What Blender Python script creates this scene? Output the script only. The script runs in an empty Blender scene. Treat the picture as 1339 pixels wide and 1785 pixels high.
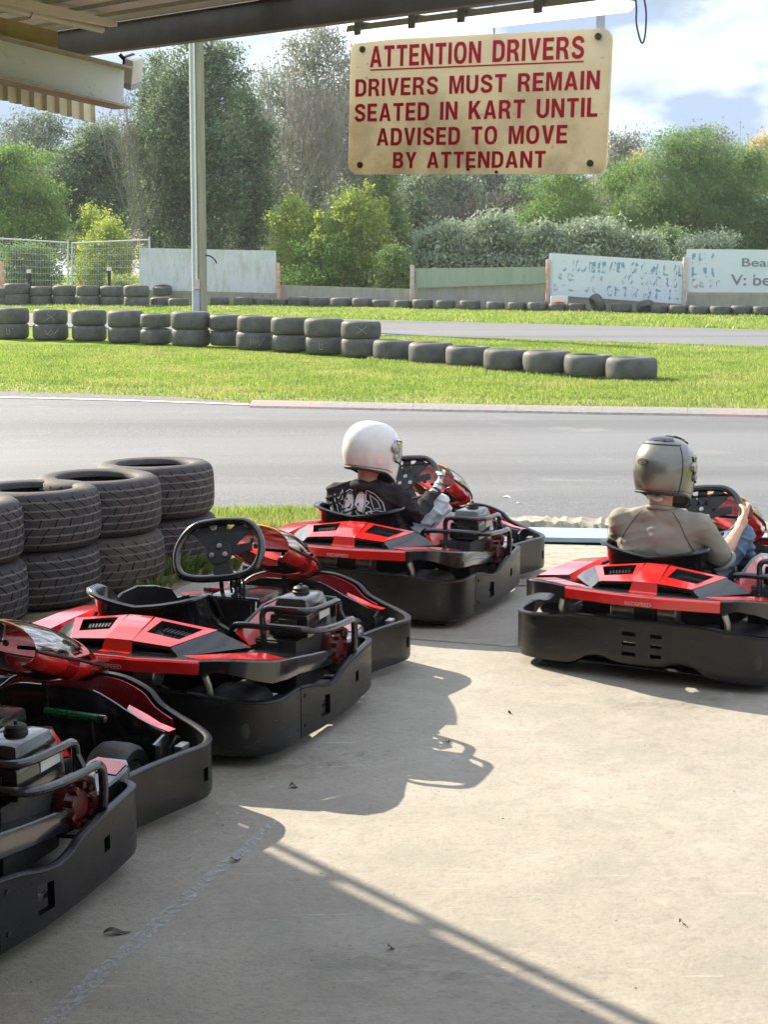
import bpy, bmesh, math, random
import numpy as np
from mathutils import Vector, Matrix, Euler

random.seed(7)
RNG = np.random.default_rng(11)
R = math.radians
scene = bpy.context.scene
COL = scene.collection

# ---------------------------------------------------------------- camera, sky, sun, exposure
IMW, IMH, FOC, TILT, CAMH = 1339.0, 1785.0, 2708.0, R(8.995), 1.8
cam = bpy.data.cameras.new("camera")
cam_ob = bpy.data.objects.new("camera", cam)
COL.objects.link(cam_ob)
cam_ob.location = (0, 0, CAMH)
cam_ob.rotation_euler = (math.pi / 2 - TILT, 0, 0)
cam.sensor_fit = 'VERTICAL'
cam.sensor_height = 24.0
cam.lens = FOC / IMH * 24.0
cam.clip_start = 0.05
cam.clip_end = 2000
scene.camera = cam_ob

SUN_AZ, SUN_EL = -45.0, 31.5            # azimuth from +Y towards +X, elevation
EXPOSURE = 1.30
SKY_STRENGTH = 0.05
SUN_STRENGTH = 5.0

world = bpy.data.worlds.new("World")
scene.world = world
world.use_nodes = True
wn, wl = world.node_tree.nodes, world.node_tree.links
wn.clear()
w_out = wn.new('ShaderNodeOutputWorld')
w_bg = wn.new('ShaderNodeBackground')
w_bg.inputs['Strength'].default_value = SKY_STRENGTH
sky = wn.new('ShaderNodeTexSky')
sky.sky_type = 'NISHITA'
sky.sun_disc = False
sky.sun_elevation = R(SUN_EL)
sky.sun_rotation = R(SUN_AZ)
sky.altitude = 50
sky.air_density = 1.0
sky.dust_density = 1.2
sky.ozone_density = 1.5
tc = wn.new('ShaderNodeTexCoord')
mp = wn.new('ShaderNodeMapping')
mp.inputs['Scale'].default_value = (1.0, 1.0, 2.3)
mp.inputs['Location'].default_value = (0.35, 0.1, 0.05)
wl.new(tc.outputs['Generated'], mp.inputs['Vector'])
cn = wn.new('ShaderNodeTexNoise')
cn.inputs['Scale'].default_value = 5.5
cn.inputs['Detail'].default_value = 9
cn.inputs['Roughness'].default_value = 0.58
cn.inputs['Distortion'].default_value = 0.25
wl.new(mp.outputs['Vector'], cn.inputs['Vector'])
cr = wn.new('ShaderNodeValToRGB')
cr.color_ramp.elements[0].position = 0.40
cr.color_ramp.elements[0].color = (0, 0, 0, 1)
cr.color_ramp.elements[1].position = 0.53
cr.color_ramp.elements[1].color = (1, 1, 1, 1)
sz = wn.new('ShaderNodeSeparateXYZ'); wl.new(tc.outputs['Generated'], sz.inputs[0])
hi = wn.new('ShaderNodeMath'); hi.operation = 'MULTIPLY_ADD'; hi.inputs[1].default_value = 0.16
wl.new(sz.outputs['Z'], hi.inputs[0]); wl.new(cn.outputs['Fac'], hi.inputs[2]); wl.new(hi.outputs[0], cr.inputs['Fac'])
cn2 = wn.new('ShaderNodeTexNoise')
cn2.inputs['Scale'].default_value = 9.0
cn2.inputs['Detail'].default_value = 5
mp2 = wn.new('ShaderNodeMapping')
mp2.inputs['Location'].default_value = (3.1, 1.3, 0.7)
mp2.inputs['Scale'].default_value = (1.0, 1.0, 2.2)
wl.new(tc.outputs['Generated'], mp2.inputs['Vector'])
wl.new(mp2.outputs['Vector'], cn2.inputs['Vector'])
cr2 = wn.new('ShaderNodeValToRGB')
cr2.color_ramp.elements[0].position = 0.44
cr2.color_ramp.elements[0].color = (12.4, 13.4, 15.0, 1)
cr2.color_ramp.elements[1].position = 0.62
cr2.color_ramp.elements[1].color = (4.4, 5.6, 7.6, 1)
wl.new(cn2.outputs['Fac'], cr2.inputs['Fac'])
mx = wn.new('ShaderNodeMix')
mx.data_type = 'RGBA'
wl.new(cr.outputs['Color'], mx.inputs[0])
wl.new(sky.outputs['Color'], mx.inputs[6])
wl.new(cr2.outputs['Color'], mx.inputs[7])
wl.new(mx.outputs[2], w_bg.inputs['Color'])
wl.new(w_bg.outputs['Background'], w_out.inputs['Surface'])

sun = bpy.data.lights.new("sun", 'SUN')
sun.energy = SUN_STRENGTH
sun.angle = R(0.5)
sun.color = (1.0, 0.885, 0.71)
sun_ob = bpy.data.objects.new("sun", sun)
COL.objects.link(sun_ob)
sdir = Vector((math.sin(R(SUN_AZ)) * math.cos(R(SUN_EL)), math.cos(R(SUN_AZ)) * math.cos(R(SUN_EL)), math.sin(R(SUN_EL))))
sun_ob.rotation_euler = sdir.to_track_quat('Z', 'Y').to_euler()
sun_ob.location = sdir * 60

scene.view_settings.view_transform = 'Standard'
scene.view_settings.look = 'None'
scene.view_settings.exposure = EXPOSURE
scene.view_settings.gamma = 1.0
scene.render.engine = 'CYCLES'
scene.cycles.use_denoising = True
scene.cycles.max_bounces = 8
scene.cycles.transparent_max_bounces = 12
scene.cycles.caustics_reflective = False
scene.cycles.caustics_refractive = False

# ---------------------------------------------------------------- measuring helpers
CT, ST = math.cos(TILT), math.sin(TILT)
def ray(x, y):
    u, v = (x - IMW / 2) / FOC, -(y - IMH / 2) / FOC
    return (u, CT + v * ST, -ST + v * CT)
def zg(y):
    """height of the terrain: level pad and track edge, then a gentle rise"""
    return 0.016 * min(max(0.0, y - 11.5), 62.0)
def ground(x, y, h=0.0):
    d = ray(x, y)
    t = CAMH / max(1e-4, -d[2])
    lo, hi = 0.5, 400.0
    for _ in range(50):
        m = (lo + hi) / 2
        if CAMH + m * d[2] > zg(m * d[1]) + h: lo = m
        else: hi = m
    return Vector((lo * d[0], lo * d[1], zg(lo * d[1]) + h))
def depth(x, y, Y):
    d = ray(x, y); t = Y / d[1]
    return Vector((t * d[0], Y, CAMH + t * d[2]))

# ---------------------------------------------------------------- materials
def new_mat(name):
    m = bpy.data.materials.new(name); m.use_nodes = True
    nt = m.node_tree; nt.nodes.clear()
    out = nt.nodes.new('ShaderNodeOutputMaterial')
    return m, nt, out
def N(nt, t, **kw):
    n = nt.nodes.new(t)
    for k, v in kw.items():
        if k.startswith('_'): setattr(n, k[1:], v)
        else: n.inputs[k.replace('__', ' ')].default_value = v
    return n
def ramp(nt, fac, stops):
    r = nt.nodes.new('ShaderNodeValToRGB')
    e = r.color_ramp.elements
    while len(e) < len(stops): e.new(0.5)
    for i, (p, c) in enumerate(stops):
        e[i].position = p
        e[i].color = (c, c, c, 1) if isinstance(c, (int, float)) else (*c, 1)
    nt.links.new(fac, r.inputs['Fac'])
    return r.outputs['Color']
def mixc(nt, fac, a, b, mode='MIX'):
    m = nt.nodes.new('ShaderNodeMix'); m.data_type = 'RGBA'; m.blend_type = mode
    for i, v in ((0, fac), (6, a), (7, b)):
        if isinstance(v, bpy.types.NodeSocket): nt.links.new(v, m.inputs[i])
        elif isinstance(v, (int, float)): m.inputs[i].default_value = v
        else: m.inputs[i].default_value = (*v, 1)
    return m.outputs[2]
def noise(nt, scale, detail=4, rough=0.55, coord='Object', sc=None, loc=None, dist=0):
    t = nt.nodes.new('ShaderNodeTexCoord')
    src = t.outputs[coord]
    if sc or loc:
        mpn = nt.nodes.new('ShaderNodeMapping')
        if sc: mpn.inputs['Scale'].default_value = sc
        if loc: mpn.inputs['Location'].default_value = loc
        nt.links.new(src, mpn.inputs['Vector']); src = mpn.outputs['Vector']
    n = nt.nodes.new('ShaderNodeTexNoise')
    n.inputs['Scale'].default_value = scale; n.inputs['Detail'].default_value = detail
    n.inputs['Roughness'].default_value = rough; n.inputs['Distortion'].default_value = dist
    nt.links.new(src, n.inputs['Vector'])
    return n.outputs['Fac']
def bump(nt, bsdf, h, strength=0.3, dist=0.01):
    b = nt.nodes.new('ShaderNodeBump')
    b.inputs['Strength'].default_value = strength; b.inputs['Distance'].default_value = dist
    nt.links.new(h, b.inputs['Height']); nt.links.new(b.outputs['Normal'], bsdf.inputs['Normal'])
def simple(name, c1, c2=None, rough=0.5, metal=0.0, scale=12.0, lo=0.35, hi=0.68, bmp=0.0, bscale=None, spec=0.5, coat=0.0, rvar=0.1, sc=None, bdist=0.004):
    m, nt, out = new_mat(name)
    b = N(nt, 'ShaderNodeBsdfPrincipled', Metallic=metal)
    b.inputs['Specular IOR Level'].default_value = spec
    b.inputs['Coat Weight'].default_value = coat
    b.inputs['Coat Roughness'].default_value = 0.08
    f = noise(nt, scale, 6, 0.6, sc=sc)
    nt.links.new(ramp(nt, f, [(lo, c1), (hi, c2 or c1)]), b.inputs['Base Color'])
    f2 = noise(nt, scale * 1.7, 4, 0.6, loc=(5, 2, 1))
    nt.links.new(ramp(nt, f2, [(0.3, max(0, rough - rvar)), (0.7, min(1, rough + rvar))]), b.inputs['Roughness'])
    if bmp: bump(nt, b, noise(nt, bscale or scale * 4, 5, 0.6), bmp, bdist)
    nt.links.new(b.outputs[0], out.inputs['Surface'])
    return m
M = {}
M['red'] = simple('red_gloss_plastic', (0.60, 0.014, 0.012), (0.70, 0.020, 0.014), 0.20, scale=6, coat=1.0, rvar=0.04)
M['dkred'] = simple('dark_red_plastic', (0.22, 0.008, 0.014), (0.30, 0.010, 0.016), 0.30, scale=6, coat=0.3)
M['crimson'] = simple('grimy_dark_red_casting', (0.030, 0.006, 0.007), (0.15, 0.008, 0.011), 0.42, scale=26, bmp=0.2)
M['black'] = simple('black_gloss_plastic', (0.009, 0.009, 0.010), (0.018, 0.018, 0.019), 0.22, scale=8, coat=0.7, rvar=0.06)
def scuffed():
    m, nt, out = new_mat('scuffed_black_plastic'); b = N(nt, 'ShaderNodeBsdfPrincipled')
    c = ramp(nt, noise(nt, 9, 5, .6), [(.4, (.006, .006, .007)), (.8, (.014, .0135, .013))])
    sc = noise(nt, 7, 6, .72, sc=(1, 1, 5), dist=.5); dust = noise(nt, 2.2, 5, .65, loc=(3, 5, 1))
    c = mixc(nt, ramp(nt, sc, [(.60, 0), (.70, .55)]), c, (.075, .072, .068))
    c = mixc(nt, ramp(nt, noise(nt, 26, 4, .7, sc=(1, 1, 3), loc=(2, 2, 9)), [(.68, 0), (.74, .7)]), c, (.13, .125, .12))
    c = mixc(nt, ramp(nt, dust, [(.55, 0), (.85, .22)]), c, (.085, .075, .062))
    nt.links.new(c, b.inputs['Base Color']); nt.links.new(ramp(nt, sc, [(.35, .27), (.7, .46)]), b.inputs['Roughness'])
    bump(nt, b, noise(nt, 60, 4, .6), .08, .004); nt.links.new(b.outputs[0], out.inputs['Surface']); return m
M['bumper'] = scuffed()
M['matt'] = simple('matt_black', (0.008, 0.008, 0.008), (0.02, 0.02, 0.02), 0.6, scale=12)
M['tube'] = simple('black_painted_tube', (0.012, 0.012, 0.013), (0.02, 0.02, 0.02), 0.22, scale=20, coat=0.5)
M['steel'] = simple('bright_steel', (0.55, 0.55, 0.55), (0.40, 0.40, 0.40), 0.28, metal=1.0, scale=25)
M['alu'] = simple('cast_aluminium', (0.45, 0.44, 0.42), (0.30, 0.29, 0.28), 0.42, metal=0.9, scale=25, bmp=0.1)
M['green'] = simple('green_paint', (0.01, 0.10, 0.04), (0.015, 0.13, 0.05), 0.3, scale=20)
M['white'] = simple('white_plastic', (0.72, 0.72, 0.70), (0.62, 0.62, 0.60), 0.4, scale=14)
M['orange'] = simple('orange_trim', (0.85, 0.30, 0.02), (0.9, 0.36, 0.03), 0.3, scale=8, coat=0.4)
M['rubber'] = simple('kart_tyre_rubber', (0.022, 0.021, 0.021), (0.05, 0.047, 0.044), 0.62, scale=14, bmp=0.15, bscale=90)
M['letter'] = simple('pale_red_lettering', (0.75, 0.30, 0.28), (0.70, 0.26, 0.24), 0.4, scale=20)
def screen_mat():
    m, nt, out = new_mat('clear_windscreen')
    t = N(nt, 'ShaderNodeBsdfTransparent'); t.inputs['Color'].default_value = (0.93, 0.88, 0.84, 1)
    g = N(nt, 'ShaderNodeBsdfGlossy', Roughness=0.05); g.inputs['Color'].default_value = (0.95, 0.95, 0.95, 1)
    fr0 = N(nt, 'ShaderNodeFresnel', IOR=1.7)
    fr = N(nt, 'ShaderNodeMath', _operation='MULTIPLY_ADD'); fr.inputs[1].default_value = .6; fr.inputs[2].default_value = .32; nt.links.new(fr0.outputs[0], fr.inputs[0])
    mxs = N(nt, 'ShaderNodeMixShader')
    nt.links.new(fr.outputs[0], mxs.inputs[0]); nt.links.new(t.outputs[0], mxs.inputs[1]); nt.links.new(g.outputs[0], mxs.inputs[2])
    nt.links.new(mxs.outputs[0], out.inputs['Surface'])
    return m
M['screen'] = screen_mat()

# ---------------------------------------------------------------- mesh helpers
def catmull(P, n=6, closed=False):
    P = [np.array(p, float) for p in P]
    out = []
    L = len(P)
    segs = L if closed else L - 1
    for i in range(segs):
        if closed: a, b, c, d = P[(i - 1) % L], P[i], P[(i + 1) % L], P[(i + 2) % L]
        else: a, b, c, d = P[max(0, i - 1)], P[i], P[i + 1], P[min(L - 1, i + 2)]
        for k in range(n):
            t = k / n
            out.append(0.5 * (2 * b + (c - a) * t + (2 * a - 5 * b + 4 * c - d) * t * t + (3 * b - a - 3 * c + d) * t ** 3))
    if not closed: out.append(P[-1])
    return out

class MB:
    def __init__(s): s.v = []; s.f = []; s.m = []
    def add(s, verts, faces, mi=0):
        o = len(s.v)
        s.v += [tuple(map(float, q)) for q in verts]
        s.f += [tuple(o + i for i in f) for f in faces]
        s.m += [mi] * len(faces)
        return s
    def poly(s, pts, mi=0): return s.add(pts, [tuple(range(len(pts)))], mi)
    def box(s, c, size, rot=None, mi=0, bev=0.0):
        x, y, z = [q / 2 for q in size]
        if bev:
            bm = bmesh.new(); bmesh.ops.create_cube(bm, size=1)
            for q in bm.verts: q.co = Vector((q.co.x * 2 * x, q.co.y * 2 * y, q.co.z * 2 * z))
            bmesh.ops.bevel(bm, geom=list(bm.edges), offset=bev, segments=2, profile=0.6, affect='EDGES')
            bm.verts.index_update()
            vs = [q.co.copy() for q in bm.verts]; fs = [tuple(q.index for q in f.verts) for f in bm.faces]
            bm.free()
        else:
            vs = [Vector((i * x, j * y, k * z)) for i in (-1, 1) for j in (-1, 1) for k in (-1, 1)]
            fs = [(0, 1, 3, 2), (4, 6, 7, 5), (0, 4, 5, 1), (2, 3, 7, 6), (0, 2, 6, 4), (1, 5, 7, 3)]
        if rot is not None:
            m = rot if isinstance(rot, Matrix) else Euler(rot).to_matrix()
            vs = [m @ q for q in vs]
        cc = Vector(c)
        return s.add([q + cc for q in vs], fs, mi)
    def tube(s, pts, r, n=8, closed=False, cap=True, mi=0, flat=1.0):
        P = [Vector(p) for p in pts]; L = len(P)
        rs = r if isinstance(r, (list, tuple)) else [r] * L
        T = []
        for i in range(L):
            a = P[(i - 1) % L] if closed or i else P[0]
            b = P[(i + 1) % L] if closed or i < L - 1 else P[-1]
            t = (b - a)
            T.append(t.normalized() if t.length > 1e-9 else Vector((0, 0, 1)))
        up = Vector((0, 0, 1)) if abs(T[0].z) < 0.9 else Vector((1, 0, 0))
        nrm = (up - T[0] * up.dot(T[0])).normalized()
        V = []
        for i in range(L):
            nrm = (nrm - T[i] * nrm.dot(T[i]))
            nrm = nrm.normalized() if nrm.length > 1e-6 else Vector((1, 0, 0))
            bi = T[i].cross(nrm)
            for k in range(n):
                a = 2 * math.pi * k / n
                V.append(P[i] + (nrm * math.cos(a) * flat + bi * math.sin(a)) * rs[i])
        F = []
        for i in range(L if closed else L - 1):
            j = (i + 1) % L
            for k in range(n):
                F.append((i * n + k, i * n + (k + 1) % n, j * n + (k + 1) % n, j * n + k))
        if cap and not closed:
            F.append(tuple(range(n - 1, -1, -1))); F.append(tuple((L - 1) * n + k for k in range(n)))
        return s.add(V, F, mi)
    def loft(s, rings, closed=True, cap=True, mi=0):
        n = len(rings[0]); V = [p for r_ in rings for p in r_]; F = []
        for i in range(len(rings) - 1):
            for k in range(n if closed else n - 1):
                F.append((i * n + k, i * n + (k + 1) % n, (i + 1) * n + (k + 1) % n, (i + 1) * n + k))
        if cap and closed:
            F.append(tuple(range(n - 1, -1, -1))); F.append(tuple((len(rings) - 1) * n + k for k in range(n)))
        return s.add(V, F, mi)
    def lathe(s, prof, n=32, axis='Z', c=(0, 0, 0), mi=0, closed=False):
        V = []; L = len(prof)
        for k in range(n):
            a = 2 * math.pi * k / n
            for (r_, h) in prof:
                x, y = r_ * math.cos(a), r_ * math.sin(a)
                V.append({'Z': (x, y, h), 'X': (h, x, y), 'Y': (x, h, y)}[axis])
        F = []
        for k in range(n):
            k2 = (k + 1) % n
            for i in range(L if closed else L - 1):
                i2 = (i + 1) % L
                F.append((k * L + i, k2 * L + i, k2 * L + i2, k * L + i2))
        return s.add([Vector(q) + Vector(c) for q in V], F, mi)
    def prism(s, pts, d, mi=0):
        """polygon (3-D points) extruded by vector d"""
        n = len(pts); d = Vector(d)
        V = [Vector(p) for p in pts] + [Vector(p) + d for p in pts]
        F = [tuple(range(n - 1, -1, -1)), tuple(range(n, 2 * n))] + [(i, (i + 1) % n, n + (i + 1) % n, n + i) for i in range(n)]
        return s.add(V, F, mi)
    def mesh(s, name, mats, smooth=35, fix=True):
        me = bpy.data.meshes.new(name)
        me.from_pydata(s.v, [], s.f)
        mats = mats if isinstance(mats, (list, tuple)) else [mats]
        for m in mats: me.materials.append(m)
        if len(mats) > 1: me.polygons.foreach_set('material_index', s.m)
        if fix:
            bm = bmesh.new(); bm.from_mesh(me)
            bmesh.ops.recalc_face_normals(bm, faces=bm.faces)
            bm.to_mesh(me); bm.free()
        if smooth:
            me.polygons.foreach_set('use_smooth', [True] * len(me.polygons))
            me.set_sharp_from_angle(angle=R(smooth))
        me.update()
        return me
    def build(s, name, mats, parent=None, smooth=35, fix=True):
        return obj(name, s.mesh(name, mats, smooth, fix), parent)
def obj(name, me, parent=None):
    o = bpy.data.objects.new(name, me); COL.objects.link(o)
    if parent is not None: o.parent = parent
    return o
def np_mesh(name, V, F, mat, smooth=False):
    """V (n,3), F (m,k) arrays"""
    me = bpy.data.meshes.new(name)
    k = F.shape[1]
    me.vertices.add(len(V)); me.vertices.foreach_set('co', V.astype(np.float32).ravel())
    me.loops.add(F.size); me.loops.foreach_set('vertex_index', F.astype(np.int32).ravel())
    me.polygons.add(len(F)); me.polygons.foreach_set('loop_start', np.arange(0, F.size, k, dtype=np.int32))
    me.materials.append(mat)
    me.update(calc_edges=True)
    me.validate()
    if smooth: me.polygons.foreach_set('use_smooth', [True] * len(me.polygons))
    return me
def tag(o, label=None, cat=None, group=None, kind=None):
    if label: o['label'] = label
    if cat: o['category'] = cat
    if group: o['group'] = group
    if kind: o['kind'] = kind
    return o
def thing(name, label, cat, loc=(0, 0, 0), rz=0.0, group=None):
    o = bpy.data.objects.new(name, None); COL.objects.link(o)
    o.empty_display_size = 0.1
    o.location = loc; o.rotation_euler = (0, 0, rz)
    return tag(o, label, cat, group)
def dup(root, loc, rot, label, group=None):
    c = root.copy(); COL.objects.link(c); c.location = loc; c.rotation_euler = rot
    c['label'] = label
    if group: c['group'] = group
    for ch in list(root.children):
        d = ch.copy(); COL.objects.link(d); d.parent = c
        for g in list(ch.children):
            e = g.copy(); COL.objects.link(e); e.parent = d
    return c
def structure(name, mb, mat, smooth=0):
    o = mb.build(name, mat, None, smooth); o['kind'] = 'structure'; return o
def text_mesh(name, s, mat, bold=0.02, extrude=0.0):
    cu = bpy.data.curves.new(name + '_font', 'FONT'); cu.body = s; cu.size = 1.0
    cu.offset = bold; cu.extrude = extrude; cu.resolution_u = 6
    t = bpy.data.objects.new(name + '_tmp', cu); COL.objects.link(t)
    dg = bpy.context.evaluated_depsgraph_get()
    me = bpy.data.meshes.new_from_object(t.evaluated_get(dg))
    bpy.data.objects.remove(t); bpy.data.curves.remove(cu)
    me.materials.clear(); me.materials.append(mat); me.name = name
    return me
def fit_text(name, s, mat, mtx, w, h, bold=0.02, parent=None, extrude=0.0, center=True):
    """text mesh scaled to width w and height h in its own XY plane, then placed by mtx"""
    me = text_mesh(name, s, mat, bold, extrude)
    co = np.empty(len(me.vertices) * 3); me.vertices.foreach_get('co', co); co = co.reshape(-1, 3)
    lo, hi = co.min(0), co.max(0)
    co[:, 0] = (co[:, 0] - lo[0]) / (hi[0] - lo[0]) * w - w / 2
    co[:, 1] = (co[:, 1] - lo[1]) / (hi[1] - lo[1]) * h - h / 2
    m = np.array(mtx)
    co = co @ m[:3, :3].T + m[:3, 3]
    me.vertices.foreach_set('co', co.ravel()); me.update()
    return obj(name, me, parent)

# block sign lettering drawn as outlines (cap height 1)
from mathutils.geometry import tessellate_polygon
def arc(cx, cy, rx, ry, a0, a1, n=8): return [(cx + rx * math.cos(R(a0 + (a1 - a0) * i / n)), cy + ry * math.sin(R(a0 + (a1 - a0) * i / n))) for i in range(n + 1)]
def sup(cx, cy, rx, ry, e=.82, n=28): return [(cx + rx * math.copysign(abs(math.cos(t)) ** e, math.cos(t)), cy + ry * math.copysign(abs(math.sin(t)) ** e, math.sin(t))) for t in (2 * math.pi * i / n for i in range(n))]
def glyphs():
    G = {}
    G['I'] = (.20, [[(0, 0), (.2, 0), (.2, 1), (0, 1)]])
    G['L'] = (.57, [[(0, 0), (.57, 0), (.57, .18), (.2, .18), (.2, 1), (0, 1)]])
    G['T'] = (.64, [[(.22, 0), (.42, 0), (.42, .82), (.64, .82), (.64, 1), (0, 1), (0, .82), (.22, .82)]])
    G['E'] = (.60, [[(0, 0), (.60, 0), (.60, .18), (.2, .18), (.2, .42), (.55, .42), (.55, .59), (.2, .59), (.2, .82), (.59, .82), (.59, 1), (0, 1)]])
    G['N'] = (.70, [[(0, 0), (.19, 0), (.19, .64), (.49, 0), (.70, 0), (.70, 1), (.51, 1), (.51, .37), (.21, 1), (0, 1)]])
    G['M'] = (.86, [[(0, 0), (.18, 0), (.18, .74), (.345, 0), (.515, 0), (.68, .74), (.68, 0), (.86, 0), (.86, 1), (.59, 1), (.43, .32), (.27, 1), (0, 1)]])
    G['V'] = (.70, [[(.24, 0), (.46, 0), (.70, 1), (.49, 1), (.35, .28), (.21, 1), (0, 1)]])
    G['A'] = (.74, [[(0, 0), (.20, 0), (.245, .20), (.495, .20), (.54, 0), (.74, 0), (.48, 1), (.26, 1)], [(.285, .36), (.455, .36), (.37, .74)]])
    G['Y'] = (.70, [[(.25, 0), (.45, 0), (.45, .40), (.70, 1), (.48, 1), (.35, .61), (.22, 1), (0, 1), (.25, .40)]])
    G['K'] = (.74, [[(0, 0), (.2, 0), (.2, .30), (.29, .42), (.50, 0), (.74, 0), (.42, .59), (.71, 1), (.47, 1), (.2, .59), (.2, 1), (0, 1)]])
    G['O'] = (.74, [sup(.37, .5, .37, .515), sup(.37, .5, .175, .345)])
    G['D'] = (.69, [[(0, 0), (.34, 0)] + arc(.34, .34, .35, .34, -80, 0) + arc(.34, .66, .35, .34, 0, 80) + [(.34, 1), (0, 1)], [(.2, .18), (.32, .18)] + arc(.32, .36, .17, .18, -70, 0, 5) + arc(.32, .64, .17, .18, 0, 70, 5) + [(.32, .82), (.2, .82)]])
    G['B'] = (.67, [[(0, 0), (.40, 0)] + arc(.40, .28, .27, .28, -80, 50) + [(.52, .52)] + arc(.38, .74, .26, .26, -50, 80) + [(.38, 1), (0, 1)], [(.2, .17), (.37, .17)] + arc(.37, .30, .10, .13, -80, 80, 6) + [(.37, .43), (.2, .43)], [(.2, .59), (.35, .59)] + arc(.35, .71, .095, .12, -80, 80, 6) + [(.35, .83), (.2, .83)]])
    G['R'] = (.70, [[(0, 0), (.2, 0), (.2, .39), (.30, .39), (.40, .35), (.44, .22), (.46, .06), (.49, 0), (.70, 0), (.66, .10), (.63, .32), (.56, .43), (.52, .47)] + arc(.40, .73, .27, .27, -55, 85) + [(.38, 1), (0, 1)], [(.2, .55), (.36, .55)] + arc(.36, .69, .11, .14, -80, 80, 6) + [(.36, .83), (.2, .83)]])
    G['U'] = (.70, [[(0, 1), (0, .34)] + arc(.35, .34, .35, .36, 180, 360, 14) + [(.70, 1), (.5, 1), (.5, .34)] + arc(.35, .34, .15, .18, 360, 180, 10) + [(.2, 1)]])
    S_ = catmull([(.58, .70), (.53, .85), (.36, .915), (.18, .87), (.105, .73), (.17, .605), (.35, .515), (.53, .42), (.585, .275), (.52, .14), (.34, .083), (.15, .14), (.09, .30)], 4)
    l, r_ = [], []
    for i in range(len(S_)):
        a, b = S_[max(0, i - 1)], S_[min(len(S_) - 1, i + 1)]; d = (b - a) / np.hypot(*(b - a)); n_ = np.array((-d[1], d[0])) * .094
        l.append(tuple(S_[i] + n_)); r_.append(tuple(S_[i] - n_))
    G['S'] = (.68, [l + r_[::-1]])
    return G
GL = glyphs()
def block_text(name, s, mat, mtx, w, h, parent, track=.13, space=.66):
    V, F, x = [], [], 0.0
    for ch in s:
        if ch == ' ': x += space - track; continue
        adv, loops = GL[ch]
        tri = tessellate_polygon([[Vector((p[0], p[1], 0)) for p in lp] for lp in loops])
        o = len(V); V += [(p[0] + x, p[1], 0) for lp in loops for p in lp]; F += [tuple(o + i for i in t) for t in tri]
        x += adv + track
    x -= track
    me = bpy.data.meshes.new(name)
    me.from_pydata([mtx @ Vector((p[0] / x * w - w / 2, p[1] * h - h / 2, 0)) for p in V], [], F); me.materials.append(mat); me.update()
    return obj(name, me, parent)

# ================================================================= the setting: ground, track, pad
def concrete_mat():
    m, nt, out = new_mat('worn_concrete')
    b = N(nt, 'ShaderNodeBsdfPrincipled')
    big = noise(nt, 0.55, 6, 0.6, dist=0.6)
    mid = noise(nt, 11, 8, 0.68, dist=0.3)
    fine = noise(nt, 70, 4, 0.6)
    c = mixc(nt, ramp(nt, big, [(0.35, 0.0), (0.65, 1.0)]), (0.275, 0.248, 0.205), (0.350, 0.318, 0.265))
    c = mixc(nt, ramp(nt, mid, [(0.32, 0.45), (0.48, 0.0)]), c, (0.225, 0.20, 0.165))
    c = mixc(nt, ramp(nt, mid, [(0.58, 0.0), (0.74, 0.5)]), c, (0.43, 0.395, 0.34))
    c = mixc(nt, ramp(nt, fine, [(0.30, 0.55), (0.45, 0.0)]), c, (0.18, 0.17, 0.155))
    c = mixc(nt, ramp(nt, noise(nt, 1.3, 5, 0.7, sc=(1, 1, 1), loc=(3, 8, 0), dist=1.2), [(0.62, 0.0), (0.80, 0.18)]), c, (0.23, 0.21, 0.185))
    # scuffs and scratches running across the pad
    sc = noise(nt, 9, 3, 0.5, sc=(0.35, 6.0, 1), loc=(1, 4, 0), dist=0.4)
    c = mixc(nt, ramp(nt, sc, [(0.66, 0.0), (0.72, 0.35)]), c, (0.56, 0.53, 0.48))
    sp = noise(nt, 32, 6, .72, loc=(2, 7, 0))
    c = mixc(nt, ramp(nt, sp, [(.34, .5), (.48, 0.0)]), c, (.19, .172, .145))
    c = mixc(nt, ramp(nt, sp, [(.56, 0.0), (.74, .45)]), c, (.44, .435, .375))
    md = noise(nt, 3.2, 6, .66, loc=(6, 3, 0), dist=.5)
    c = mixc(nt, ramp(nt, md, [(.50, 0.0), (.66, .55)]), c, (.235, .225, .185))
    c = mixc(nt, ramp(nt, md, [(.32, .3), (.46, 0.0)]), c, (.42, .40, .36))
    nt.links.new(c, b.inputs['Base Color'])
    c = mixc(nt, ramp(nt, noise(nt, 26, 3, .5, loc=(7, 2, 0)), [(0.70, 0.0), (0.76, .6)]), c, (0.16, 0.14, 0.12))
    c = mixc(nt, ramp(nt, noise(nt, 34, 2, .5, loc=(1, 9, 0)), [(0.73, 0.0), (0.78, .6)]), c, (0.60, 0.57, 0.52))
    nt.links.new(c, b.inputs['Base Color'])
    nt.links.new(ramp(nt, mid, [(0.3, 0.58), (0.7, 0.85)]), b.inputs['Roughness'])
    h = nt.nodes.new('ShaderNodeMath'); h.operation = 'ADD'
    nt.links.new(fine, h.inputs[0]); nt.links.new(mid, h.inputs[1])
    bump(nt, b, h.outputs[0], 0.35, 0.006)
    nt.links.new(b.outputs[0], out.inputs['Surface'])
    return m
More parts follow.
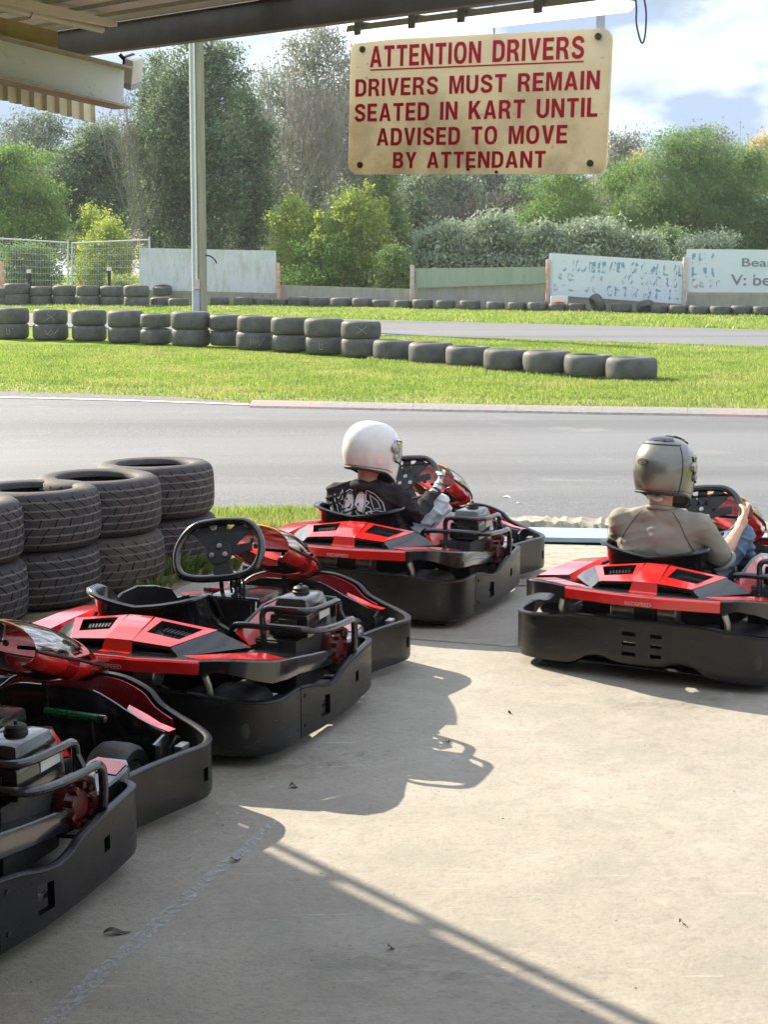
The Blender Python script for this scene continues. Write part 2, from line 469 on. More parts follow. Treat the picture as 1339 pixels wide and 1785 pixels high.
def asphalt_mat():
    m, nt, out = new_mat('grey_asphalt')
    b = N(nt, 'ShaderNodeBsdfPrincipled')
    f = noise(nt, 60, 4, 0.7)
    c = ramp(nt, f, [(0.3, (0.074, 0.077, 0.083)), (0.55, (0.120, 0.125, 0.133)), (0.70, (0.28, 0.287, 0.298))])
    band = noise(nt, 0.5, 5, 0.6, sc=(0.12, 1.0, 1), dist=0.4)
    c = mixc(nt, ramp(nt, band, [(0.38, 0.0), (0.62, 0.6)]), c, (0.185, 0.190, 0.198))
    c = mixc(nt, ramp(nt, noise(nt, .35, 4, .6, sc=(.05, 1.4, 1), loc=(0, 3.3, 0), dist=.2), [(.52, 0), (.68, .65)]), c, (.070, .072, .076))
    c = mixc(nt, ramp(nt, noise(nt, 1.1, 6, .7, sc=(.6, 1, 1), loc=(8, 1, 0)), [(.60, 0), (.66, .5)]), c, (.215, .215, .21))
    c = mixc(nt, ramp(nt, noise(nt, 3.2, 6, 0.7, loc=(4, 4, 0)), [(0.62, 0.0), (0.8, 0.5)]), c, (0.085, 0.087, 0.092))
    nt.links.new(c, b.inputs['Base Color'])
    b.inputs['Roughness'].default_value = 0.68
    bump(nt, b, f, 0.6, 0.01)
    nt.links.new(b.outputs[0], out.inputs['Surface'])
    return m
def lawn_mat():
    m, nt, out = new_mat('lawn')
    b = N(nt, 'ShaderNodeBsdfPrincipled', Roughness=0.9)
    b.inputs['Specular IOR Level'].default_value = 0.1
    f = noise(nt, 0.7, 6, 0.65)
    c = ramp(nt, f, [(0.3, (0.16, 0.23, 0.025)), (0.5, (0.24, 0.33, 0.03)), (0.66, (0.31, 0.36, 0.06)), (0.8, (0.40, 0.35, 0.14))])
    c = mixc(nt, ramp(nt, noise(nt, 45, 3, 0.6), [(0.35, 0.6), (0.6, 0.0)]), c, (0.11, 0.17, 0.02))
    nt.links.new(c, b.inputs['Base Color'])
    bump(nt, b, noise(nt, 60, 4, 0.7), 0.8, 0.03)
    nt.links.new(b.outputs[0], out.inputs['Surface'])
    return m
def dirt_mat():
    return simple('dry_soil', (0.16, 0.125, 0.09), (0.27, 0.22, 0.16), 0.95, scale=6, bmp=0.6, bscale=40, spec=0.1, bdist=0.02)
M['concrete'] = concrete_mat(); M['asphalt'] = asphalt_mat(); M['lawn'] = lawn_mat(); M['dirt'] = dirt_mat()
M['rough_conc'] = simple('rough_concrete', (0.24, 0.215, 0.17), (0.42, 0.38, 0.31), 0.9, scale=14, bmp=0.7, bscale=60, bdist=0.012)
def worn_paint(name, col, wear=0.5, scale=9, soft=0.0):
    m, nt, out = new_mat(name)
    b = N(nt, 'ShaderNodeBsdfPrincipled', Roughness=0.7)
    b.inputs['Base Color'].default_value = (*col, 1)
    t = N(nt, 'ShaderNodeBsdfTransparent'); mx_ = N(nt, 'ShaderNodeMixShader')
    f = noise(nt, scale, 8, 0.75)
    nt.links.new(ramp(nt, f, [(wear - 0.07, 0.0), (wear + 0.09 + .1 * soft, 1.0 - .45 * soft)]), mx_.inputs[0])
    nt.links.new(t.outputs[0], mx_.inputs[1]); nt.links.new(b.outputs[0], mx_.inputs[2])
    nt.links.new(mx_.outputs[0], out.inputs['Surface'])
    return m
M['linepaint'] = worn_paint('worn_white_line', (0.62, 0.62, 0.60), 0.42)
M['chalk'] = worn_paint('faded_chalk_mark', (0.60, 0.63, 0.68), 0.50, 44, 1.0)

def strip_mb(A, B, h, cuts=1):
    """sheet between two pixel polylines A (near edge) and B (far edge), lying h above the terrain"""
    mb = MB(); rows = []
    n = len(A)
    for i in range(n):
        a, b = ground(*A[i]), ground(*B[i])
        rows.append([a.lerp(b, k / cuts) for k in range(cuts + 1)])
    for r_ in rows:
        for p in r_: p.z = zg(p.y) + h
    for i in range(n - 1):
        for k in range(cuts):
            mb.poly([rows[i][k], rows[i + 1][k], rows[i + 1][k + 1], rows[i][k + 1]])
    return mb

# base lawn sheet to the horizon, folded with the terrain
mb = MB()
ys = [-60, 0, 9.0, 11.5] + list(np.linspace(12, 73.5, 30)) + [90, 155]
for i in range(len(ys) - 1):
    for x0, x1 in ((-165, -40), (-40, 40), (40, 165)):
        mb.poly([(x0, ys[i], zg(ys[i]) - 0.03), (x1, ys[i], zg(ys[i]) - 0.03), (x1, ys[i + 1], zg(ys[i + 1]) - 0.03), (x0, ys[i + 1], zg(ys[i + 1]) - 0.03)])
structure('lawn_ground', mb, M['lawn'])

# track beside the pad
near_e = [(-900, 846), (0, 874), (375, 891), (540, 897), (900, 908), (1339, 921), (2300, 950)]
far_e = [(-900, 668), (0, 692), (375, 703), (540, 712), (900, 719), (1339, 727), (2300, 745)]
structure('race_track', strip_mb(near_e, far_e, 0.0, 3), M['asphalt'])
# far leg of the track on the right, running on behind the tyre wall
f_near = [(-900, 545), (0, 566), (660, 583), (1339, 603), (2300, 630)]
f_far = [(-900, 527), (0, 544), (660, 557), (1339, 574), (2300, 592)]
structure('far_track', strip_mb(f_near, f_far, -0.01, 3), M['asphalt'])
# pale gravelly shoulder on the left of the far track edge
structure('gravel_shoulder', strip_mb([(-900, 668), (0, 692), (300, 700), (434, 706)], [(-900, 650), (0, 681), (300, 692), (434, 703)], 0.004, 2), simple('grey_gravel', (.10, .097, .09), (.19, .183, .17), .95, scale=16, bmp=.5, bscale=50))

# white edge lines
structure('edge_line', strip_mb([(-400, 862), (0, 876), (375, 893), (540, 899), (900, 911), (1339, 923), (1800, 938)],
                                [(-400, 858), (0, 872), (375, 889), (540, 895), (900, 906), (1339, 918), (1800, 932)], 0.008, 1), M['linepaint'])
structure('far_edge_line', strip_mb([(-500, 681), (0, 694), (200, 699), (434, 707)], [(-500, 679), (0, 692), (200, 697), (434, 705)], 0.008, 1), M['linepaint'])

# concrete pad
pad = [(560, 926), (700, 936), (900, 948), (1339, 959), (1900, 972)]
pts = [ground(*p) for p in pad]
mb = MB()
outl = [Vector((9, -6, 0)), Vector((-12, -6, 0)), Vector((-12, 5.2, 0)), ground(-260, 1180), ground(120, 1090), ground(300, 1030), ground(470, 960)] + pts
outl = [Vector((p.x, p.y, 0.0)) for p in outl]
mb.prism(outl, (0, 0, -0.12))
pad_ob = structure('concrete_pad', mb, M['concrete'])
# gravelly weathered lip between the smooth pad and the track
structure('rough_apron', strip_mb([(600, 1010), (900, 1022), (1339, 1020), (1900, 1030)], [(600, 929), (900, 949), (1339, 959.5), (1900, 972)], 0.006, 2), M['rough_conc'])
# soil and grass strip left of the pad under the tyre stacks
structure('soil_strip', strip_mb([(-900, 1300), (-260, 1180), (120, 1090), (300, 1030), (470, 960), (560, 927)],
                                 [(-900, 900), (-260, 905), (120, 906), (300, 906), (470, 906), (560, 907)], -0.012, 3), M['dirt'])

# kerb of painted concrete blocks along the far track edge
def kerb_mat():
    m, nt, out = new_mat('faded_kerb_paint')
    b = N(nt, 'ShaderNodeBsdfPrincipled', Roughness=0.8)
    f = noise(nt, 1.1, 5, 0.6); g = noise(nt, 14, 6, 0.7)
    c = mixc(nt, ramp(nt, g, [(0.4, 0.0), (0.7, 1.0)]), (0.25, 0.238, 0.228), (0.16, 0.152, 0.145))
    c = mixc(nt, ramp(nt, noise(nt, 0.42, 2, 0.5, loc=(2.3, 0, 0)), [(0.54, 0.0), (0.62, 0.5)]), c, (0.34, 0.22, 0.215))
    nt.links.new(c, b.inputs['Base Color']); bump(nt, b, g, 0.4, 0.02)
    nt.links.new(b.outputs[0], out.inputs['Surface']); return m
M['kerb'] = kerb_mat()
kn = [(434, 711), (540, 713), (720, 717), (900, 720), (1050, 723), (1200, 725), (1339, 728), (1700, 735)]
kf = [(440, 704), (545, 706), (722, 710), (900, 713), (1050, 715.5), (1200, 717.5), (1339, 720), (1700, 727)]
mb = MB()
K = []
for a, b_ in zip(kn, kf):
    A, B = ground(*a), ground(*b_)
    K.append([A, A + Vector((0, 0.03, 0.025)), A.lerp(B, 0.5) + Vector((0, 0, 0.045)), B + Vector((0, 0, 0.05)), B + Vector((0, 0.02, 0.0))])
for i in range(len(K) - 1):
    # small open joint between blocks
    a, b_ = K[i], [p.lerp(q, 0.997) for p, q in zip(K[i], K[i + 1])]
    mb.loft([a, b_], closed=True)
kerb_ob = structure('track_kerb', mb, M['kerb'])

# crumbling concrete edge and the drain cover, its sky reflection painted in as blue
mb = MB()
ea = [ground(*p) for p in [(860, 917), (980, 920.5), (1100, 923), (1220, 927), (1339, 931), (1700, 942)]]
eb = [ground(*p) for p in [(860, 909), (980, 912), (1100, 914.5), (1220, 918), (1339, 921), (1700, 931)]]
rows = []
n = 90
for k in range(n):
    t = k / (n - 1) * (len(ea) - 1); i = min(int(t), len(ea) - 2); u = t - i
    A = ea[i].lerp(ea[i + 1], u); B = eb[i].lerp(eb[i + 1], u)
    j = lambda s: random.uniform(-s, s)
    rows.append([Vector((A.x, A.y + j(.02), 0.0)), Vector((A.x, A.y + .03 + j(.015), .035 + j(.012))), Vector((B.x, B.y - .02, .045 + j(.012))), Vector((B.x, B.y + j(.02), 0.0))])
mb.loft(rows, closed=True)
o = mb.build('broken_kerb_edge', M['rough_conc'], None, 30); o['kind'] = 'structure'
M['sky_reflection_blue'] = simple('painted_sky_reflection_blue', (0.27, 0.40, 0.57), (0.34, 0.47, 0.63), 0.35, scale=5, bmp=0.05, spec=0.6)  # blue of the reflected sky put into the base colour
mb = MB()
ba = [ground(*p) for p in [(845, 943), (1060, 946), (1339, 953), (1750, 965)]]
bb = [ground(*p) for p in [(845, 925), (1060, 929), (1339, 937), (1750, 949)]]
for i in range(3):
    a0, a1, b0, b1 = ba[i], ba[i + 1].lerp(ba[i], 0.004), bb[i], bb[i + 1].lerp(bb[i], 0.004)
    up = Vector((0, 0, 0.03))
    mb.loft([[a0, a0 + up, b0 + up, b0], [a1, a1 + up, b1 + up, b1]], closed=True)
blue = mb.build('drain_cover', M['sky_reflection_blue'], None, 30)
tag(blue, 'long strip, sky reflection painted pale blue, between the pad and the track edge', 'drain cover')

# straggly dry verge beside the far kerb
M['straw'] = worn_paint('dry_verge', (0.33, 0.285, 0.165), 0.42, 2.6, 0.3)
structure('dry_verge', strip_mb([(-400, 668), (0, 682), (300, 692), (434, 702), (720, 707), (1050, 712), (1339, 716.5), (1700, 722)], [(-400, 644), (0, 658), (300, 670), (434, 680), (720, 685), (1050, 690), (1339, 696), (1700, 702)], -0.018, 2), M['straw'])
# open joints between the pad's slabs, and dark oily marks
M['joint'] = simple('dirty_slab_joint', (0.06, 0.055, 0.05), (0.11, 0.10, 0.09), 0.95, scale=30)
for (p0, p1) in (((560, 1103), (1500, 1172)),):
    a, b_ = ground(*p0), ground(*p1); d0 = (b_ - a).normalized(); n0 = Vector((-d0.y, d0.x, 0)) * .0035; up = Vector((0, 0, .003)); mb = MB()
    for i in range(24):
        q0, q1 = a.lerp(b_, i / 24), a.lerp(b_, (i + 1) / 24); w0, w1 = [n0 * random.uniform(.7, 1.3) for _ in (0, 1)]
        mb.poly([q0 - n0 + up, q1 - n0 + up, q1 + w1 + up, q0 + w0 + up])
    structure('slab_joint', mb, M['joint'])
def oil_mat():
    m, nt, out = new_mat('oily_stain'); b = N(nt, 'ShaderNodeBsdfPrincipled', Roughness=.55); b.inputs['Base Color'].default_value = (.085, .077, .068, 1)
    t = nt.nodes.new('ShaderNodeTexCoord'); g = nt.nodes.new('ShaderNodeTexGradient'); g.gradient_type = 'SPHERICAL'; nt.links.new(t.outputs['Object'], g.inputs[0])
    a = nt.nodes.new('ShaderNodeMath'); a.operation = 'MULTIPLY'; nt.links.new(ramp(nt, g.outputs[1], [(0, 0), (.6, 1)]), a.inputs[0]); nt.links.new(ramp(nt, noise(nt, 3.5, 9, .75, dist=.5), [(.46, 0), (.74, .38)]), a.inputs[1])
    tr = N(nt, 'ShaderNodeBsdfTransparent'); x = N(nt, 'ShaderNodeMixShader'); nt.links.new(a.outputs[0], x.inputs[0]); nt.links.new(tr.outputs[0], x.inputs[1]); nt.links.new(b.outputs[0], x.inputs[2]); nt.links.new(x.outputs[0], out.inputs['Surface']); return m
M['oil'] = oil_mat()
for i, (px, py, rx, ry) in enumerate(((770, 1690, .34, .16), (1180, 1225, .26, .10), (560, 1330, .26, .12))):
    c = ground(px, py); mb = MB()
    mb.poly([(math.cos(t), math.sin(t), 0) for t in np.linspace(0, 2 * math.pi, 26)[:-1]]); o = structure('oil_stain', mb, M['oil']); o.location = c + Vector((0, 0, .0015 + .0002 * i)); o.scale = (rx * 1.5, ry * 1.5, 1); o.rotation_euler = (0, 0, .3 * i)
# grit scattered over the pad
mb = MB()
for _ in range(150):
    px, py = random.uniform(-40, 1380), random.uniform(1130, 1800); c = ground(px, py); r_ = random.uniform(.0012, .0038)
    mb.add([c + Vector((r_ * random.uniform(.6, 1.3) * math.cos(a), r_ * random.uniform(.6, 1.3) * math.sin(a), 0)) for a in (0, 1.26, 2.51, 3.77, 5.03)] + [c + Vector((0, 0, r_ * random.uniform(.7, 1.2)))], [(i, (i + 1) % 5, 5) for i in range(5)])
tag(mb.build('grit', simple('grit', (.10, .09, .075), (.42, .39, .34), .9, scale=9, lo=.4, hi=.6), None, 0), 'fine grit and pebbles scattered over the concrete pad', kind='stuff')
# chalk line on the pad
mb = MB()
cl = [(70, 1800), (150, 1722), (230, 1650), (300, 1588), (365, 1530), (420, 1488), (455, 1455), (480, 1432)]
wv = [0.055, 0.055, 0.05, 0.05, 0.045, 0.04, 0.035, 0.03]
g = [ground(*p) for p in cl]
for i in range(len(g) - 1):
    d0 = (g[min(i + 1, len(g) - 1)] - g[max(0, i - 1)]).normalized(); d1 = (g[min(i + 2, len(g) - 1)] - g[i]).normalized()
    n0 = Vector((d0.y, -d0.x, 0)) * wv[i] / 2; n1 = Vector((d1.y, -d1.x, 0)) * wv[i + 1] / 2
    up = Vector((0, 0, 0.004))
    mb.poly([g[i] - n0 + up, g[i] + n0 + up, g[i + 1] + n1 + up, g[i + 1] - n1 + up])
structure('chalk_line', mb, M['chalk'])

# ---------------------------------------------------------------- grass blades
def blade_mat(name, c1, c2, c3, tr=0.45):
    m, nt, out = new_mat(name)
    geo = nt.nodes.new('ShaderNodeNewGeometry')
    c = ramp(nt, geo.outputs['Random Per Island'], [(0.0, c1), (0.5, c2), (1.0, c3)])
    c = mixc(nt, ramp(nt, noise(nt, .55, 5, .65, sc=(1, 1.6, 1)), [(.48, 0), (.68, .6)]), c, (.50, .45, .19))
    c = mixc(nt, ramp(nt, noise(nt, .9, 4, .6, loc=(5, 5, 0)), [(.50, 0), (.66, .6)]), c, (.135, .245, .04))
    d = N(nt, 'ShaderNodeBsdfDiffuse'); t = N(nt, 'ShaderNodeBsdfTranslucent'); mx_ = N(nt, 'ShaderNodeMixShader')
    mx_.inputs[0].default_value = tr
    nt.links.new(c, d.inputs['Color']); nt.links.new(c, t.inputs['Color'])
    nt.links.new(d.outputs[0], mx_.inputs[1]); nt.links.new(t.outputs[0], mx_.inputs[2])
    gl = N(nt, 'ShaderNodeBsdfGlossy', Roughness=0.45); gl.inputs['Color'].default_value = (0.9, 0.95, 0.9, 1)
    m2 = N(nt, 'ShaderNodeMixShader'); m2.inputs[0].default_value = 0.05
    nt.links.new(mx_.outputs[0], m2.inputs[1]); nt.links.new(gl.outputs[0], m2.inputs[2])
    nt.links.new(m2.outputs[0], out.inputs['Surface'])
    return m
M['blade'] = blade_mat('grass_blades', (0.165, 0.275, 0.045), (0.265, 0.375, 0.06), (0.43, 0.45, 0.14), 0.5)
def blades(name, label, polys, hmin, hmax, width, seed, hfun=None):
    """polys: list of (near pixel polyline, far pixel polyline, count); one mesh of bent blades"""
    rg = np.random.default_rng(seed); Vs = []
    for A, B, cnt in polys:
        xs = np.array([ground(*p)[:] for p in A]); zs = np.array([ground(*p)[:] for p in B])
        seg = len(xs) - 1
        area = np.array([abs(np.cross((xs[i + 1] - xs[i])[:2], (zs[i] - xs[i])[:2])) + abs(np.cross((zs[i + 1] - zs[i])[:2], (zs[i + 1] - xs[i + 1])[:2])) for i in range(seg)])
        k = rg.choice(seg, cnt, p=area / area.sum()); u = rg.random(cnt)[:, None]; v = (rg.random(cnt) ** 1.0)[:, None]
        p = (xs[k] * (1 - u) + xs[k + 1] * u) * (1 - v) + (zs[k] * (1 - u) + zs[k + 1] * u) * v
        Vs.append(p)
    P = np.concatenate(Vs); n = len(P)
    P[:, 2] = 0.016 * np.clip(P[:, 1] - 11.5, 0, 62) - 0.02
    # patchy height
    ph = 0.5 + 0.5 * np.sin(P[:, 0] * 1.7 + np.sin(P[:, 1] * 0.9) * 2) * np.sin(P[:, 1] * 1.3 + np.cos(P[:, 0] * 0.6) * 2)
    h = (hmin + (hmax - hmin) * rg.random(n) ** 1.6) * (0.55 + 0.6 * ph)
    a = rg.random(n) * 6.283; w = width * (0.6 + 0.8 * rg.random(n))
    dx = np.stack([np.cos(a), np.sin(a), np.zeros(n)], 1); lean = rg.random(n) * 0.8; b = rg.random(n) * 6.283
    tip = P + np.stack([np.cos(b) * lean * h, np.sin(b) * lean * h, h + 0.02], 1)
    mid = P * 0.5 + tip * 0.5; mid[:, 2] += 0.12 * h
    V = np.stack([P - dx * w[:, None] / 2, P + dx * w[:, None] / 2, mid + dx * w[:, None] * 0.4, tip, mid - dx * w[:, None] * 0.4], 1).reshape(-1, 3)
    F = np.arange(n * 5).reshape(n, 5)
    o = obj(name, np_mesh(name, V, F, M['blade'])); tag(o, label, kind='stuff')
    return o
blades('grass', 'short bright grass growing between the two legs of the track',
       [([(-60, 664), (300, 675), (434, 684), (720, 689), (1050, 694), (1420, 700)], [(-60, 600), (300, 604), (434, 612), (720, 634), (1050, 664), (1420, 640)], 110000),
        ([(-60, 682), (300, 692), (434, 701), (720, 706), (1050, 711), (1420, 717)], [(-60, 664), (300, 675), (434, 684), (720, 689), (1050, 694), (1420, 700)], 9000),
        ([(640, 628), (900, 650), (1130, 664), (1420, 640)], [(640, 584), (900, 591), (1130, 598), (1420, 606)], 70000)], 0.014, 0.048, 0.015, 3)
blades('far_grass', 'bright grass beyond the far leg of the track',
       [([(-60, 541), (660, 556), (1420, 575)], [(-60, 517), (660, 531), (1420, 551)], 60000)], 0.025, 0.08, 0.03, 4)
blades('verge_grass', 'grass along the track edge behind the tyre stacks',
       [([(300, 930), (470, 930), (560, 926)], [(300, 897), (470, 897), (556, 901)], 16000), ([(-40, 960), (300, 930)], [(-40, 885), (300, 897)], 9000)], 0.03, 0.11, 0.008, 5)
M['tuftmat'] = blade_mat('tuft_blades', (0.10, 0.17, 0.03), (0.18, 0.24, 0.05), (0.30, 0.30, 0.12), 0.4)
def tuft(x, y, n, h, label):
    c = ground(x, y); mb = MB()
    for k in range(n):
        a = random.uniform(0, 6.283); l = h * random.uniform(0.5, 1.1); o2 = random.uniform(0, 0.09)
        p = c + Vector((math.cos(a) * o2, math.sin(a) * o2, -0.01)); d = Vector((math.cos(a), math.sin(a), 0)); s_ = Vector((-d.y, d.x, 0)) * 0.004
        ln = random.uniform(0.25, 0.9)
        q = p + d * l * ln * 0.4 + Vector((0, 0, l * 0.7)); t = p + d * l * ln + Vector((0, 0, l * random.uniform(0.6, 1.0)))
        mb.add([p - s_, p + s_, q + s_, t, q - s_], [(0, 1, 2, 3, 4)])
    o = mb.build('grass_tuft', M['tuftmat'], None, 0, fix=False); tag(o, label, 'grass tuft', 'grass tufts at the pad edge')
tuft(300, 1008, 60, 0.17, 'grass tuft growing at the pad edge behind the empty kart seat')
tuft(338, 1000, 40, 0.13, 'small grass tuft seen through the steering wheel of the empty kart')
tuft(268, 1030, 45, 0.12, 'grass tuft against the foot of the second tyre stack')
tuft(395, 992, 40, 0.12, 'grass tuft on the soil beside the nose of the empty kart')

# ---------------------------------------------------------------- litter on the pad
M['deadleaf'] = simple('dead_leaf', (0.035, 0.026, 0.02), (0.07, 0.05, 0.03), 0.7, scale=60)
M['greenleaf'] = simple('green_leaf', (0.16, 0.20, 0.03), (0.22, 0.22, 0.05), 0.6, scale=60)
def leaf(x, y, L, w, rz, mat, label):
    c = ground(x, y); mb = MB(); n = 9
    top = []; bot = []
    for i in range(n):
        t = i / (n - 1); ww = w * math.sin(math.pi * t) ** 0.7 / 2 + 0.0008
        zz = 0.004 + 0.010 * math.sin(t * 5 + rz)
        top.append((-L / 2 + L * t, ww, max(0.002, zz + 0.004))); bot.append((-L / 2 + L * t, -ww, max(0.002, zz)))
    mb.loft([top, [(p[0], 0, max(0.0015, p[2] - 0.004)) for p in top], bot], closed=False, cap=False)
    o = mb.build('fallen_leaf', mat, None, 60, fix=False); o.location = c; o.rotation_euler = (0, 0, rz)
    tag(o, label, 'leaf')
leaf(204, 1628, 0.075, 0.022, 0.25, M['deadleaf'], 'dark curled dead leaf lying on the shaded pad beside the chalk line')
leaf(411, 1501, 0.04, 0.014, 0.9, M['deadleaf'], 'small dark dead leaf lying on the chalk line')
leaf(783, 1293, 0.03, 0.02, 0.5, M['greenleaf'], 'small green leaf on the sunlit pad by the shadow of the engine guard')
leaf(512, 1373, 0.03, 0.022, 0.1, M['deadleaf'], 'small round dead leaf in the shadow between the two empty karts')
leaf(889, 1244, 0.018, 0.012, 1.1, M['deadleaf'], 'tiny dark leaf on the sunlit pad under the corner of the right kart')
leaf(682, 1655, 0.02, 0.012, 0.6, M['deadleaf'], 'tiny dark leaf in the shade just below the bright stripe')
leaf(885, 868, 0.09, 0.03, -.5, M['white'], 'white paper scrap on the track right of the white helmet')
leaf(906, 879, 0.05, 0.03, .2, M['white'], 'smaller white scrap on the track beside the paper scrap')
leaf(1190, 1612, 0.02, 0.012, 0.3, M['deadleaf'], 'tiny dark leaf on the sunlit pad near the right edge')

# ================================================================= karts (local axes: x right, y forward, z up)
def mirror(P): return [(-p[0],) + tuple(p[1:]) for p in P]
def band(mb, ctrl, n=6, th=0.022, holes=(), rim=True, out=1, mi=0, hmi=0):
    """upright plastic wall following control points (x, y, z top, z bottom); holes = (u0, u1, t0, t1) cut right through"""
    L = len(ctrl); path = catmull(ctrl, 12)
    us = set(np.round(np.linspace(0, L - 1, (L - 1) * n + 1), 4))
    for h in holes: us |= {round(h[0], 4), round(h[1], 4)}
    us = sorted(us)
    uu = [us[0]]
    keep = {round(x, 4) for h in holes for x in h[:2]}
    for u in us[1:]:
        if u - uu[-1] < 0.03 and u not in keep: continue
        if u - uu[-1] < 0.03 and uu[-1] not in keep and len(uu) > 1: uu.pop()
        uu.append(u)
    us = uu
    def at(u):
        k = u * 12; i = min(int(k), len(path) - 2); f = k - i
        return path[i] * (1 - f) + path[i + 1] * f
    st = [at(u) for u in us]
    ts = sorted({0.0, 0.06, 1.0} | {h[2] for h in holes} | {h[3] for h in holes})
    Rn = len(ts); rings = []
    for i, p in enumerate(st):
        a, b = st[max(0, i - 1)], st[min(len(st) - 1, i + 1)]
        d = np.array([b[0] - a[0], b[1] - a[1]]); d /= max(1e-9, np.hypot(*d))
        nx, ny = d[1] * out, -d[0] * out
        zt, zb = p[2] - 0.011, p[3]
        q = []
        def pt(o, z): q.append((p[0] + nx * o, p[1] + ny * o, z))
        for t in ts: pt(-0.004 if t == 0 else 0.0, zb + (zt - zb) * t)
        if rim:
            for o, z in ((0.0035, .004), (0.002, .009), (-.3 * th, .0125), (-.7 * th, .0125), (-th - .002, .009), (-th - .0035, .004)): pt(o, zt + z)
        else:
            pt(-.2 * th, zt + .005); pt(-.8 * th, zt + .005)
        for t in reversed(ts): pt(-th, zb + (zt - zb) * t)
        rings.append(q)
    n_ = len(rings[0]); q_ = n_ - 2 * Rn
    hole_at = lambda i, j: any(h[0] - 1e-6 <= us[i] and us[i + 1] <= h[1] + 1e-6 and h[2] - 1e-6 <= ts[j] and ts[j + 1] <= h[3] + 1e-6 for h in holes)
    F = []; inn = lambda j: Rn + q_ + (Rn - 1 - j)
    for i in range(len(rings) - 1):
        for k in range(n_):
            k2 = (k + 1) % n_
            if k < Rn - 1 and hole_at(i, k): continue
            if k >= Rn + q_ and k < n_ - 1 and hole_at(i, n_ - 2 - k): continue
            F.append((i * n_ + k, i * n_ + k2, (i + 1) * n_ + k2, (i + 1) * n_ + k))
    for h in holes:
        i0 = min(range(len(us)), key=lambda i: abs(us[i] - h[0])); i1 = min(range(len(us)), key=lambda i: abs(us[i] - h[1]))
        j0 = ts.index(h[2]); j1 = ts.index(h[3])
        for i in range(i0, i1):
            for j in (j0, j1): F.append((i * n_ + j, (i + 1) * n_ + j, (i + 1) * n_ + inn(j), i * n_ + inn(j)))
        for j in range(j0, j1):
            for i in (i0, i1): F.append((i * n_ + j, i * n_ + j + 1, i * n_ + inn(j + 1), i * n_ + inn(j)))
    F.append(tuple(range(n_ - 1, -1, -1))); F.append(tuple((len(rings) - 1) * n_ + k for k in range(n_)))
    mb.add([p for r_ in rings for p in r_], F, mi)
    return st
def bolt_mb(mb, c, nrm, r=0.008, h=0.004):
    nrm = Vector(nrm).normalized(); m = nrm.to_track_quat('Z', 'Y').to_matrix()
    V = []
    for k in range(8):
        a = k * math.pi / 4; V.append(Vector(c) + m @ Vector((r * math.cos(a), r * math.sin(a), 0)))
    mb.prism(V, nrm * h)

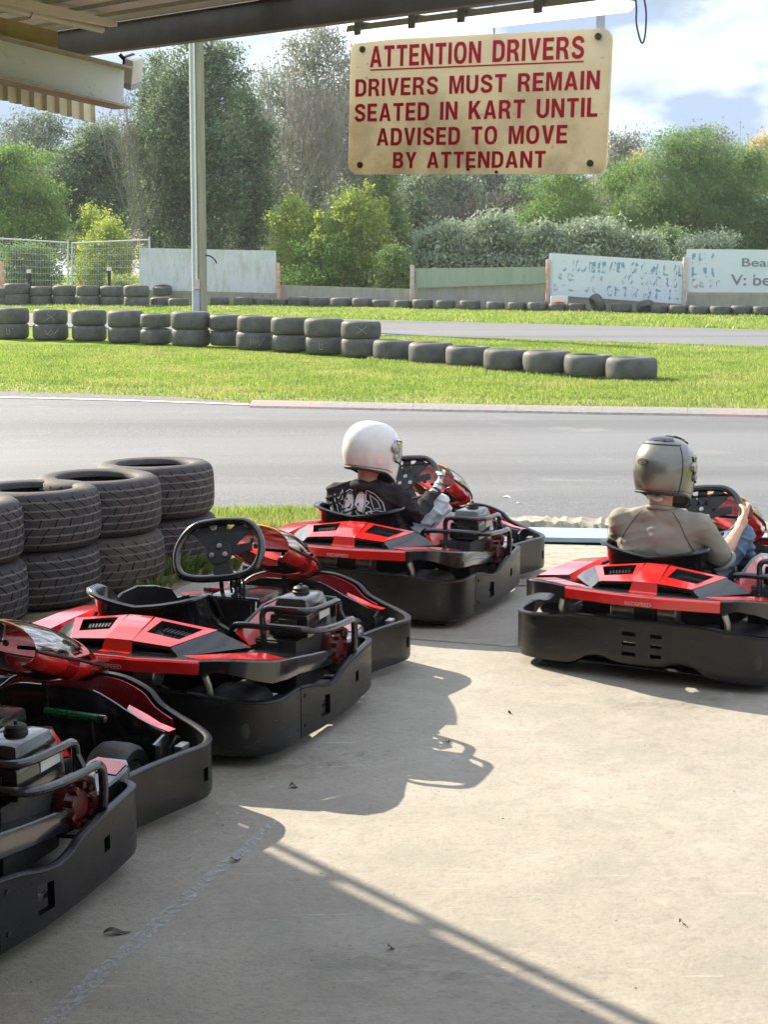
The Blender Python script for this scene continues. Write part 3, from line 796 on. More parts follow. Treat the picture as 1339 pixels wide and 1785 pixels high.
def kart(loc, heading, label, first=None):
    k = thing('go_kart', label, 'go-kart', loc, -R(heading), 'rental karts parked on the pad')
    P = lambda name, mb, mat, par=k, sm=35: mb.build(name, mat, par, sm)
    # ---- surrounding bumper
    half = [(0, .020, .287, .085), (.10, .021, .287, .088), (.17, .023, .286, .108), (.24, .027, .284, .100), (.31, .035, .280, .062), (.40, .055, .266, .050), (.505, .085, .252, .045), (.580, .135, .247, .045), (.614, .215, .246, .045), (.618, .345, .248, .045)]
    full = [(x * (1.04 if y > .07 else 1.0), y, z, b) for x, y, z, b in mirror(half[:0:-1])] + half
    c0 = len(half) - 1
    hs = []
    for zt in (.19, .43, .66):
        for u0, u1 in ((c0 - .72, c0 - .12), (c0 + .52, c0 + 1.06)): hs.append((u0, u1, zt, zt + .09))
    mb = MB(); band(mb, full, 5, holes=hs, out=1)
    rb = P('rear_bumper', mb, M['bumper'])
    for s in (-1, 1):
        for z in (.09, .215): mb = MB(); bolt_mb(mb, (s * (.6145 if s > 0 else .639), .315, z), (s, -.25, 0)); P('bolt', mb, M['matt'], rb)
    side = [(.6185, .352, .248, .045), (.630, .44, .236, .045), (.640, .53, .214, .045), (.6435, .615, .202, .046), (.645, .68, .212, .047), (.646, .74, .236, .048), (.646, .85, .252, .052), (.643, .98, .262, .058), (.634, 1.07, .266, .062), (.606, 1.115, .266, .064), (.575, 1.13, .264, .066)]
    for s in (1, -1):
        mb = MB(); band(mb, side if s > 0 else [(x * 1.04, y, z, b) for x, y, z, b in mirror(side)], 5, holes=[(1.75, 2.62, .28, .80), (6.05, 6.32, .45, .68)], out=s)
        o = P('side_bumper', mb, M['bumper'])
        for z in (.09, .205): mb = MB(); bolt_mb(mb, (s * (.6225 if s > 0 else .6475), .385, z), (s, -.1, 0)); P('bolt', mb, M['matt'], o)
    fr = [(.505, 1.10, .232, .060), (.520, 1.20, .234, .052), (.548, 1.36, .235, .048), (.585, 1.51, .234, .046), (.607, 1.60, .231, .046), (.606, 1.66, .229, .046), (.578, 1.725, .231, .048), (.51, 1.785, .240, .050), (.42, 1.83, .258, .054), (.335, 1.862, .285, .056), (.275, 1.882, .328, .058), (.17, 1.905, .358, .060), (.075, 1.918, .362, .060), (.035, 1.922, .345, .060), (0, 1.923, .334, .060)]
    ff = fr + mirror(fr[-2::-1])
    nF = len(fr) - 1
    mb = MB(); band(mb, ff, 4, holes=[(4.05, 4.55, .32, .60), (2 * nF - 4.55, 2 * nF - 4.05, .32, .60)], out=-1 * -1)
    fb = P('front_bumper', mb, M['bumper'])
    mb = MB(); inner = [(x * .955, y - .032, z - .004, .19) for x, y, z, b in ff[8:-8]]
    band(mb, inner, 3, th=.008, rim=False)
    P('red_panel', mb, M['dkred'], fb)
    # inner black nose panel with its red corner trim
    ip = [(.475, 1.60, .272, .08), (.42, 1.625, .276, .08), (.36, 1.655, .290, .08), (.29, 1.68, .308, .08), (.235, 1.692, .330, .08), (.15, 1.70, .362, .08), (.07, 1.705, .364, .08), (0, 1.705, .364, .08)]
    mb = MB(); band(mb, ip + mirror(ip[-2::-1]), 3, th=.012, rim=False)
    for s in (-1, 1):
        mb.loft([[(s * .475, 1.60, z), (s * .485, 1.60, z), (s * .515, 1.44, z), (s * .505, 1.44, z)] for z in (.08, .272)])
    np_ = P('nose_panel', mb, M['black'])
    for s in (-1, 1):
        mb = MB(); mb.loft([[(s * .30, 1.655, .312), (s * .36, 1.62, .297), (s * .42, 1.60, .284), (s * .50, 1.565, .279)],
                 [(s * .29, 1.69, .318), (s * .37, 1.668, .297), (s * .43, 1.642, .282), (s * .51, 1.60, .279)]], closed=False); P('red_trim', mb, M['red'], np_)
    # ---- chassis
    mb = MB()
    for s in (-1, 1):
        mb.tube([(s * .30, .12, .075), (s * .31, .5, .07), (s * .33, 1.0, .07), (s * .27, 1.4, .07), (s * .22, 1.68, .08)], .016, 8)
        mb.tube([(s * .31, .5, .07), (s * .60, .52, .11), (s * .615, .6, .12), (s * .615, .95, .12), (s * .56, 1.06, .1), (s * .33, 1.1, .07)], .012, 6)
        mb.tube([(s * .22, 1.60, .08), (s * .40, 1.74, .12), (s * .44, 1.76, .2)], .012, 6)
        mb.tube([(s * .30, .14, .075), (s * .40, .09, .12), (s * .40, .07, .22)], .012, 6)
    for y in (.16, .62, 1.05, 1.5): mb.tube([(-.31, y, .07), (.31, y, .07)], .014, 8)
    P('chassis_frame', mb, M['tube'])
    mb = MB(); mb.prism([(-.30, .10, .05), (.30, .10, .05), (.33, .45, .05), (.33, .75, .05), (.32, 1.05, .05), (.24, 1.66, .055), (-.24, 1.66, .055), (-.32, 1.05, .05), (-.33, .75, .05), (-.33, .45, .05)], (0, 0, .005))
    P('floor_tray', mb, M['matt'])
    # ---- wheels
    def wheel(x0, x1, y, rad, s):
        w = x1 - x0; c = (0, y, rad + .004)
        pr = [(rad * .55, x0 + .012), (rad * .62, x0), (rad * .86, x0 - .004), (rad * .965, x0 + .012), (rad, x0 + .035), (rad, x1 - .035), (rad * .965, x1 - .012), (rad * .86, x1 + .004), (rad * .62, x1), (rad * .55, x1 - .012)]
        a, b = (pr, 1) if s > 0 else ([(r_, -h) for r_, h in pr], -1)
        mb = MB(); mb.lathe(a, 36, 'X', c, closed=True)
        t = P('wheel', mb, M['rubber'])
        mb = MB()
        mb.lathe([(r_, s * h) for r_, h in [(rad * .54, x0 + .01), (rad * .56, x0 + .004), (rad * .5, x0 + .03), (rad * .46, x0 + .06), (rad * .46, x1 - .05), (rad * .5, x1 - .03), (rad * .57, x1 - .004), (rad * .54, x1 - .012), (rad * .40, x1 - .045), (rad * .14, x1 - .045), (rad * .12, x1 - .02), (0.001, x1 - .02)]], 24, 'X', c)
        P('rim', mb, M['alu'], t)
    for s in (1, -1):
        wheel(.345, .525, .215, .136, s)
        wheel(.300, .430, 1.45, .128, s)
    mb = MB(); mb.tube([(-.35, .215, .14), (.35, .215, .14)], .015, 10)
    ax = P('rear_axle', mb, M['steel'])
    mb = MB(); mb.lathe([(.02, .205), (.09, .205), (.09, .213), (.02, .213)], 24, 'X', (0, .215, .14), closed=True)
    P('brake_disc', mb, M['steel'], ax)
    # exhaust silencer slung under the rear panel, silver with a black strap
    for x0, x1 in ((-.155, -.045), (.055, .145)):
        mb = MB(); mb.lathe([(.001, x0), (.038, x0), (.046, x0 + .006), (.046, x1 - .006), (.038, x1), (.001, x1)], 20, 'X', (0, .13, .305))
        ex = P('silencer', mb, M['alu'])
    mb = MB(); mb.box((.005, .13, .302), (.10, .085, .085), bev=.008)
    P('strap', mb, M['matt'], ex)
    mb = MB()
    for s in (-1, 1): mb = MB(); mb.tube([(s * .365, .06, .34), (s * .375, .07, .30), (s * .37, .11, .20), (s * .33, .13, .10)], [.014, .014, .013, .013], 8); P('body_bracket', mb, M['alu'])
    mb = MB()
    mb.box((.285, .16, .2), (.05, .1, .12), bev=.01); P('chain_guard', mb, M['matt'])
    mb = MB(); mb.box((-.22, .16, .2), (.06, .08, .12), bev=.01); P('brake_caliper', mb, M['matt'])
    mb = MB(); mb.tube([(.30, .15, .10), (.26, .13, .22), (.15, .12, .27)], .010, 6); P('exhaust_pipe', mb, M['alu'])
    mb = MB(); mb.loft([[(-.36, .30, z), (-.36, .305, z), (.36, .305, z), (.36, .30, z)] for z in (.055, .34)]); P('rear_bulkhead', mb, M['matt'])
    # ---- rear bodywork
    top = [(0, .010, .396), (.12, .014, .396), (.35, .048, .394), (.42, .050, .402), (.49, .062, .404), (.545, .100, .396), (.585, .165, .384), (.600, .26, .367), (.592, .40, .344), (.585, .56, .316), (.578, .78, .284)]
    low = [(0, .004, .346), (.12, .007, .346), (.35, .040, .344), (.42, .050, .360), (.49, .062, .352), (.545, .098, .330), (.583, .165, .306), (.600, .26, .298), (.592, .40, .284), (.585, .56, .258), (.578, .78, .226)]
    inr = [(.0, .10, .400), (.12, .10, .398), (.25, .105, .393), (.33, .15, .388), (.385, .22, .384), (.405, .30, .377), (.41, .38, .366), (.41, .46, .352), (.42, .55, .335), (.43, .66, .312), (.44, .78, .285)]
    mb = MB()
    for s in (1, -1):
        f = (lambda p: p) if s > 0 else (lambda p: (-p[0], p[1], p[2]))
        T, Lw, I = [f(p) for p in top], [f(p) for p in low], [f(p) for p in inr]
        rnd = [f((p[0] * .992, p[1] + .008, p[2] + .006)) for p in top]
        under = [f((p[0] * .93, p[1] + .05, p[2] + .01)) for p in low]
        mb.loft([under[2:], Lw[2:], T[2:], rnd[2:], I[2:]], closed=False)
        mb.loft([T[:3], rnd[:3], I[:3]], closed=False)
    # wedge flanks, front cheeks and closed back of the cowl
    for s in (1, -1):
        f = lambda *p: (s * p[0], p[1], p[2])
        A, B, Cc, D = f(.055, .09, .437), f(.205, .10, .424), f(.303, .293, .450), f(.058, .265, .487)
        b1, b2, b3 = f(.245, .088, .394), f(.405, .335, .384), f(.38, .46, .35)
        mb.loft([[B, f(.254, .196, .438), Cc], [f(.228, .095, .408), f(.295, .205, .414), f(.360, .318, .420)], [b1, f(.325, .21, .389), b2]], closed=False)
        mb.poly([Cc, f(.360, .318, .420), b2, b3]); mb.poly([Cc, b3, f(.30, .40, .33)])
        mb.poly([D, Cc, f(.30, .40, .33), f(.05, .30, .33)])
        # slot surround (rear face)
        o4 = [f(.045, .088, .434), f(.215, .094, .424), f(.235, .088, .396), f(.050, .078, .398)]
        i4 = [f(.058, .086, .428), f(.200, .092, .419), f(.214, .088, .402), f(.062, .080, .403)]
        d4 = [(p[0], p[1] + .05, p[2]) for p in i4]
        for i in range(4):
            j = (i + 1) % 4
            mb.poly([o4[i], o4[j], i4[j], i4[i]]); mb.poly([i4[i], i4[j], d4[j], d4[i]])
        mb.poly(d4)
    cw = P('rear_cowl', mb, M['black'])
    # red top frames with their recessed dark grilles
    for s in (1, -1):
        f = lambda *p: Vector((s * p[0], p[1], p[2]))
        A, B, Cc, D = f(.052, .088, .440), f(.207, .098, .427), f(.305, .297, .453), f(.060, .268, .490)
        def uv(u, v, z=0): return (A.lerp(B, u)).lerp(D.lerp(Cc, u), v) + Vector((0, 0, z))
        mr = MB()
        O = [uv(0, 0), uv(1, 0), uv(1, 1), uv(0, 1)]; I = [uv(.12, .40), uv(.84, .34), uv(.84, .90), uv(.14, .92)]
        for i in range(4):
            j = (i + 1) % 4; mr.poly([O[i], O[j], I[j], I[i]], 0)
        P('red_hood', mr, M['red'], cw)
        mg = MB(); dn = Vector((0, 0, -.028))
        J = [p + dn for p in I]
        for i in range(4):
            j = (i + 1) % 4; mg.poly([I[i], I[j], J[j], J[i]])
        mg.poly(J)
        mg.poly([p.lerp(q, .05) + Vector((0, 0, .001)) for p, q in zip(I[:2], J[:2])] + [J[1].lerp(J[2], .3) + Vector((0, 0, .004)), J[0].lerp(J[3], .3) + Vector((0, 0, .004))])
        g = P('grille', mg, M['black'], cw)
        ms = MB()
        for i in range(7):
            u = .18 + .66 * i / 7
            a = J[3].lerp(J[2], u).lerp(J[0].lerp(J[1], u), .10); b_ = J[3].lerp(J[2], u + .045).lerp(J[0].lerp(J[1], u + .045), .10)
            c_ = J[3].lerp(J[2], u + .045).lerp(J[0].lerp(J[1], u + .045), .42); d_ = J[3].lerp(J[2], u).lerp(J[0].lerp(J[1], u), .42)
            ms.prism([p + Vector((0, 0, .006)) for p in (a, b_, c_, d_)], (0, 0, .006))
        P('grille_bar', ms, M['bumper'], cw)
    # centre stripe and rear panel
    mb = MB()
    cs = [(.070, .004, .398), (.062, .072, .402), (.056, .090, .441), (.054, .17, .466), (.053, .268, .492), (.048, .31, .478)]
    mb.loft([[(-x, y, z), (x, y, z), (x, y + .02, z - .03), (-x, y + .02, z - .03)] for x, y, z in cs])
    P('red_stripe', mb, M['red'], cw)
    mb = MB(); pn = [(0, -.002), (.12, .001), (.33, .032), (.349, .038)]
    pts = [(-x, y) for x, y in pn[:0:-1]] + pn
    mb.loft([[(x, y + .012, .345), (x, y, .349), (x, y - .001, .391), (x, y + .006, .397), (x, y + .02, .397)] for x, y in pts], closed=True)
    rp = P('rear_panel', mb, M['red'], k)
    mx4 = Matrix.Translation((.002, -.0055, .362)) @ Matrix.Rotation(math.pi / 2, 4, 'X')
    fit_text('lettering', 'REDSPEED', M['letter'], mx4, .118, .017, .02, rp, .001)
    mb = MB()
    for s in (1, -1):
        f = (lambda p: p) if s > 0 else (lambda p: (-p[0], p[1], p[2]))
        e = [(p[0] * .992, p[1] + .010, p[2] + .008) for p in top[2:8]]
        i2 = [(.27, .080, .402), (.34, .125, .402), (.395, .16, .403), (.43, .20, .400), (.455, .25, .393), (.47, .31, .382)]
        i2 = [(.265, .082, .402), (.345, .12, .404), (.40, .15, .405), (.44, .185, .402), (.47, .23, .394), (.49, .29, .383)]
        mb.loft([[f(p) for p in e], [f(p) for p in i2]], closed=False)
    P('red_strip', mb, M['red'], cw)
    # ---- side pods (front part, with the red top on the nose end)
    for s in (1, -1):
        f = (lambda p: p) if s > 0 else (lambda p: (-p[0], p[1], p[2]))
        o_t = [(.577, .786, .283), (.572, .90, .272), (.570, 1.00, .268), (.568, 1.10, .275), (.560, 1.18, .284), (.53, 1.225, .282)]
        o_b = [(.577, .786, .22), (.572, .90, .212), (.570, 1.00, .205), (.568, 1.10, .205), (.560, 1.18, .21), (.53, 1.23, .21)]
        i_t = [(.46, .786, .287), (.46, .90, .278), (.455, 1.00, .276), (.44, 1.08, .285), (.43, 1.16, .295), (.43, 1.215, .292)]
        i_b = [(.45, .786, .15), (.45, .90, .15), (.44, 1.0, .15), (.43, 1.08, .15), (.42, 1.16, .15), (.42, 1.21, .15)]
        mb = MB(); rr = lambda P_: [f((p[0] - .006, p[1], p[2] + .007)) for p in P_]
        mb.loft([[f(p) for p in o_b], [f(p) for p in o_t], rr(o_t), [f(p) for p in i_t], [f(p) for p in i_b]], closed=False)
        mb.poly([f(p) for p in (o_b[-1], o_t[-1], i_t[-1], i_b[-1])]); mb.poly([f(p) for p in (o_b[0], o_t[0], i_t[0], i_b[0])])
        sp = P('side_pod', mb, M['black'], k)
        mb = MB()
        mb.poly([f((.555, 1.10, .285)), f((.548, 1.185, .295)), f((.44, 1.20, .299)), f((.45, 1.10, .291))])
        P('red_cap', mb, M['red'], sp)
        # tall inner panel with a red top edge between seat and pod
        mb = MB()
        tp = [(.30, .46, .405), (.315, .55, .43), (.325, .68, .468), (.33, .82, .470), (.33, .98, .44), (.33, 1.12, .40), (.32, 1.18, .33)]
        bt = [(.36, .46, .36), (.385, .55, .36), (.395, .68, .38), (.395, .82, .38), (.39, .98, .35), (.385, 1.12, .32), (.375, 1.18, .28)]
        mb.loft([[f(p) for p in tp], [f(p) for p in bt]], closed=False)
        P('red_pod_top', mb, M['red'], sp)
        mb = MB()
        mb.loft([[f((p[0] - .012, p[1], p[2] - .004)) for p in tp], [f((p[0] - .018, p[1], .20)) for p in tp]], closed=False)
        mb.loft([[f((p[0] + .004, p[1], p[2] - .004)) for p in bt], [f((p[0] + .02, p[1], .20)) for p in bt]], closed=False)
        mb.tube([f((p[0] - .006, p[1], p[2])) for p in tp], .008, 6)
        P('inner_panel', mb, M['black'], sp)
    # raised red cover on the pod left of the seat
    mb = MB()
    mb.loft([[(-.600, .30, .362), (-.594, .40, .348), (-.587, .56, .320), (-.580, .78, .290), (-.575, .90, .280)],
             [(-.585, .31, .380), (-.570, .42, .388), (-.556, .58, .394), (-.530, .73, .394), (-.490, .90, .372)],
             [(-.44, .33, .392), (-.43, .45, .402), (-.42, .58, .408), (-.41, .74, .410), (-.41, .90, .385)], [(-.41, .34, .30), (-.40, .45, .30), (-.39, .58, .30), (-.39, .74, .30), (-.39, .90, .30)]], closed=False)
    P('red_pod_cover', mb, M['red'], k)
    # ---- seat: a deep bucket shell
    mb = MB(); rings = []
    def sect(z, yb, w, yf, lift):
        q = []
        for i in range(25):
            t = -1 + 2 * i / 24; a = abs(t)
            if a < .55:
                ang = a / .55 * math.pi / 2; x = w * math.sin(ang) ** .8; y = yb + (yf - yb) * .28 * (1 - math.cos(ang))
            else:
                f_ = (a - .55) / .45; x = w * (1 - .06 * f_); y = yb + (yf - yb) * (.28 + .72 * f_)
            q.append((math.copysign(x, t), y, z + lift(a)))
        return q
    SX = -.065
    rim = lambda a: .045 * max(0, math.sin(min(1, a / .62) * math.pi / 2)) - (.12 * max(0, (a - .70) / .3) ** 1.3)
    rings.append(sect(.500, .335, .246, .62, rim)); rings.append(sect(.490, .348, .232, .63, rim))
    rings.append(sect(.45, .360, .222, .68, lambda a: -.10 * max(0, (a - .6) / .4)))
    rings.append(sect(.37, .385, .210, .74, lambda a: -.06 * max(0, (a - .6) / .4)))
    rings.append(sect(.28, .415, .205, .80, lambda a: -.02 * a)); rings.append(sect(.18, .46, .192, .86, lambda a: 0)); rings.append(sect(.115, .51, .165, .88, lambda a: 0))
    rings.append([(p[0] * .4, .51 + (p[1] - .51) * .75 + .04, .085) for p in rings[-1]])
    rings = [[(p[0] + SX, p[1], p[2]) for p in r_] for r_ in rings]
    mb.loft(rings, closed=False)
    seat = P('seat', mb, M['black'], k, 60)
    so = seat.modifiers.new('shell', 'SOLIDIFY'); so.thickness = .012; so.offset = -1
    mb = MB(); mb.tube(rings[0], .009, 8); P('seat_rim', mb, M['black'], seat)
    for s in (-1, 1):
        mb = MB(); mb.tube([(s * .225 + SX, .46, .38), (s * .28 + SX * .5, .42, .30), (s * .31, .36, .09)], .011, 6); P('seat_stay', mb, M['tube'], seat)
        mb = MB(); mb.tube([(s * .235 + SX, .53, .44), (s * .27 + SX, .50, .425), (s * .30 + SX * .6, .50, .40)], .010, 6); P('seat_clamp', mb, M['tube'], seat)
    # ---- centre console, steering column and wheel
    mb = MB(); mb.box((.04, 1.13, .29), (.24, .26, .26), bev=.022)
    cb = P('fuel_tank', mb, M['black'])
    mb = MB(); mb.box((.04, .995, .30), (.15, .008, .22)); mb.box((.13, .997, .33), (.012, .006, .15))
    for x, z in ((-.01, .38), (.085, .38)): bolt_mb(mb, (x, .992, z), (0, -1, 0), .007, .006)
    P('tank_plate', mb, M['bumper'], cb)
    mb = MB(); mb.box((.172, 1.1, .36), (.006, .05, .07)); P('sticker', mb, M['white'], cb)
    tilt = R(33)
    W = Matrix.Translation((0, .945, .617)) @ Matrix.Rotation(-tilt, 4, 'X') @ Matrix.Rotation(R(-8), 4, 'Y')
    mb = MB()
    mb.tube([(0, .955, .60), (.0, 1.07, .46), (0, 1.5, .16)], .012, 8)
    mb.tube([(-.05, 1.08, .40), (-.035, 1.03, .50), (.0, 1.0, .55)], .010, 6); mb.tube([(.05, 1.08, .40), (.035, 1.03, .50), (.0, 1.0, .55)], .010, 6)
    sc_ = P('steering_column', mb, M['tube'])
    mb = MB(); mb.tube([(.035 + .022 * math.cos(t), 1.03, .462 + .055 * math.sin(t)) for t in np.linspace(-.6, 3.8, 14)], .006, 6)
    mb.tube([(.06 + .02 * math.cos(t), 1.02, .452 + .06 * math.sin(t)) for t in np.linspace(-.6, 3.8, 14)], .006, 6)
    P('cable', mb, M['matt'], sc_)
    wr = catmull([(-.192, -.005), (-.170, .075), (-.118, .128), (-.03, .142), (.05, .140), (.118, .128), (.170, .075), (.192, -.005), (.168, -.082), (.105, -.112), (0, -.118), (-.105, -.112), (-.168, -.082)], 4, closed=True)
    mb = MB(); mb.tube([(p[0], 0, p[1]) for p in wr], .0165, 10, closed=True)
    mb.v = [tuple(W @ Vector(q)) for q in mb.v]
    sw = P('steering_wheel', mb, M['black'], k, 60)
    mb = MB()
    def bar(p, q, w0, w1):
        p, q = np.array(p), np.array(q); d = (q - p) / np.hypot(*(q - p)); n_ = np.array([-d[1], d[0]])
        a = [p + n_ * w0 / 2, q + n_ * w1 / 2, q - n_ * w1 / 2, p - n_ * w0 / 2]
        mb.prism([(x[0], .004, x[1]) for x in a], (0, .007, 0))
    for a, b_, w0, w1 in (((0, 0), (-.10, .118), .06, .075), ((0, 0), (.0, .135), .05, .045), ((0, 0), (.10, .118), .06, .075), ((0, 0), (.145, .02), .05, .035), ((0, 0), (.03, -.11), .05, .09), ((-.15, .1), (.15, .1), .012, .012)): bar(a, b_, w0, w1)
    mb.lathe([(.001, 0), (.052, 0), (.056, .003), (.056, .012), (.001, .012)], 20, 'Y')
    mb.v = [tuple(W @ Vector(q)) for q in mb.v]
    P('wheel_spokes', mb, M['matt'], sw)
    for x, z in ((-.03, -.012), (.0, .028), (.03, -.012)):
        mb = MB(); mb.lathe([(.001, -.007), (.011, -.006), (.013, -.001), (.013, .002)], 12, 'Y', (x, 0, z)); mb.v = [tuple(W @ Vector(q)) for q in mb.v]; P('hub_bolt', mb, M['alu'], sw)
    # ---- nose fairing with clear screen, dash, strut
    S = [(2.01, .006, .352, .357, .362), (1.96, .040, .346, .366, .395), (1.88, .078, .348, .390, .445), (1.75, .118, .362, .432, .522), (1.62, .146, .390, .478, .585), (1.50, .160, .432, .518, .630), (1.40, .162, .472, .552, .658), (1.33, .155, .512, .580, .672)]
    lo_r, hi_r, org = [], [], []
    for y, w, zb, zs, zt in S:
        lo_r.append([(w * math.sin(a), y, zs - (zs - zb) * math.cos(a) ** .8 if abs(a) < 1.5707 else zs) for a in np.linspace(-math.pi / 2, math.pi / 2, 15)])
        hi_r.append([(w * math.cos(a) * 1.0, y, zs + (zt - zs) * math.sin(a) ** .9) for a in np.linspace(0, math.pi, 17)])
    mb = MB(); mb.loft(lo_r[:5], closed=False, cap=False)
    mb.loft([r_[:5] for r_ in lo_r[4:]], closed=False); mb.loft([r_[10:] for r_ in lo_r[4:]], closed=False)
    nf = P('nose_fairing', mb, M['red'], k, 60)
    so = nf.modifiers.new('shell', 'SOLIDIFY'); so.thickness = .006; so.offset = -1
    mb = MB(); mb.loft(hi_r, closed=False); P('windscreen', mb, M['screen'], nf, 60)
    mb = MB(); mb.loft([[(p[0] * 1.01, p[1], p[2] + .002) for p in r_[7:10]] for r_ in hi_r[5:]], closed=False)
    mb.tube([(p[0] * 1.01, p[1] - .002, p[2]) for p in hi_r[-1][4:13]], .005, 6)
    P('orange_trim', mb, M['orange'], nf, 60)
    mb = MB(); mb.tube([(p[0] * 1.012, p[1], p[2] + .002) for r_ in hi_r for p in [r_[0]]], .005, 6); mb.tube([(-p[0] * 1.012, p[1], p[2] + .002) for r_ in hi_r for p in [r_[0]]], .005, 6)
    mb.loft([[(p[0] * .93, p[1] + .06, p[2] - .006) for p in lo_r[6]], [(p[0] * .93, p[1] - .02, p[2] + .012) for p in lo_r[4]]], closed=False)
    P('dash', mb, M['matt'], nf)
    mb = MB()
    for s in (-1, 1): mb = MB(); mb.lathe([(.001, .0), (.010, .0), (.012, -.004), (.012, -.010), (.001, -.010)], 12, 'Y', (s * .125, 1.60, .525)); P('screen_bolt', mb, M['steel'], nf)
    mb = MB(); mb.box((0, 1.63, .30), (.018, .014, .42)); mb.box((0, 1.63, .505), (.20, .014, .014)); mb.box((0, 1.62, .44), (.05, .012, .05)); mb.box((0, 1.63, .09), (.08, .05, .02))
    P('nose_strut', mb, M['tube'])
    # ---- pedals, tie rods
    for s, m_ in ((1, M['green']), (-1, M['dkred'])):
        mb = MB(); mb.tube([(s * .09, 1.48, .335), (s * .30, 1.46, .335)], .014, 8); pd = P('pedal', mb, m_)
        mb = MB(); mb.tube([(s * .27, 1.46, .335), (s * .26, 1.50, .2), (s * .25, 1.55, .08)], .008, 6); mb.lathe([(.001, -.02), (.012, -.02), (.012, .02), (.001, .02)], 10, 'X', (s * .305, 1.46, .335)); P('pedal_arm', mb, M['tube'], pd)
    mb = MB()
    for s in (-1, 1): mb = MB(); mb.tube([(s * .04, 1.42, .15), (s * .24, 1.38, .158), (s * .29, 1.36, .16)], .0095, 8); P('tie_rod', mb, M['steel']); mb = MB(); mb.tube([(s * .24, 1.45, .13), (s * .31, 1.45, .13)], .02, 8); P('stub_axle', mb, M['steel'])
    mb = MB()
    for s in (-1, 1): mb = MB(); mb.box((s * .53, 1.60, .205), (.03, .06, .05), bev=.006); P('bumper_bracket', mb, M['alu'])
    # ---- engine on the right
    mb = MB()
    def taper(x0, x1, y0, y1, z0, z1, t, bev=.016):
        o_ = len(mb.v); mb.box(((x0 + x1) / 2, (y0 + y1) / 2, (z0 + z1) / 2), (x1 - x0, y1 - y0, z1 - z0), bev=bev)
        for i in range(o_, len(mb.v)):
            x, y, z = mb.v[i]; f_ = (z - z0) / (z1 - z0); q = 1 - t * f_
            mb.v[i] = ((x - (x0 + x1) / 2) * q + (x0 + x1) / 2, (y - (y0 + y1) / 2) * q + (y0 + y1) / 2, z)
    taper(.405, .575, .53, .785, .385, .475, .06); taper(.412, .568, .54, .775, .470, .535, .22, .022)
    en = P('engine', mb, M['black'])
    mb = MB(); mb.lathe([(.001, .562), (.022, .562), (.030, .556), (.031, .545), (.034, .543), (.034, .534), (.001, .534)], 18, 'Z', (.49, .665, 0))
    mb.tube([(.49, .665, .56), (.49, .665, .572)], .006, 6); P('filler_cap', mb, M['matt'], en)
    mb = MB(); mb.box((.49, .527, .435), (.075, .006, .045), bev=.002); mb.box((.49, .523, .435), (.04, .006, .02), bev=.002); P('badge', mb, M['matt'], en)
    mb = MB(); mb.box((.572, .70, .452), (.004, .10, .030)); P('sticker', mb, M['white'], en)
    mb = MB(); mb.box((.5735, .70, .474), (.004, .10, .013)); P('warning_label', mb, M['orange'], en)
    mb = MB(); mb.box((.44, .66, .27), (.19, .30, .22), bev=.02); mb.box((.40, .56, .32), (.12, .12, .1), bev=.01); mb.box((.37, .78, .30), (.08, .1, .14), bev=.01)
    P('crankcase', mb, M['matt'], en)
    mb = MB(); mb.lathe([(.001, .59), (.04, .59), (.05, .58), (.068, .57), (.075, .55), (.075, .50)], 20, 'X', (0, .83, .285))
    for a in range(9):
        t = a * .7; mb.box((.585, .83 + .058 * math.cos(t), .285 + .058 * math.sin(t)), (.03, .02, .02), rot=(t, 0, 0), bev=.004)
    mb.tube([(.56, .80, .36), (.585, .84, .365), (.59, .89, .34), (.57, .93, .30)], .012, 6); mb.box((.54, .93, .27), (.07, .05, .07), bev=.012)
    P('recoil_cover', mb, M['crimson'], en)
    mb = MB(); mb.lathe([(.001, .0), (.025, 0), (.025, .05), (.001, .05)], 12, 'Z', (.53, .97, .28))
    P('spark_plug_cover', mb, M['alu'], en)
    def rc(P_, n=5): return catmull(P_, n)
    mb = MB()
    up = [(.40, .50, .40), (.398, .497, .45), (.402, .495, .485), (.425, .495, .502), (.50, .497, .503), (.555, .505, .502), (.588, .535, .500), (.600, .60, .497), (.605, .70, .495), (.604, .755, .492), (.602, .785, .478), (.600, .792, .45), (.600, .792, .40)]
    mb.tube(rc(up), .0125, 10)
    lo = [(.262, .50, .33), (.264, .50, .38), (.275, .50, .415), (.31, .498, .428), (.45, .498, .430), (.55, .505, .428), (.605, .545, .420), (.622, .64, .410), (.626, .76, .402), (.626, .85, .398), (.625, .885, .385), (.625, .898, .35), (.622, .90, .27), (.60, .90, .14)]
    mb.tube(rc(lo), .014, 10)
    mb.tube([(.60, .792, .45), (.62, .80, .40)], .0125, 8); mb.tube([(.40, .5, .41), (.40, .5, .15)], .012, 8)
    P('engine_guard', mb, M['tube'], en)
    return k

KARTS = [(-1.687, 3.638, 18.6), (-1.011, 5.505, 19.7), (-0.234, 7.699, 21.9), (1.095, 6.552, 27.5)]
KLAB = ['shaded black and red kart cut off by the left edge of the photo',
        'empty black and red kart with its steering wheel in plain view',
        'black and red kart driven by the person in the white helmet',
        'black and red kart driven by the person in the olive helmet']
k0 = kart((*KARTS[1][:2], 0), KARTS[1][2], KLAB[1])
KOB = [None, k0, None, None]
for i in (0, 2, 3):
    KOB[i] = dup(k0, (*KARTS[i][:2], 0), (0, 0, -R(KARTS[i][2])), KLAB[i])

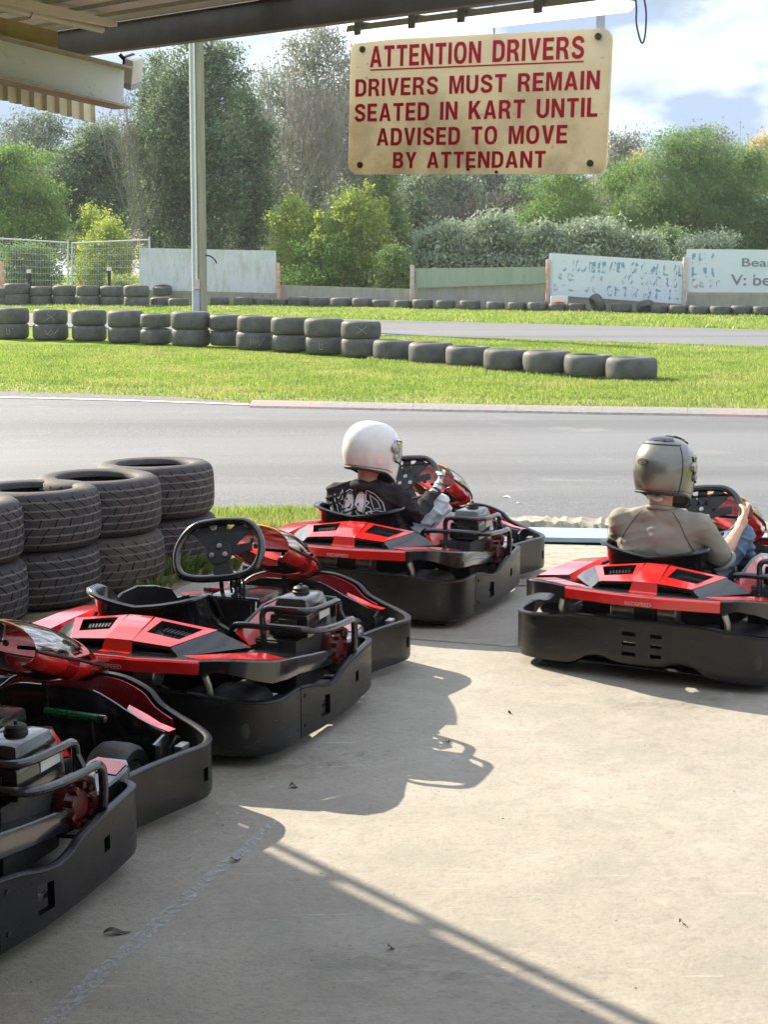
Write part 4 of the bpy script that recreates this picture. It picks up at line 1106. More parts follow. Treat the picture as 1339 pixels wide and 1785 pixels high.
# ================================================================= people
M['skin'] = simple('skin', (0.50, 0.27, 0.18), (0.58, 0.33, 0.23), 0.5, scale=30, bmp=0.05)
M['neck'] = M['skin']
def cloth(name, c1, c2, scale=160, rough=0.9):
    return simple(name, c1, c2, rough, scale=9, bmp=0.25, bscale=scale, spec=0.15)
M['tee'] = cloth('brown_grey_tee', (0.275, 0.250, 0.210), (0.315, 0.288, 0.243))
M['denim'] = cloth('blue_denim', (0.10, 0.145, 0.22), (0.16, 0.215, 0.30), 220)
M['hoodie'] = cloth('charcoal_sweatshirt', (0.022, 0.020, 0.023), (0.038, 0.035, 0.038), 180)
M['palepants'] = cloth('pale_trousers', (0.52, 0.52, 0.54), (0.62, 0.62, 0.64))
M['seam'] = simple('dark_seam', (0.07, 0.055, 0.04), None, 0.9)
M['glove'] = simple('black_white_glove', (0.02, 0.02, 0.02), (0.65, 0.65, 0.63), 0.7, scale=45, lo=0.47, hi=0.52)
M['print'] = simple('white_print', (0.70, 0.70, 0.70), (0.64, 0.64, 0.64), 0.8)
M['ink'] = simple('black_print', (0.012, 0.012, 0.012), None, 0.8)
M['shoe'] = simple('dark_shoe', (0.03, 0.03, 0.03), (0.06, 0.06, 0.06), 0.7)

CX = -.06
def blob(name, chains, voxel, mats, parent, smooth=6, shape=None):
    """one continuous skin grown round chains of tapering balls (x, y, z, radius)"""
    bm = bmesh.new()
    for ch in chains:
        sx = 1.0
        for (p, q) in zip(ch[:-1], ch[1:]):
            a, b = Vector(p[:3]), Vector(q[:3]); ln = (b - a).length
            n = max(1, int(ln / (0.33 * min(p[3], q[3]))))
            for i in range(n + 1):
                t = i / n
                m = Matrix.Translation(a.lerp(b, t)) @ Matrix.Scale(p[3] * (1 - t) + q[3] * t, 4)
                bmesh.ops.create_icosphere(bm, subdivisions=2, radius=1.0, matrix=m)
    me = bpy.data.meshes.new(name + '_src'); bm.to_mesh(me); bm.free()
    o = bpy.data.objects.new(name, me); COL.objects.link(o)
    r_ = o.modifiers.new('r', 'REMESH'); r_.mode = 'VOXEL'; r_.voxel_size = voxel
    s_ = o.modifiers.new('s', 'SMOOTH'); s_.iterations = smooth; s_.factor = 0.5
    dg = bpy.context.evaluated_depsgraph_get()
    me2 = bpy.data.meshes.new_from_object(o.evaluated_get(dg))
    o.modifiers.clear(); o.data = me2; bpy.data.meshes.remove(me)
    me2.name = name
    me2.materials.clear()
    for m in (mats if isinstance(mats, list) else [mats]): me2.materials.append(m)
    me2.polygons.foreach_set('use_smooth', [True] * len(me2.polygons))
    if parent is not None: o.parent = parent
    return o
def wrinkle(o, amp, scale, seed):
    """cloth folds as real relief"""
    from mathutils import noise as mn
    me = o.data; me.update()
    nv = [v.normal.copy() for v in me.vertices]
    for v, n_ in zip(me.vertices, nv):
        x, y, z = v.co; q = abs(x - CX)
        # folds run down and inwards from the armpits, plus crumples low at the seat
        a = mn.noise(Vector((x * 6 + z * 9 * (1 if x > CX else -1), y * 7, z * 15 + 3 * q)) / (scale * 10) + Vector((seed * 7, 0, 0)))
        b = mn.noise(Vector((x * 22, y * 22, z * 34)) / (scale * 10) + Vector((0, seed * 5, 0)))
        rdg = 1 - 2 * abs(a)
        v.co = v.co + n_ * amp * (.75 * (rdg ** 3 if rdg > 0 else 0) + .28 * b - .25)
    me.update()

def hand(side, wrist, knuckle, grip_axis, palm_n, r=0.0085):
    """palm plus four curled fingers and a thumb closing round a bar; returns chains"""
    w, k = Vector(wrist), Vector(knuckle)
    f = (k - w).normalized(); g = Vector(grip_axis).normalized(); n = Vector(palm_n).normalized()
    ch = []
    for i in range(4):
        o = (i - 1.5) * .020
        b = k + g * o * side
        ch.append([(*(w + g * o * .6 * side), .017), (*(b - f * .01), .0155)])
        ln = (.78, .95, 1.0, .90)[i]
        p1 = b + f * .034 * ln - n * .004; p2 = p1 + (f * .012 + n * .030) * ln; p3 = p2 + (-f * .022 + n * .012) * ln
        ch.append([(*b, r * 1.15), (*p1, r * 1.02), (*p2, r * .95), (*p3, r * .85)])
    tb = w.lerp(k, .45) + g * .034 * side
    t1 = tb + (f * .020 + g * .016 * side + n * .020); t2 = t1 + (f * .018 + n * .024 - g * .002 * side)
    ch.append([(*(w.lerp(k, .25) + g * .015 * side), .018), (*tb, .013), (*t1, r * 1.25), (*t2, r * 1.05)])
    return ch

def helmet(name, parent, loc, rot, mats, size=1.0, visor='clear'):
    h = bpy.data.objects.new(name, None)
    Mx = Matrix.Translation(loc) @ Euler(rot, 'XYZ').to_matrix().to_4x4() @ Matrix.Scale(size, 4)
    def S(az, el, o=0.0):
        """az 0 = straight ahead, el in degrees from 90 (crown) to -60 (rim)"""
        e = R(el); front = max(0, math.cos(az)); back = max(0, -math.cos(az))
        if el >= 0: hr, z = math.cos(e) ** .80, .142 * math.sin(e) ** .92
        else:
            k_ = -el / 60.0
            hr = 1 - .13 * k_ ** 2 - .10 * back * k_ ** 1.5 + .07 * front ** 3 * k_
            z = -(.110 + (.062 * front ** 1.3) - .006 * back) * k_
        ay = .170 + .010 * front if math.cos(az) > 0 else .158
        x, y = math.sin(az) * .130 * hr, math.cos(az) * ay * hr
        nv = Vector((math.sin(az) * hr, math.cos(az) * hr * .8, math.sin(e) if el > 0 else 0)); nv = nv.normalized() if nv.length > 1e-6 else Vector((0, 0, 1))
        return Vector((x, y, z)) + nv * o
    n = 64; els = [89.9, 80, 70, 60, 50, 40, 30, 20, 10, 0, -10, -20, -30, -40, -50, -60]
    mb = MB(); rings = [[S(2 * math.pi * k / n, e) for k in range(n)] for e in els]
    rings.append([p * .93 + Vector((0, 0, -.004)) for p in rings[-1]])
    V = [p for r_ in rings for p in r_]; F = []
    for i in range(len(rings) - 1):
        for k in range(n):
            az = 2 * math.pi * (k + .5) / n; az = az if az < math.pi else az - 2 * math.pi
            if i < len(els) - 1 and abs(az) < R(72) and -22 < els[i] - 1 and els[i + 1] < 24 and els[i] <= 20.1 and els[i + 1] >= -20.1: continue
            F.append((i * n + k, i * n + (k + 1) % n, (i + 1) * n + (k + 1) % n, (i + 1) * n + k))
    mb.add(V, F); mb.v = [tuple(Mx @ Vector(q)) for q in mb.v]
    sh = mb.build(name, mats[0], parent, 45)
    mb = MB(); mb.loft([[S(R(a), e, -.010) for a in range(-84, 85, 7)] for e in (26, 15, 5, -5, -15, -26)], closed=False)
    mb.loft([[S(2 * math.pi * k / 40, e, -.014) * s_ for k in range(41)] for e, s_ in ((-60, 1.0), (-45, .98), (-20, .95))], closed=False)
    mb.loft([[(S(2 * math.pi * k / 40, -56, -.012) * s_ + Vector((0, 0, .03 * (1 - s_)))) for k in range(41)] for s_ in (1.0, .72)], closed=False)
    mb.v = [tuple(Mx @ Vector(q)) for q in mb.v]; mb.build('helmet_lining', M['matt'], sh, 60)
    ep = [S(R(a), 21, .002) for a in range(-72, 73, 8)] + [S(R(72), e, .002) for e in (14, 6, -2, -10, -16)] + [S(R(a), -21, .002) for a in range(72, -73, -8)] + [S(R(-72), e, .002) for e in (-16, -10, -2, 6, 14)]
    mb = MB(); mb.tube(ep, .0055, 6, closed=True); mb.v = [tuple(Mx @ Vector(q)) for q in mb.v]; mb.build('eye_port_trim', M['matt'], sh, 60)
    mb = MB(); mb.tube([S(R(a), -50 + 3 * math.cos(R(a)), .0008) for a in range(70, 291, 8)], .0016, 5); mb.v = [tuple(Mx @ Vector(q)) for q in mb.v]; mb.build('shell_seam', M['seam'], sh, 60)
    mb = MB(); mb.tube([S(2 * math.pi * k / 56, -60, .002) for k in range(56)], .0065, 8, closed=True)
    mb.v = [tuple(Mx @ Vector(q)) for q in mb.v]; mb.build('rim_trim', M['matt'], sh, 60)
    mb = MB(); mb.loft([[S(R(a), e, .006) for a in range(-78, 79, 6)] for e in (25, 16, 8, 0, -8, -16, -22)], closed=False)
    mb.v = [tuple(Mx @ Vector(q)) for q in mb.v]; mb.build('visor', M['visor_dark'] if visor == 'dark' else M['screen'], sh, 60)
    for s in (-1, 1):
        mb = MB(); c = S(R(80) * s, 6, .004); nv = Vector((s, .15, 0)).normalized(); q = nv.to_track_quat('Z', 'Y').to_matrix()
        mb.lathe([(.001, .012), (.014, .012), (.021, .008), (.022, -.006), (.001, -.006)], 18)
        c2 = S(R(72) * s, -12, .004)
        vv = [q @ Vector(p) + c for p in mb.v]; f0 = list(mb.f); nb = len(vv)
        mb.v = vv + [q @ (Vector(p) * .7) + c2 for p in [Vector(x) for x in (q.transposed() @ (Vector(y) - c) for y in vv)]]
        mb.f = f0 + [tuple(i + nb for i in f) for f in f0]; mb.m = [0] * len(mb.f)
        mb.v = [tuple(Mx @ Vector(p)) for p in mb.v]; mb.build('visor_pivot', mats[1], sh, 45)
    bpy.data.objects.remove(h)
    return sh, S, Mx
def coat_paint(name, c1, c2, rough, metal=0.0):
    return simple(name, c1, c2, rough, metal=metal, scale=5, coat=0.8, rvar=0.04)
M['hel_white'] = coat_paint('white_helmet_shell', (0.66, 0.64, 0.60), (0.74, 0.72, 0.68), 0.22)
M['hel_olive'] = coat_paint('olive_grey_helmet_shell', (0.15, 0.147, 0.128), (0.20, 0.196, 0.17), 0.36, 0.55)
M['visor_dark'] = simple('tinted_visor', (0.02, 0.022, 0.03), (0.03, 0.03, 0.04), 0.08, coat=0.8, rvar=0.02)

def person(ki, label, sc, shirt, legs, sleeve, gloves, helm, hoff, yaw, visor, lean=0.0, rim=None):
    kx, ky, kh = KARTS[ki]
    p = thing('person', label, 'person', (kx, ky, 0), -R(kh))
    x0 = hoff
    # landmarks in the kart's own axes
    hipz = .235
    sh = .642 if sc == 1 else .600
    shw = .185 * sc
    hy = .60
    nb = (CX + x0 * .6, .478, sh + .045)          # neck base
    hd = (CX + x0, .50, sh + .208 * sc)
    arms = {}
    for s in (1, -1):
        S_ = (s * shw + CX + x0 * .6, .482, sh); E_ = ((.195 if s > 0 else -.285), .60, .475 if sc == 1 else .485); Wr = (s * .208, .876, .585); Kn = (s * .212, .938, .632)
        arms[s] = (S_, E_, Wr, Kn)
    def legs_ch(r):
        out = []
        for s in (1, -1):
            out.append([(s * .10 + CX * .8, hy, hipz, .085 + r), (s * .155 + CX * .4, .80, .42, .074 + r), (s * .195, .945, .535 if sc == 1 else .50, .060 + r), (s * .18, 1.02, .47, .056 + r), (s * .15, 1.22, .27, .046 + r), (s * .14, 1.36, .13, .038 + r)])
        return out
    def torso(r):
        out = [[(CX, hy, hipz, .13 + r), (CX, .57, .34, .125 + r), (CX + x0 * .4, .52, .48, .115 + r), (CX + x0 * .5, .495, sh - .07, .102 + r)]]
        for s in (1, -1):
            out.append([(s * .07 + CX, hy - .01, .26, .11 + r), (s * .080 + CX + x0 * .3, .53, .45, .102 + r), (s * .105 + CX + x0 * .5, .495, sh - .10, .092 + r), (s * .12 + CX + x0 * .55, .487, sh - .045, .070 + r), (s * shw + CX + x0 * .6, .482, sh - .015, .056 + r)])
        out.append([(s_ * shw * .8 + CX + x0 * .6, .482, sh + .008, .045 + r) for s_ in (-1, 0, 1)])
        out.append([(-shw * .55 + nb[0], .478, sh + .020, .044 + r), (nb[0], .478, sh + .036, .048 + r), (shw * .55 + nb[0], .478, sh + .020, .044 + r)])
        out.append([(CX - .10 + x0 * .5, .492, sh - .12, .094 + r), (CX + .10 + x0 * .5, .492, sh - .12, .094 + r)]); out.append([(CX - .12, .487, sh - .06, .074 + r), (CX + .12, .487, sh - .06, .074 + r)]); out.append([(CX - .08, .52, .48, .10 + r), (CX + .08, .52, .48, .10 + r)])
        if r > 0: out.append([(nb[0], .476, sh + .02, .062), (nb[0], .478, sh + .048, .058)])
        return out
    def arm_ch(r, upto):
        out = []
        for s in (1, -1):
            S_, E_, Wr, Kn = arms[s]
            up = [(*S_, .054 + r), (*(Vector(S_).lerp(Vector(E_), .5)), .049 + r), (*E_, .041 + r)]
            lo = [(*E_, .041 + r), (*(Vector(E_).lerp(Vector(Wr), .35)), .040 + r), (*(Vector(E_).lerp(Vector(Wr), .8)), .029 + r), (*Wr, .026 + r)]
            if upto == 'elbow':
                out.append([(*S_, .056 + r), (*(Vector(S_).lerp(Vector(E_), .5)), .055 + r), (*(Vector(S_).lerp(Vector(E_), .86)), .058 + r)])
            elif upto == 'wrist': out += [up, [q for q in lo[:-1]] + [(*(Vector(E_).lerp(Vector(Wr), .93)), .031 + r)]]
            else: out += [up, lo]
        return out
    head = [[(*nb, .052), (*(Vector(nb).lerp(Vector(hd), .45)), .055), (hd[0], hd[1], hd[2] - .03, .070), (hd[0], hd[1] + .015, hd[2] + .05, .082)]]
    hands = []
    for s in (1, -1):
        S_, E_, Wr, Kn = arms[s]
        hands += hand(1, Wr, Kn, (s * .25, .3, 1.0), (-s * .9, .35, 0))
        hands.append([(*Wr, .025), (*(Vector(Wr).lerp(Vector(Kn), .5)), .027)])
    feet = [[(s * .14, 1.37, .10, .04), (s * .14, 1.47, .14, .034), (s * .14, 1.52, .20, .028)] for s in (1, -1)]
    body = blob('body', torso(-.012) + legs_ch(-.012) + arm_ch(-.004 if sleeve == 'elbow' else -.008, 'all') + head + (hands if not gloves else []) + feet, .0055, M['skin'], p, 3)
    if gloves:
        nh = len(hands) // 2
        for s, hh in ((1, hands[:nh]), (-1, hands[nh:])):
            blob('glove', hh + [[(*arms[s][2], .027), (*(Vector(arms[s][1]).lerp(Vector(arms[s][2]), .86)), .031)]], .0055, M['glove'], p, 2)
    tr = blob('trousers', legs_ch(.006) + [[(CX, hy, hipz, .14), (CX, .57, .30, .13)]], .007, legs, p, 5); wrinkle(tr, .016, .10, 1)
    top = blob('shirt' if sleeve == 'elbow' else 'sweatshirt', torso(.008) + arm_ch(.006 if sleeve == 'wrist' else .008, sleeve), .008, shirt, p, 22)
    wrinkle(top, .0048 if sleeve == 'elbow' else .017, .10, 2)
    for ft in feet: blob('shoe', [ft], .007, M['shoe'], p, 3)
    hl = helmet('helmet', p, (hd[0], hd[1] + .015, hd[2] + (.036 if sc == 1 else .048)), (R(-6 if sc == 1 else -11), 0, -R(yaw)), helm, 1.03 if sc == 1 else 1.06, visor)
    return p, top, hl, arms, sh, x0, nb

# the man on the right
pm, tee, hm, armsm, shm, x0m, nbm = person(3, 'person in a brown grey tee, jeans and an olive full-face helmet', 1.0, M['tee'], M['denim'], 'elbow', False, [M['hel_olive'], M['alu']], 0.0, 12, 'dark')
def on_surface(o, mb, name, mat, parent, off=.0025):
    """lay a flat piece onto a garment"""
    q = mb.build(name, mat, parent, 0, fix=False)
    s = q.modifiers.new('wrap', 'SHRINKWRAP'); s.target = o; s.wrap_method = 'PROJECT'; s.use_project_y = True; s.use_positive_direction = True; s.use_negative_direction = False; s.offset = off; s.wrap_mode = 'ABOVE_SURFACE'
    return q
for s in (-1, 1):
    mb = MB(); P_ = catmull([(CX + s * .070, .70), (CX + s * .10, .665), (CX + s * .135, .61), (CX + s * .165, .55), (CX + s * .185, .515)], 8)
    for a, b in zip(P_[:-1], P_[1:]):
        mb.poly([(a[0] - .0022, .22, a[1]), (a[0] + .0022, .22, a[1]), (b[0] + .0022, .22, b[1]), (b[0] - .0022, .22, b[1])])
    on_surface(tee, mb, 'raglan_seam', M['seam'], tee)
mb = MB(); mb.tube([(CX + x0m * .6 + .058 * math.cos(t), .479 + .056 * math.sin(t), shm + .068 - .012 * math.sin(t)) for t in np.linspace(0, 2 * math.pi, 33)[:-1]], .011, 8, closed=True)
mb.build('collar', M['tee'], tee, 60)
for s in (1, -1):
    a_, b_ = Vector(armsm[s][0]), Vector(armsm[s][1]); c_ = a_.lerp(b_, 1.06); ax_ = (b_ - a_).normalized(); u_ = ax_.orthogonal().normalized(); v_ = ax_.cross(u_)
    mb = MB(); mb.tube([c_ + (u_ * math.cos(t) + v_ * math.sin(t)) * .060 for t in np.linspace(0, 2 * math.pi, 29)[:-1]], .0075, 6, closed=True, flat=1.3); mb.build('sleeve_hem', M['tee'], tee, 60)
shell, S_, MX = hm
mb = MB()
def ring_on(c_az, c_el, ra, re, n=20, o=.0015):
    return [S_(R(c_az) + R(ra) * math.cos(t), c_el + re * math.sin(t), o) for t in np.linspace(0, 2 * math.pi, n, endpoint=False)]
O, I = ring_on(190, 10, 14, 5.5), ring_on(190, 10, 11.5, 4)
for i in range(20): mb.poly([O[i], O[(i + 1) % 20], I[(i + 1) % 20], I[i]])
for a0, a1, e0, e1 in ((181, 187, 12, 10.5), (187, 190, 10.5, 8), (190, 197, 9.5, 8), (192, 199, 12.5, 11)):
    mb.poly([S_(R(a0), e0, .0015), S_(R(a1), e0, .0015), S_(R(a1), e1, .0015), S_(R(a0), e1, .0015)])
mb.v = [tuple(MX @ Vector(q)) for q in mb.v]; mb.build('emblem', M['ink'], shell, 0, fix=False)
mb = MB()
for e, a0, a1 in ((48, 105, 255),):
    mb.tube([S_(R(a), e, .001) for a in range(a0, a1, 6)], .0022, 6)
mb.tube([S_(R(110), e, .0012) for e in (44, 30, 15, 0, -15, -30, -45, -58)], .002, 6); mb.tube([S_(R(250), e, .0012) for e in (44, 30, 15, 0, -15, -30, -45, -58)], .002, 6)
mb.v = [tuple(MX @ Vector(q)) for q in mb.v]; mb.build('shell_line', M['matt'], shell, 60)
mb = MB()
rr = [[S_(R(a), e, .004 + (.005 if 52 < e < 80 else 0)) for a in (-40, -25, -10, 0, 10, 25, 40)] for e in (50, 54, 62, 70, 78, 84)]
mb.loft(rr, closed=False); mb.loft([[S_(R(180 + a), e, .003 + (.004 if 60 < e < 80 else 0)) for a in (-60, -30, 0, 30, 60)] for e in (58, 64, 72, 80, 86)], closed=False)
mb.v = [tuple(MX @ Vector(q)) for q in mb.v]; mb.build('top_vent', M['visor_dark'], shell, 60)
# pale balaclava edge showing under the helmet
mb = MB(); mb.tube([(CX + x0m + .060 * math.cos(t), .49 + .062 * math.sin(t), shm + .122 + .006 * math.sin(5 * t)) for t in np.linspace(math.pi, 1.62 * math.pi, 14)], .009, 6, flat=1.5)
mb.build('head_sock', M['white'], pm, 60)

# the person in the white helmet
pw, hood, hw, armsw, shw_, x0w, nbw = person(2, 'person in a printed charcoal sweatshirt and a white full-face helmet', .93, M['hoodie'], M['palepants'], 'wrist', True, [M['hel_white'], M['alu']], .03, 22, 'clear')
mb = MB(); mb.tube([(CX + x0w * .6 + .066 * math.cos(t), .478 + .068 * math.sin(t), shw_ + .058) for t in np.linspace(0, 2 * math.pi, 33)[:-1]], .022, 8, closed=True)
mb.build('collar', M['hoodie'], hood, 60)
# back print: wild outlined lettering with two round googly letters
def pic(x, y):
    """photo crop pixel of the print -> point on a plane behind the back"""
    return (CX + (x - 350) / 430 * .325, .20, .640 - (y - 560) / 205 * .150)
def outline(pts, w=.0045, closed=True, n=5):
    P_ = catmull([pic(*p) for p in pts], n, closed) if n > 1 else [np.array(pic(*p)) for p in pts]
    mbx = MB(); L = len(P_)
    for i in range(L if closed else L - 1):
        a, b = P_[i], P_[(i + 1) % L]; d = b - a; ln = math.hypot(d[0], d[2]); 
        if ln < 1e-6: continue
        nx, nz = -d[2] / ln * w / 2, d[0] / ln * w / 2
        ex = d / ln * w * .3; a = a - ex; b = b + ex
        mbx.poly([(a[0] + nx, a[1], a[2] + nz), (b[0] + nx, b[1], b[2] + nz), (b[0] - nx, b[1], b[2] - nz), (a[0] - nx, a[1], a[2] - nz)])
    return mbx
def merge(*ms):
    r_ = MB()
    for m in ms: r_.add(m.v, m.f)
    return r_
ell = lambda cx, cy, a, b, n=18: [(cx + a * math.cos(t), cy + b * math.sin(t)) for t in np.linspace(0, 2 * math.pi, n, endpoint=False)]
def disc(cx, cy, a, b):
    m = MB(); c = pic(cx, cy); E_ = [pic(*q) for q in ell(cx, cy, a, b, 20)]
    E2 = [pic(*q) for q in ell(cx, cy, a * .5, b * .5, 20)]
    for i in range(20): m.poly([E_[i], E_[(i + 1) % 20], E2[(i + 1) % 20], E2[i]]); m.poly([E2[i], E2[(i + 1) % 20], c])
    return m
prn = merge(disc(283, 675, 41, 88), disc(369, 668, 41, 90),
            outline([(248, 590), (275, 572), (302, 578)], .004, False), outline([(322, 572), (350, 556), (380, 566)], .004, False),
            outline([(160, 612), (195, 640), (218, 578), (225, 640), (205, 670), (232, 690), (236, 745), (205, 730), (190, 690), (170, 655)], .0042, True, 1),
            outline([(132, 668), (150, 690), (165, 740), (150, 745), (135, 710)], .004, True, 1),
            outline([(405, 566), (470, 592), (530, 650), (550, 705), (520, 748), (455, 752), (415, 728), (455, 712), (440, 690), (412, 680), (430, 655), (405, 640)], .0042, True, 1),
            outline([(430, 600), (490, 640), (520, 690), (470, 700), (450, 660)], .0036, True, 1), outline([(440, 722), (490, 708), (535, 712), (505, 735), (470, 738), (455, 728)], .0036, True, 1))
on_surface(hood, prn, 'back_print', M['print'], hood, .003)
on_surface(hood, merge(outline(ell(285, 675, 37, 82, 20), .0035, True, 1), outline(ell(365, 668, 37, 84, 20), .0035, True, 1), disc(297, 682, 8, 12), disc(355, 672, 8, 12)), 'print_detail', M['ink'], hood, .0045)

# ================================================================= loose tyres
def tread_mat():
    m, nt, out = new_mat('treaded_tyre_rubber')
    b = N(nt, 'ShaderNodeBsdfPrincipled')
    f = noise(nt, 7, 6, 0.65)
    c = ramp(nt, f, [(0.3, (0.027, 0.027, 0.027)), (0.55, (0.042, 0.041, 0.040)), (0.8, (0.088, 0.083, 0.077))])
    nt.links.new(c, b.inputs['Base Color']); b.inputs['Roughness'].default_value = 0.75
    bump(nt, b, noise(nt, 60, 4, 0.6), 0.25, 0.004)
    nt.links.new(b.outputs[0], out.inputs['Surface']); return m
M['tread'] = tread_mat()
M['groove'] = simple('dusty_groove', (0.115, 0.108, 0.098), (0.19, 0.175, 0.155), 0.9, scale=10)
M['cut'] = simple('dark_groove', (0.010, 0.010, 0.010), None, 0.9)
M['oldtyre'] = simple('weathered_slick_rubber', (0.062, 0.064, 0.064), (0.115, 0.115, 0.11), 0.72, scale=5, bmp=0.25, bscale=40)
M['chalkmark'] = simple('chalk_scrawl', (0.34, 0.34, 0.33), (0.26, 0.26, 0.25), 0.9)
TR, TW = .362, .310
def tyre_profile(R_, W_, bulge=.0):
    h = W_ / 2
    return [(R_ * .60, -h + .035), (R_ * .615, -h + .012), (R_ * .66, -h + .002), (R_ * .76, -h - .004 - bulge), (R_ * .87, -h), (R_ * .945, -h + .018), (R_ * .985, -h + .045), (R_, -h + .09), (R_ * 1.004, 0), (R_, h - .09), (R_ * .985, h - .045), (R_ * .945, h - .018), (R_ * .87, h), (R_ * .76, h + .004 + bulge), (R_ * .66, h - .002), (R_ * .615, h - .012), (R_ * .60, h - .035), (R_ * .80, h - .05), (R_ * .90, 0), (R_ * .80, -h + .05)]
def treaded_meshes():
    mb = MB(); mb.lathe(tyre_profile(TR, TW), 64, closed=True)
    me = mb.mesh('tyre', M['tread'], 50)
    # raised pale grooves are cut shallow: thin dusty ribs round the tread and dark angled cuts between them
    g = MB()
    def rad(z): return float(np.interp(abs(z), [0, .065, .11, .137], [TR * 1.004, TR, TR * .985, TR * .945])) + .0012
    for z in (-.112, -.068, -.024, .022, .066, .110):
        wv = []
        for k in range(72):
            a = 2 * math.pi * k / 72; wv.append([(rad(z + d) * math.cos(a), rad(z + d) * math.sin(a), z + d) for d in (-.0052, .0052)])
        wv.append(wv[0]); g.loft(wv, closed=False)
    cme = g.mesh('tread_groove', M['groove'], 60, fix=False)
    c = MB()
    for row, (z0, z1, sl) in enumerate(((-.132, -.070, .05), (-.066, -.026, .05), (-.022, .020, .02), (.024, .064, -.06), (.068, .108, -.08), (.112, .134, -.02))):
        for k in range(27):
            a = 2 * math.pi * (k + (row % 2) * .35) / 27
            q = []
            for t in (0, .5, 1):
                z = z0 + (z1 - z0) * t; aa = a + sl * (t - .5) * 2
                q.append([((rad(z) + .0006) * math.cos(aa + d), (rad(z) + .0006) * math.sin(aa + d), z) for d in (-.0125, .0125)])
            c.loft(q, closed=False)
    return me, cme, c.mesh('tread_cut', M['cut'], 0, fix=False)
ME_T, ME_G, ME_C = treaded_meshes()
M['dusty'] = simple('mud_dusted_rubber', (.042, .038, .033), (.11, .095, .078), .85, scale=4, bmp=.3, bscale=50)
ME_D = ME_T.copy(); ME_D.materials.clear(); ME_D.materials.append(M['dusty'])
def near_tyre(loc, rz, tilt, label, group, me=None):
    t = obj('tyre', me or ME_T); t.location = loc; t.rotation_euler = (tilt[0], tilt[1], rz)
    tag(t, label, 'tyre', group)
    g = obj('tread_groove', ME_G, t); c = obj('tread_cut', ME_C, t)
    return t
NEAR = [((-1.78, 7.18), 'stack cut off by the left edge'), ((-1.655, 8.02), 'second stack from the left beside the pad'), ((-1.42, 8.70), 'third stack from the left beside the pad'), ((-1.205, 9.42), 'farthest stack beside the pad')]
def top_at(px, py, z): # point on the level plane z
    d = ray(px, py); t = (z - CAMH) / d[2]; return (t * d[0], t * d[1])
NEARPX = [((-88, 872), 0), ((56, 848), 1), ((168, 829), 2), ((268, 806), 3)]
for (p, i) in NEARPX:
    x, y = top_at(*p, 2 * TW)
    dx, dy = ((.012, .0), (-.012, .01), (.015, -.01), (.01, .03))[i]
    near_tyre((x + dx, y + dy, TW / 2 - .004), 1.3 * i, (0, 0), ('brown muddy' if i == 2 else 'treaded') + ' tyre at the bottom of the ' + NEAR[i][1], 'race tyres stacked beside the pad', ME_D if i == 2 else None)
    near_tyre((x, y, TW * 1.5 + .001), 1.3 * i + .7, (R(random.uniform(-.6, .6)), R(random.uniform(-.8, .8))), 'treaded tyre on top of the ' + NEAR[i][1], 'race tyres stacked beside the pad')

def slick_mesh(R_, W_, b, name):
    mb = MB(); mb.lathe(tyre_profile(R_, W_, b), 40, closed=True); return mb.mesh(name, M['oldtyre'], 50)
SL = [slick_mesh(.355, .305, .004, 'slick_a'), slick_mesh(.362, .315, .012, 'slick_b'), slick_mesh(.35, .30, .0, 'slick_c')]
def chalk(par, kind, rad, rz):
    """scrawled chalk number on the side of a tyre"""
    mb = MB(); k = {'x': [[(-.08, -.06), (.10, .07)], [(-.08, .07), (.10, -.06)]], 'h': [[(-.09, -.07), (-.09, .06)], [(-.04, -.05), (-.04, .06)], [(.0, -.05), (.0, .05)], [(.0, 0), (.05, 0)], [(.05, -.05), (.05, .05)], [(.06, -.08), (.17, .07)]],
                    'l': [[(-.1, .07), (-.1, -.06), (-.04, -.06), (-.04, .05), (-.08, .0)], [(.0, .05), (.04, .05)]], 'w': [[(-.12, .05), (-.06, -.06), (.0, .05), (.08, -.05), (.16, .07)], [(-.04, -.07), (.16, .02)]]}[kind]
    for pl in k:
        P_ = []
        for a, b in zip(pl[:-1], pl[1:]):
            for t in np.linspace(0, 1, 6): P_.append((a[0] + (b[0] - a[0]) * t, a[1] + (b[1] - a[1]) * t))
        ring_ = [((rad) * math.sin(u / rad), -(rad) * math.cos(u / rad), v) for u, v in P_]
        mb.tube(ring_, .0045, 4)
    o = mb.build('chalk_mark', M['chalkmark'], par, 0); o.rotation_euler = (0, 0, rz); return o
ORD = ['first', 'second', 'third', 'fourth', 'fifth', 'sixth', 'seventh', 'eighth', 'ninth', 'tenth', 'eleventh', 'twelfth', 'thirteenth', 'fourteenth', 'fifteenth', 'sixteenth', 'seventeenth', 'eighteenth', 'nineteenth', 'twentieth', 'twenty-first', 'twenty-second']
def slick(loc, rot, label, group, i, scale=1.0):
    o = obj('tyre', SL[i % 3]); o.location = loc; o.rotation_euler = rot; o.scale = (scale,) * 3
    return tag(o, label, 'tyre', group)
dbl = [(20, 590), (88, 592), (155.5, 594), (219, 597), (270.5, 601), (332.5, 604), (393, 605), (445.5, 609), (506.5, 613), (566.5, 617.5), (630.5, 622.5)]
sgl = [(688.5, 628), (752, 634), (816.5, 640), (884.5, 647), (954.5, 652), (1026, 657.5), (1101, 664)]
marks = {(0, 0): 'l', (1, 1): 'x', (1, 0): 'w', (7, 0): 'h', (10, 1): 'x', (9, 0): 'l'}
GW = 'old tyres stacked two high in the wall on the grass'
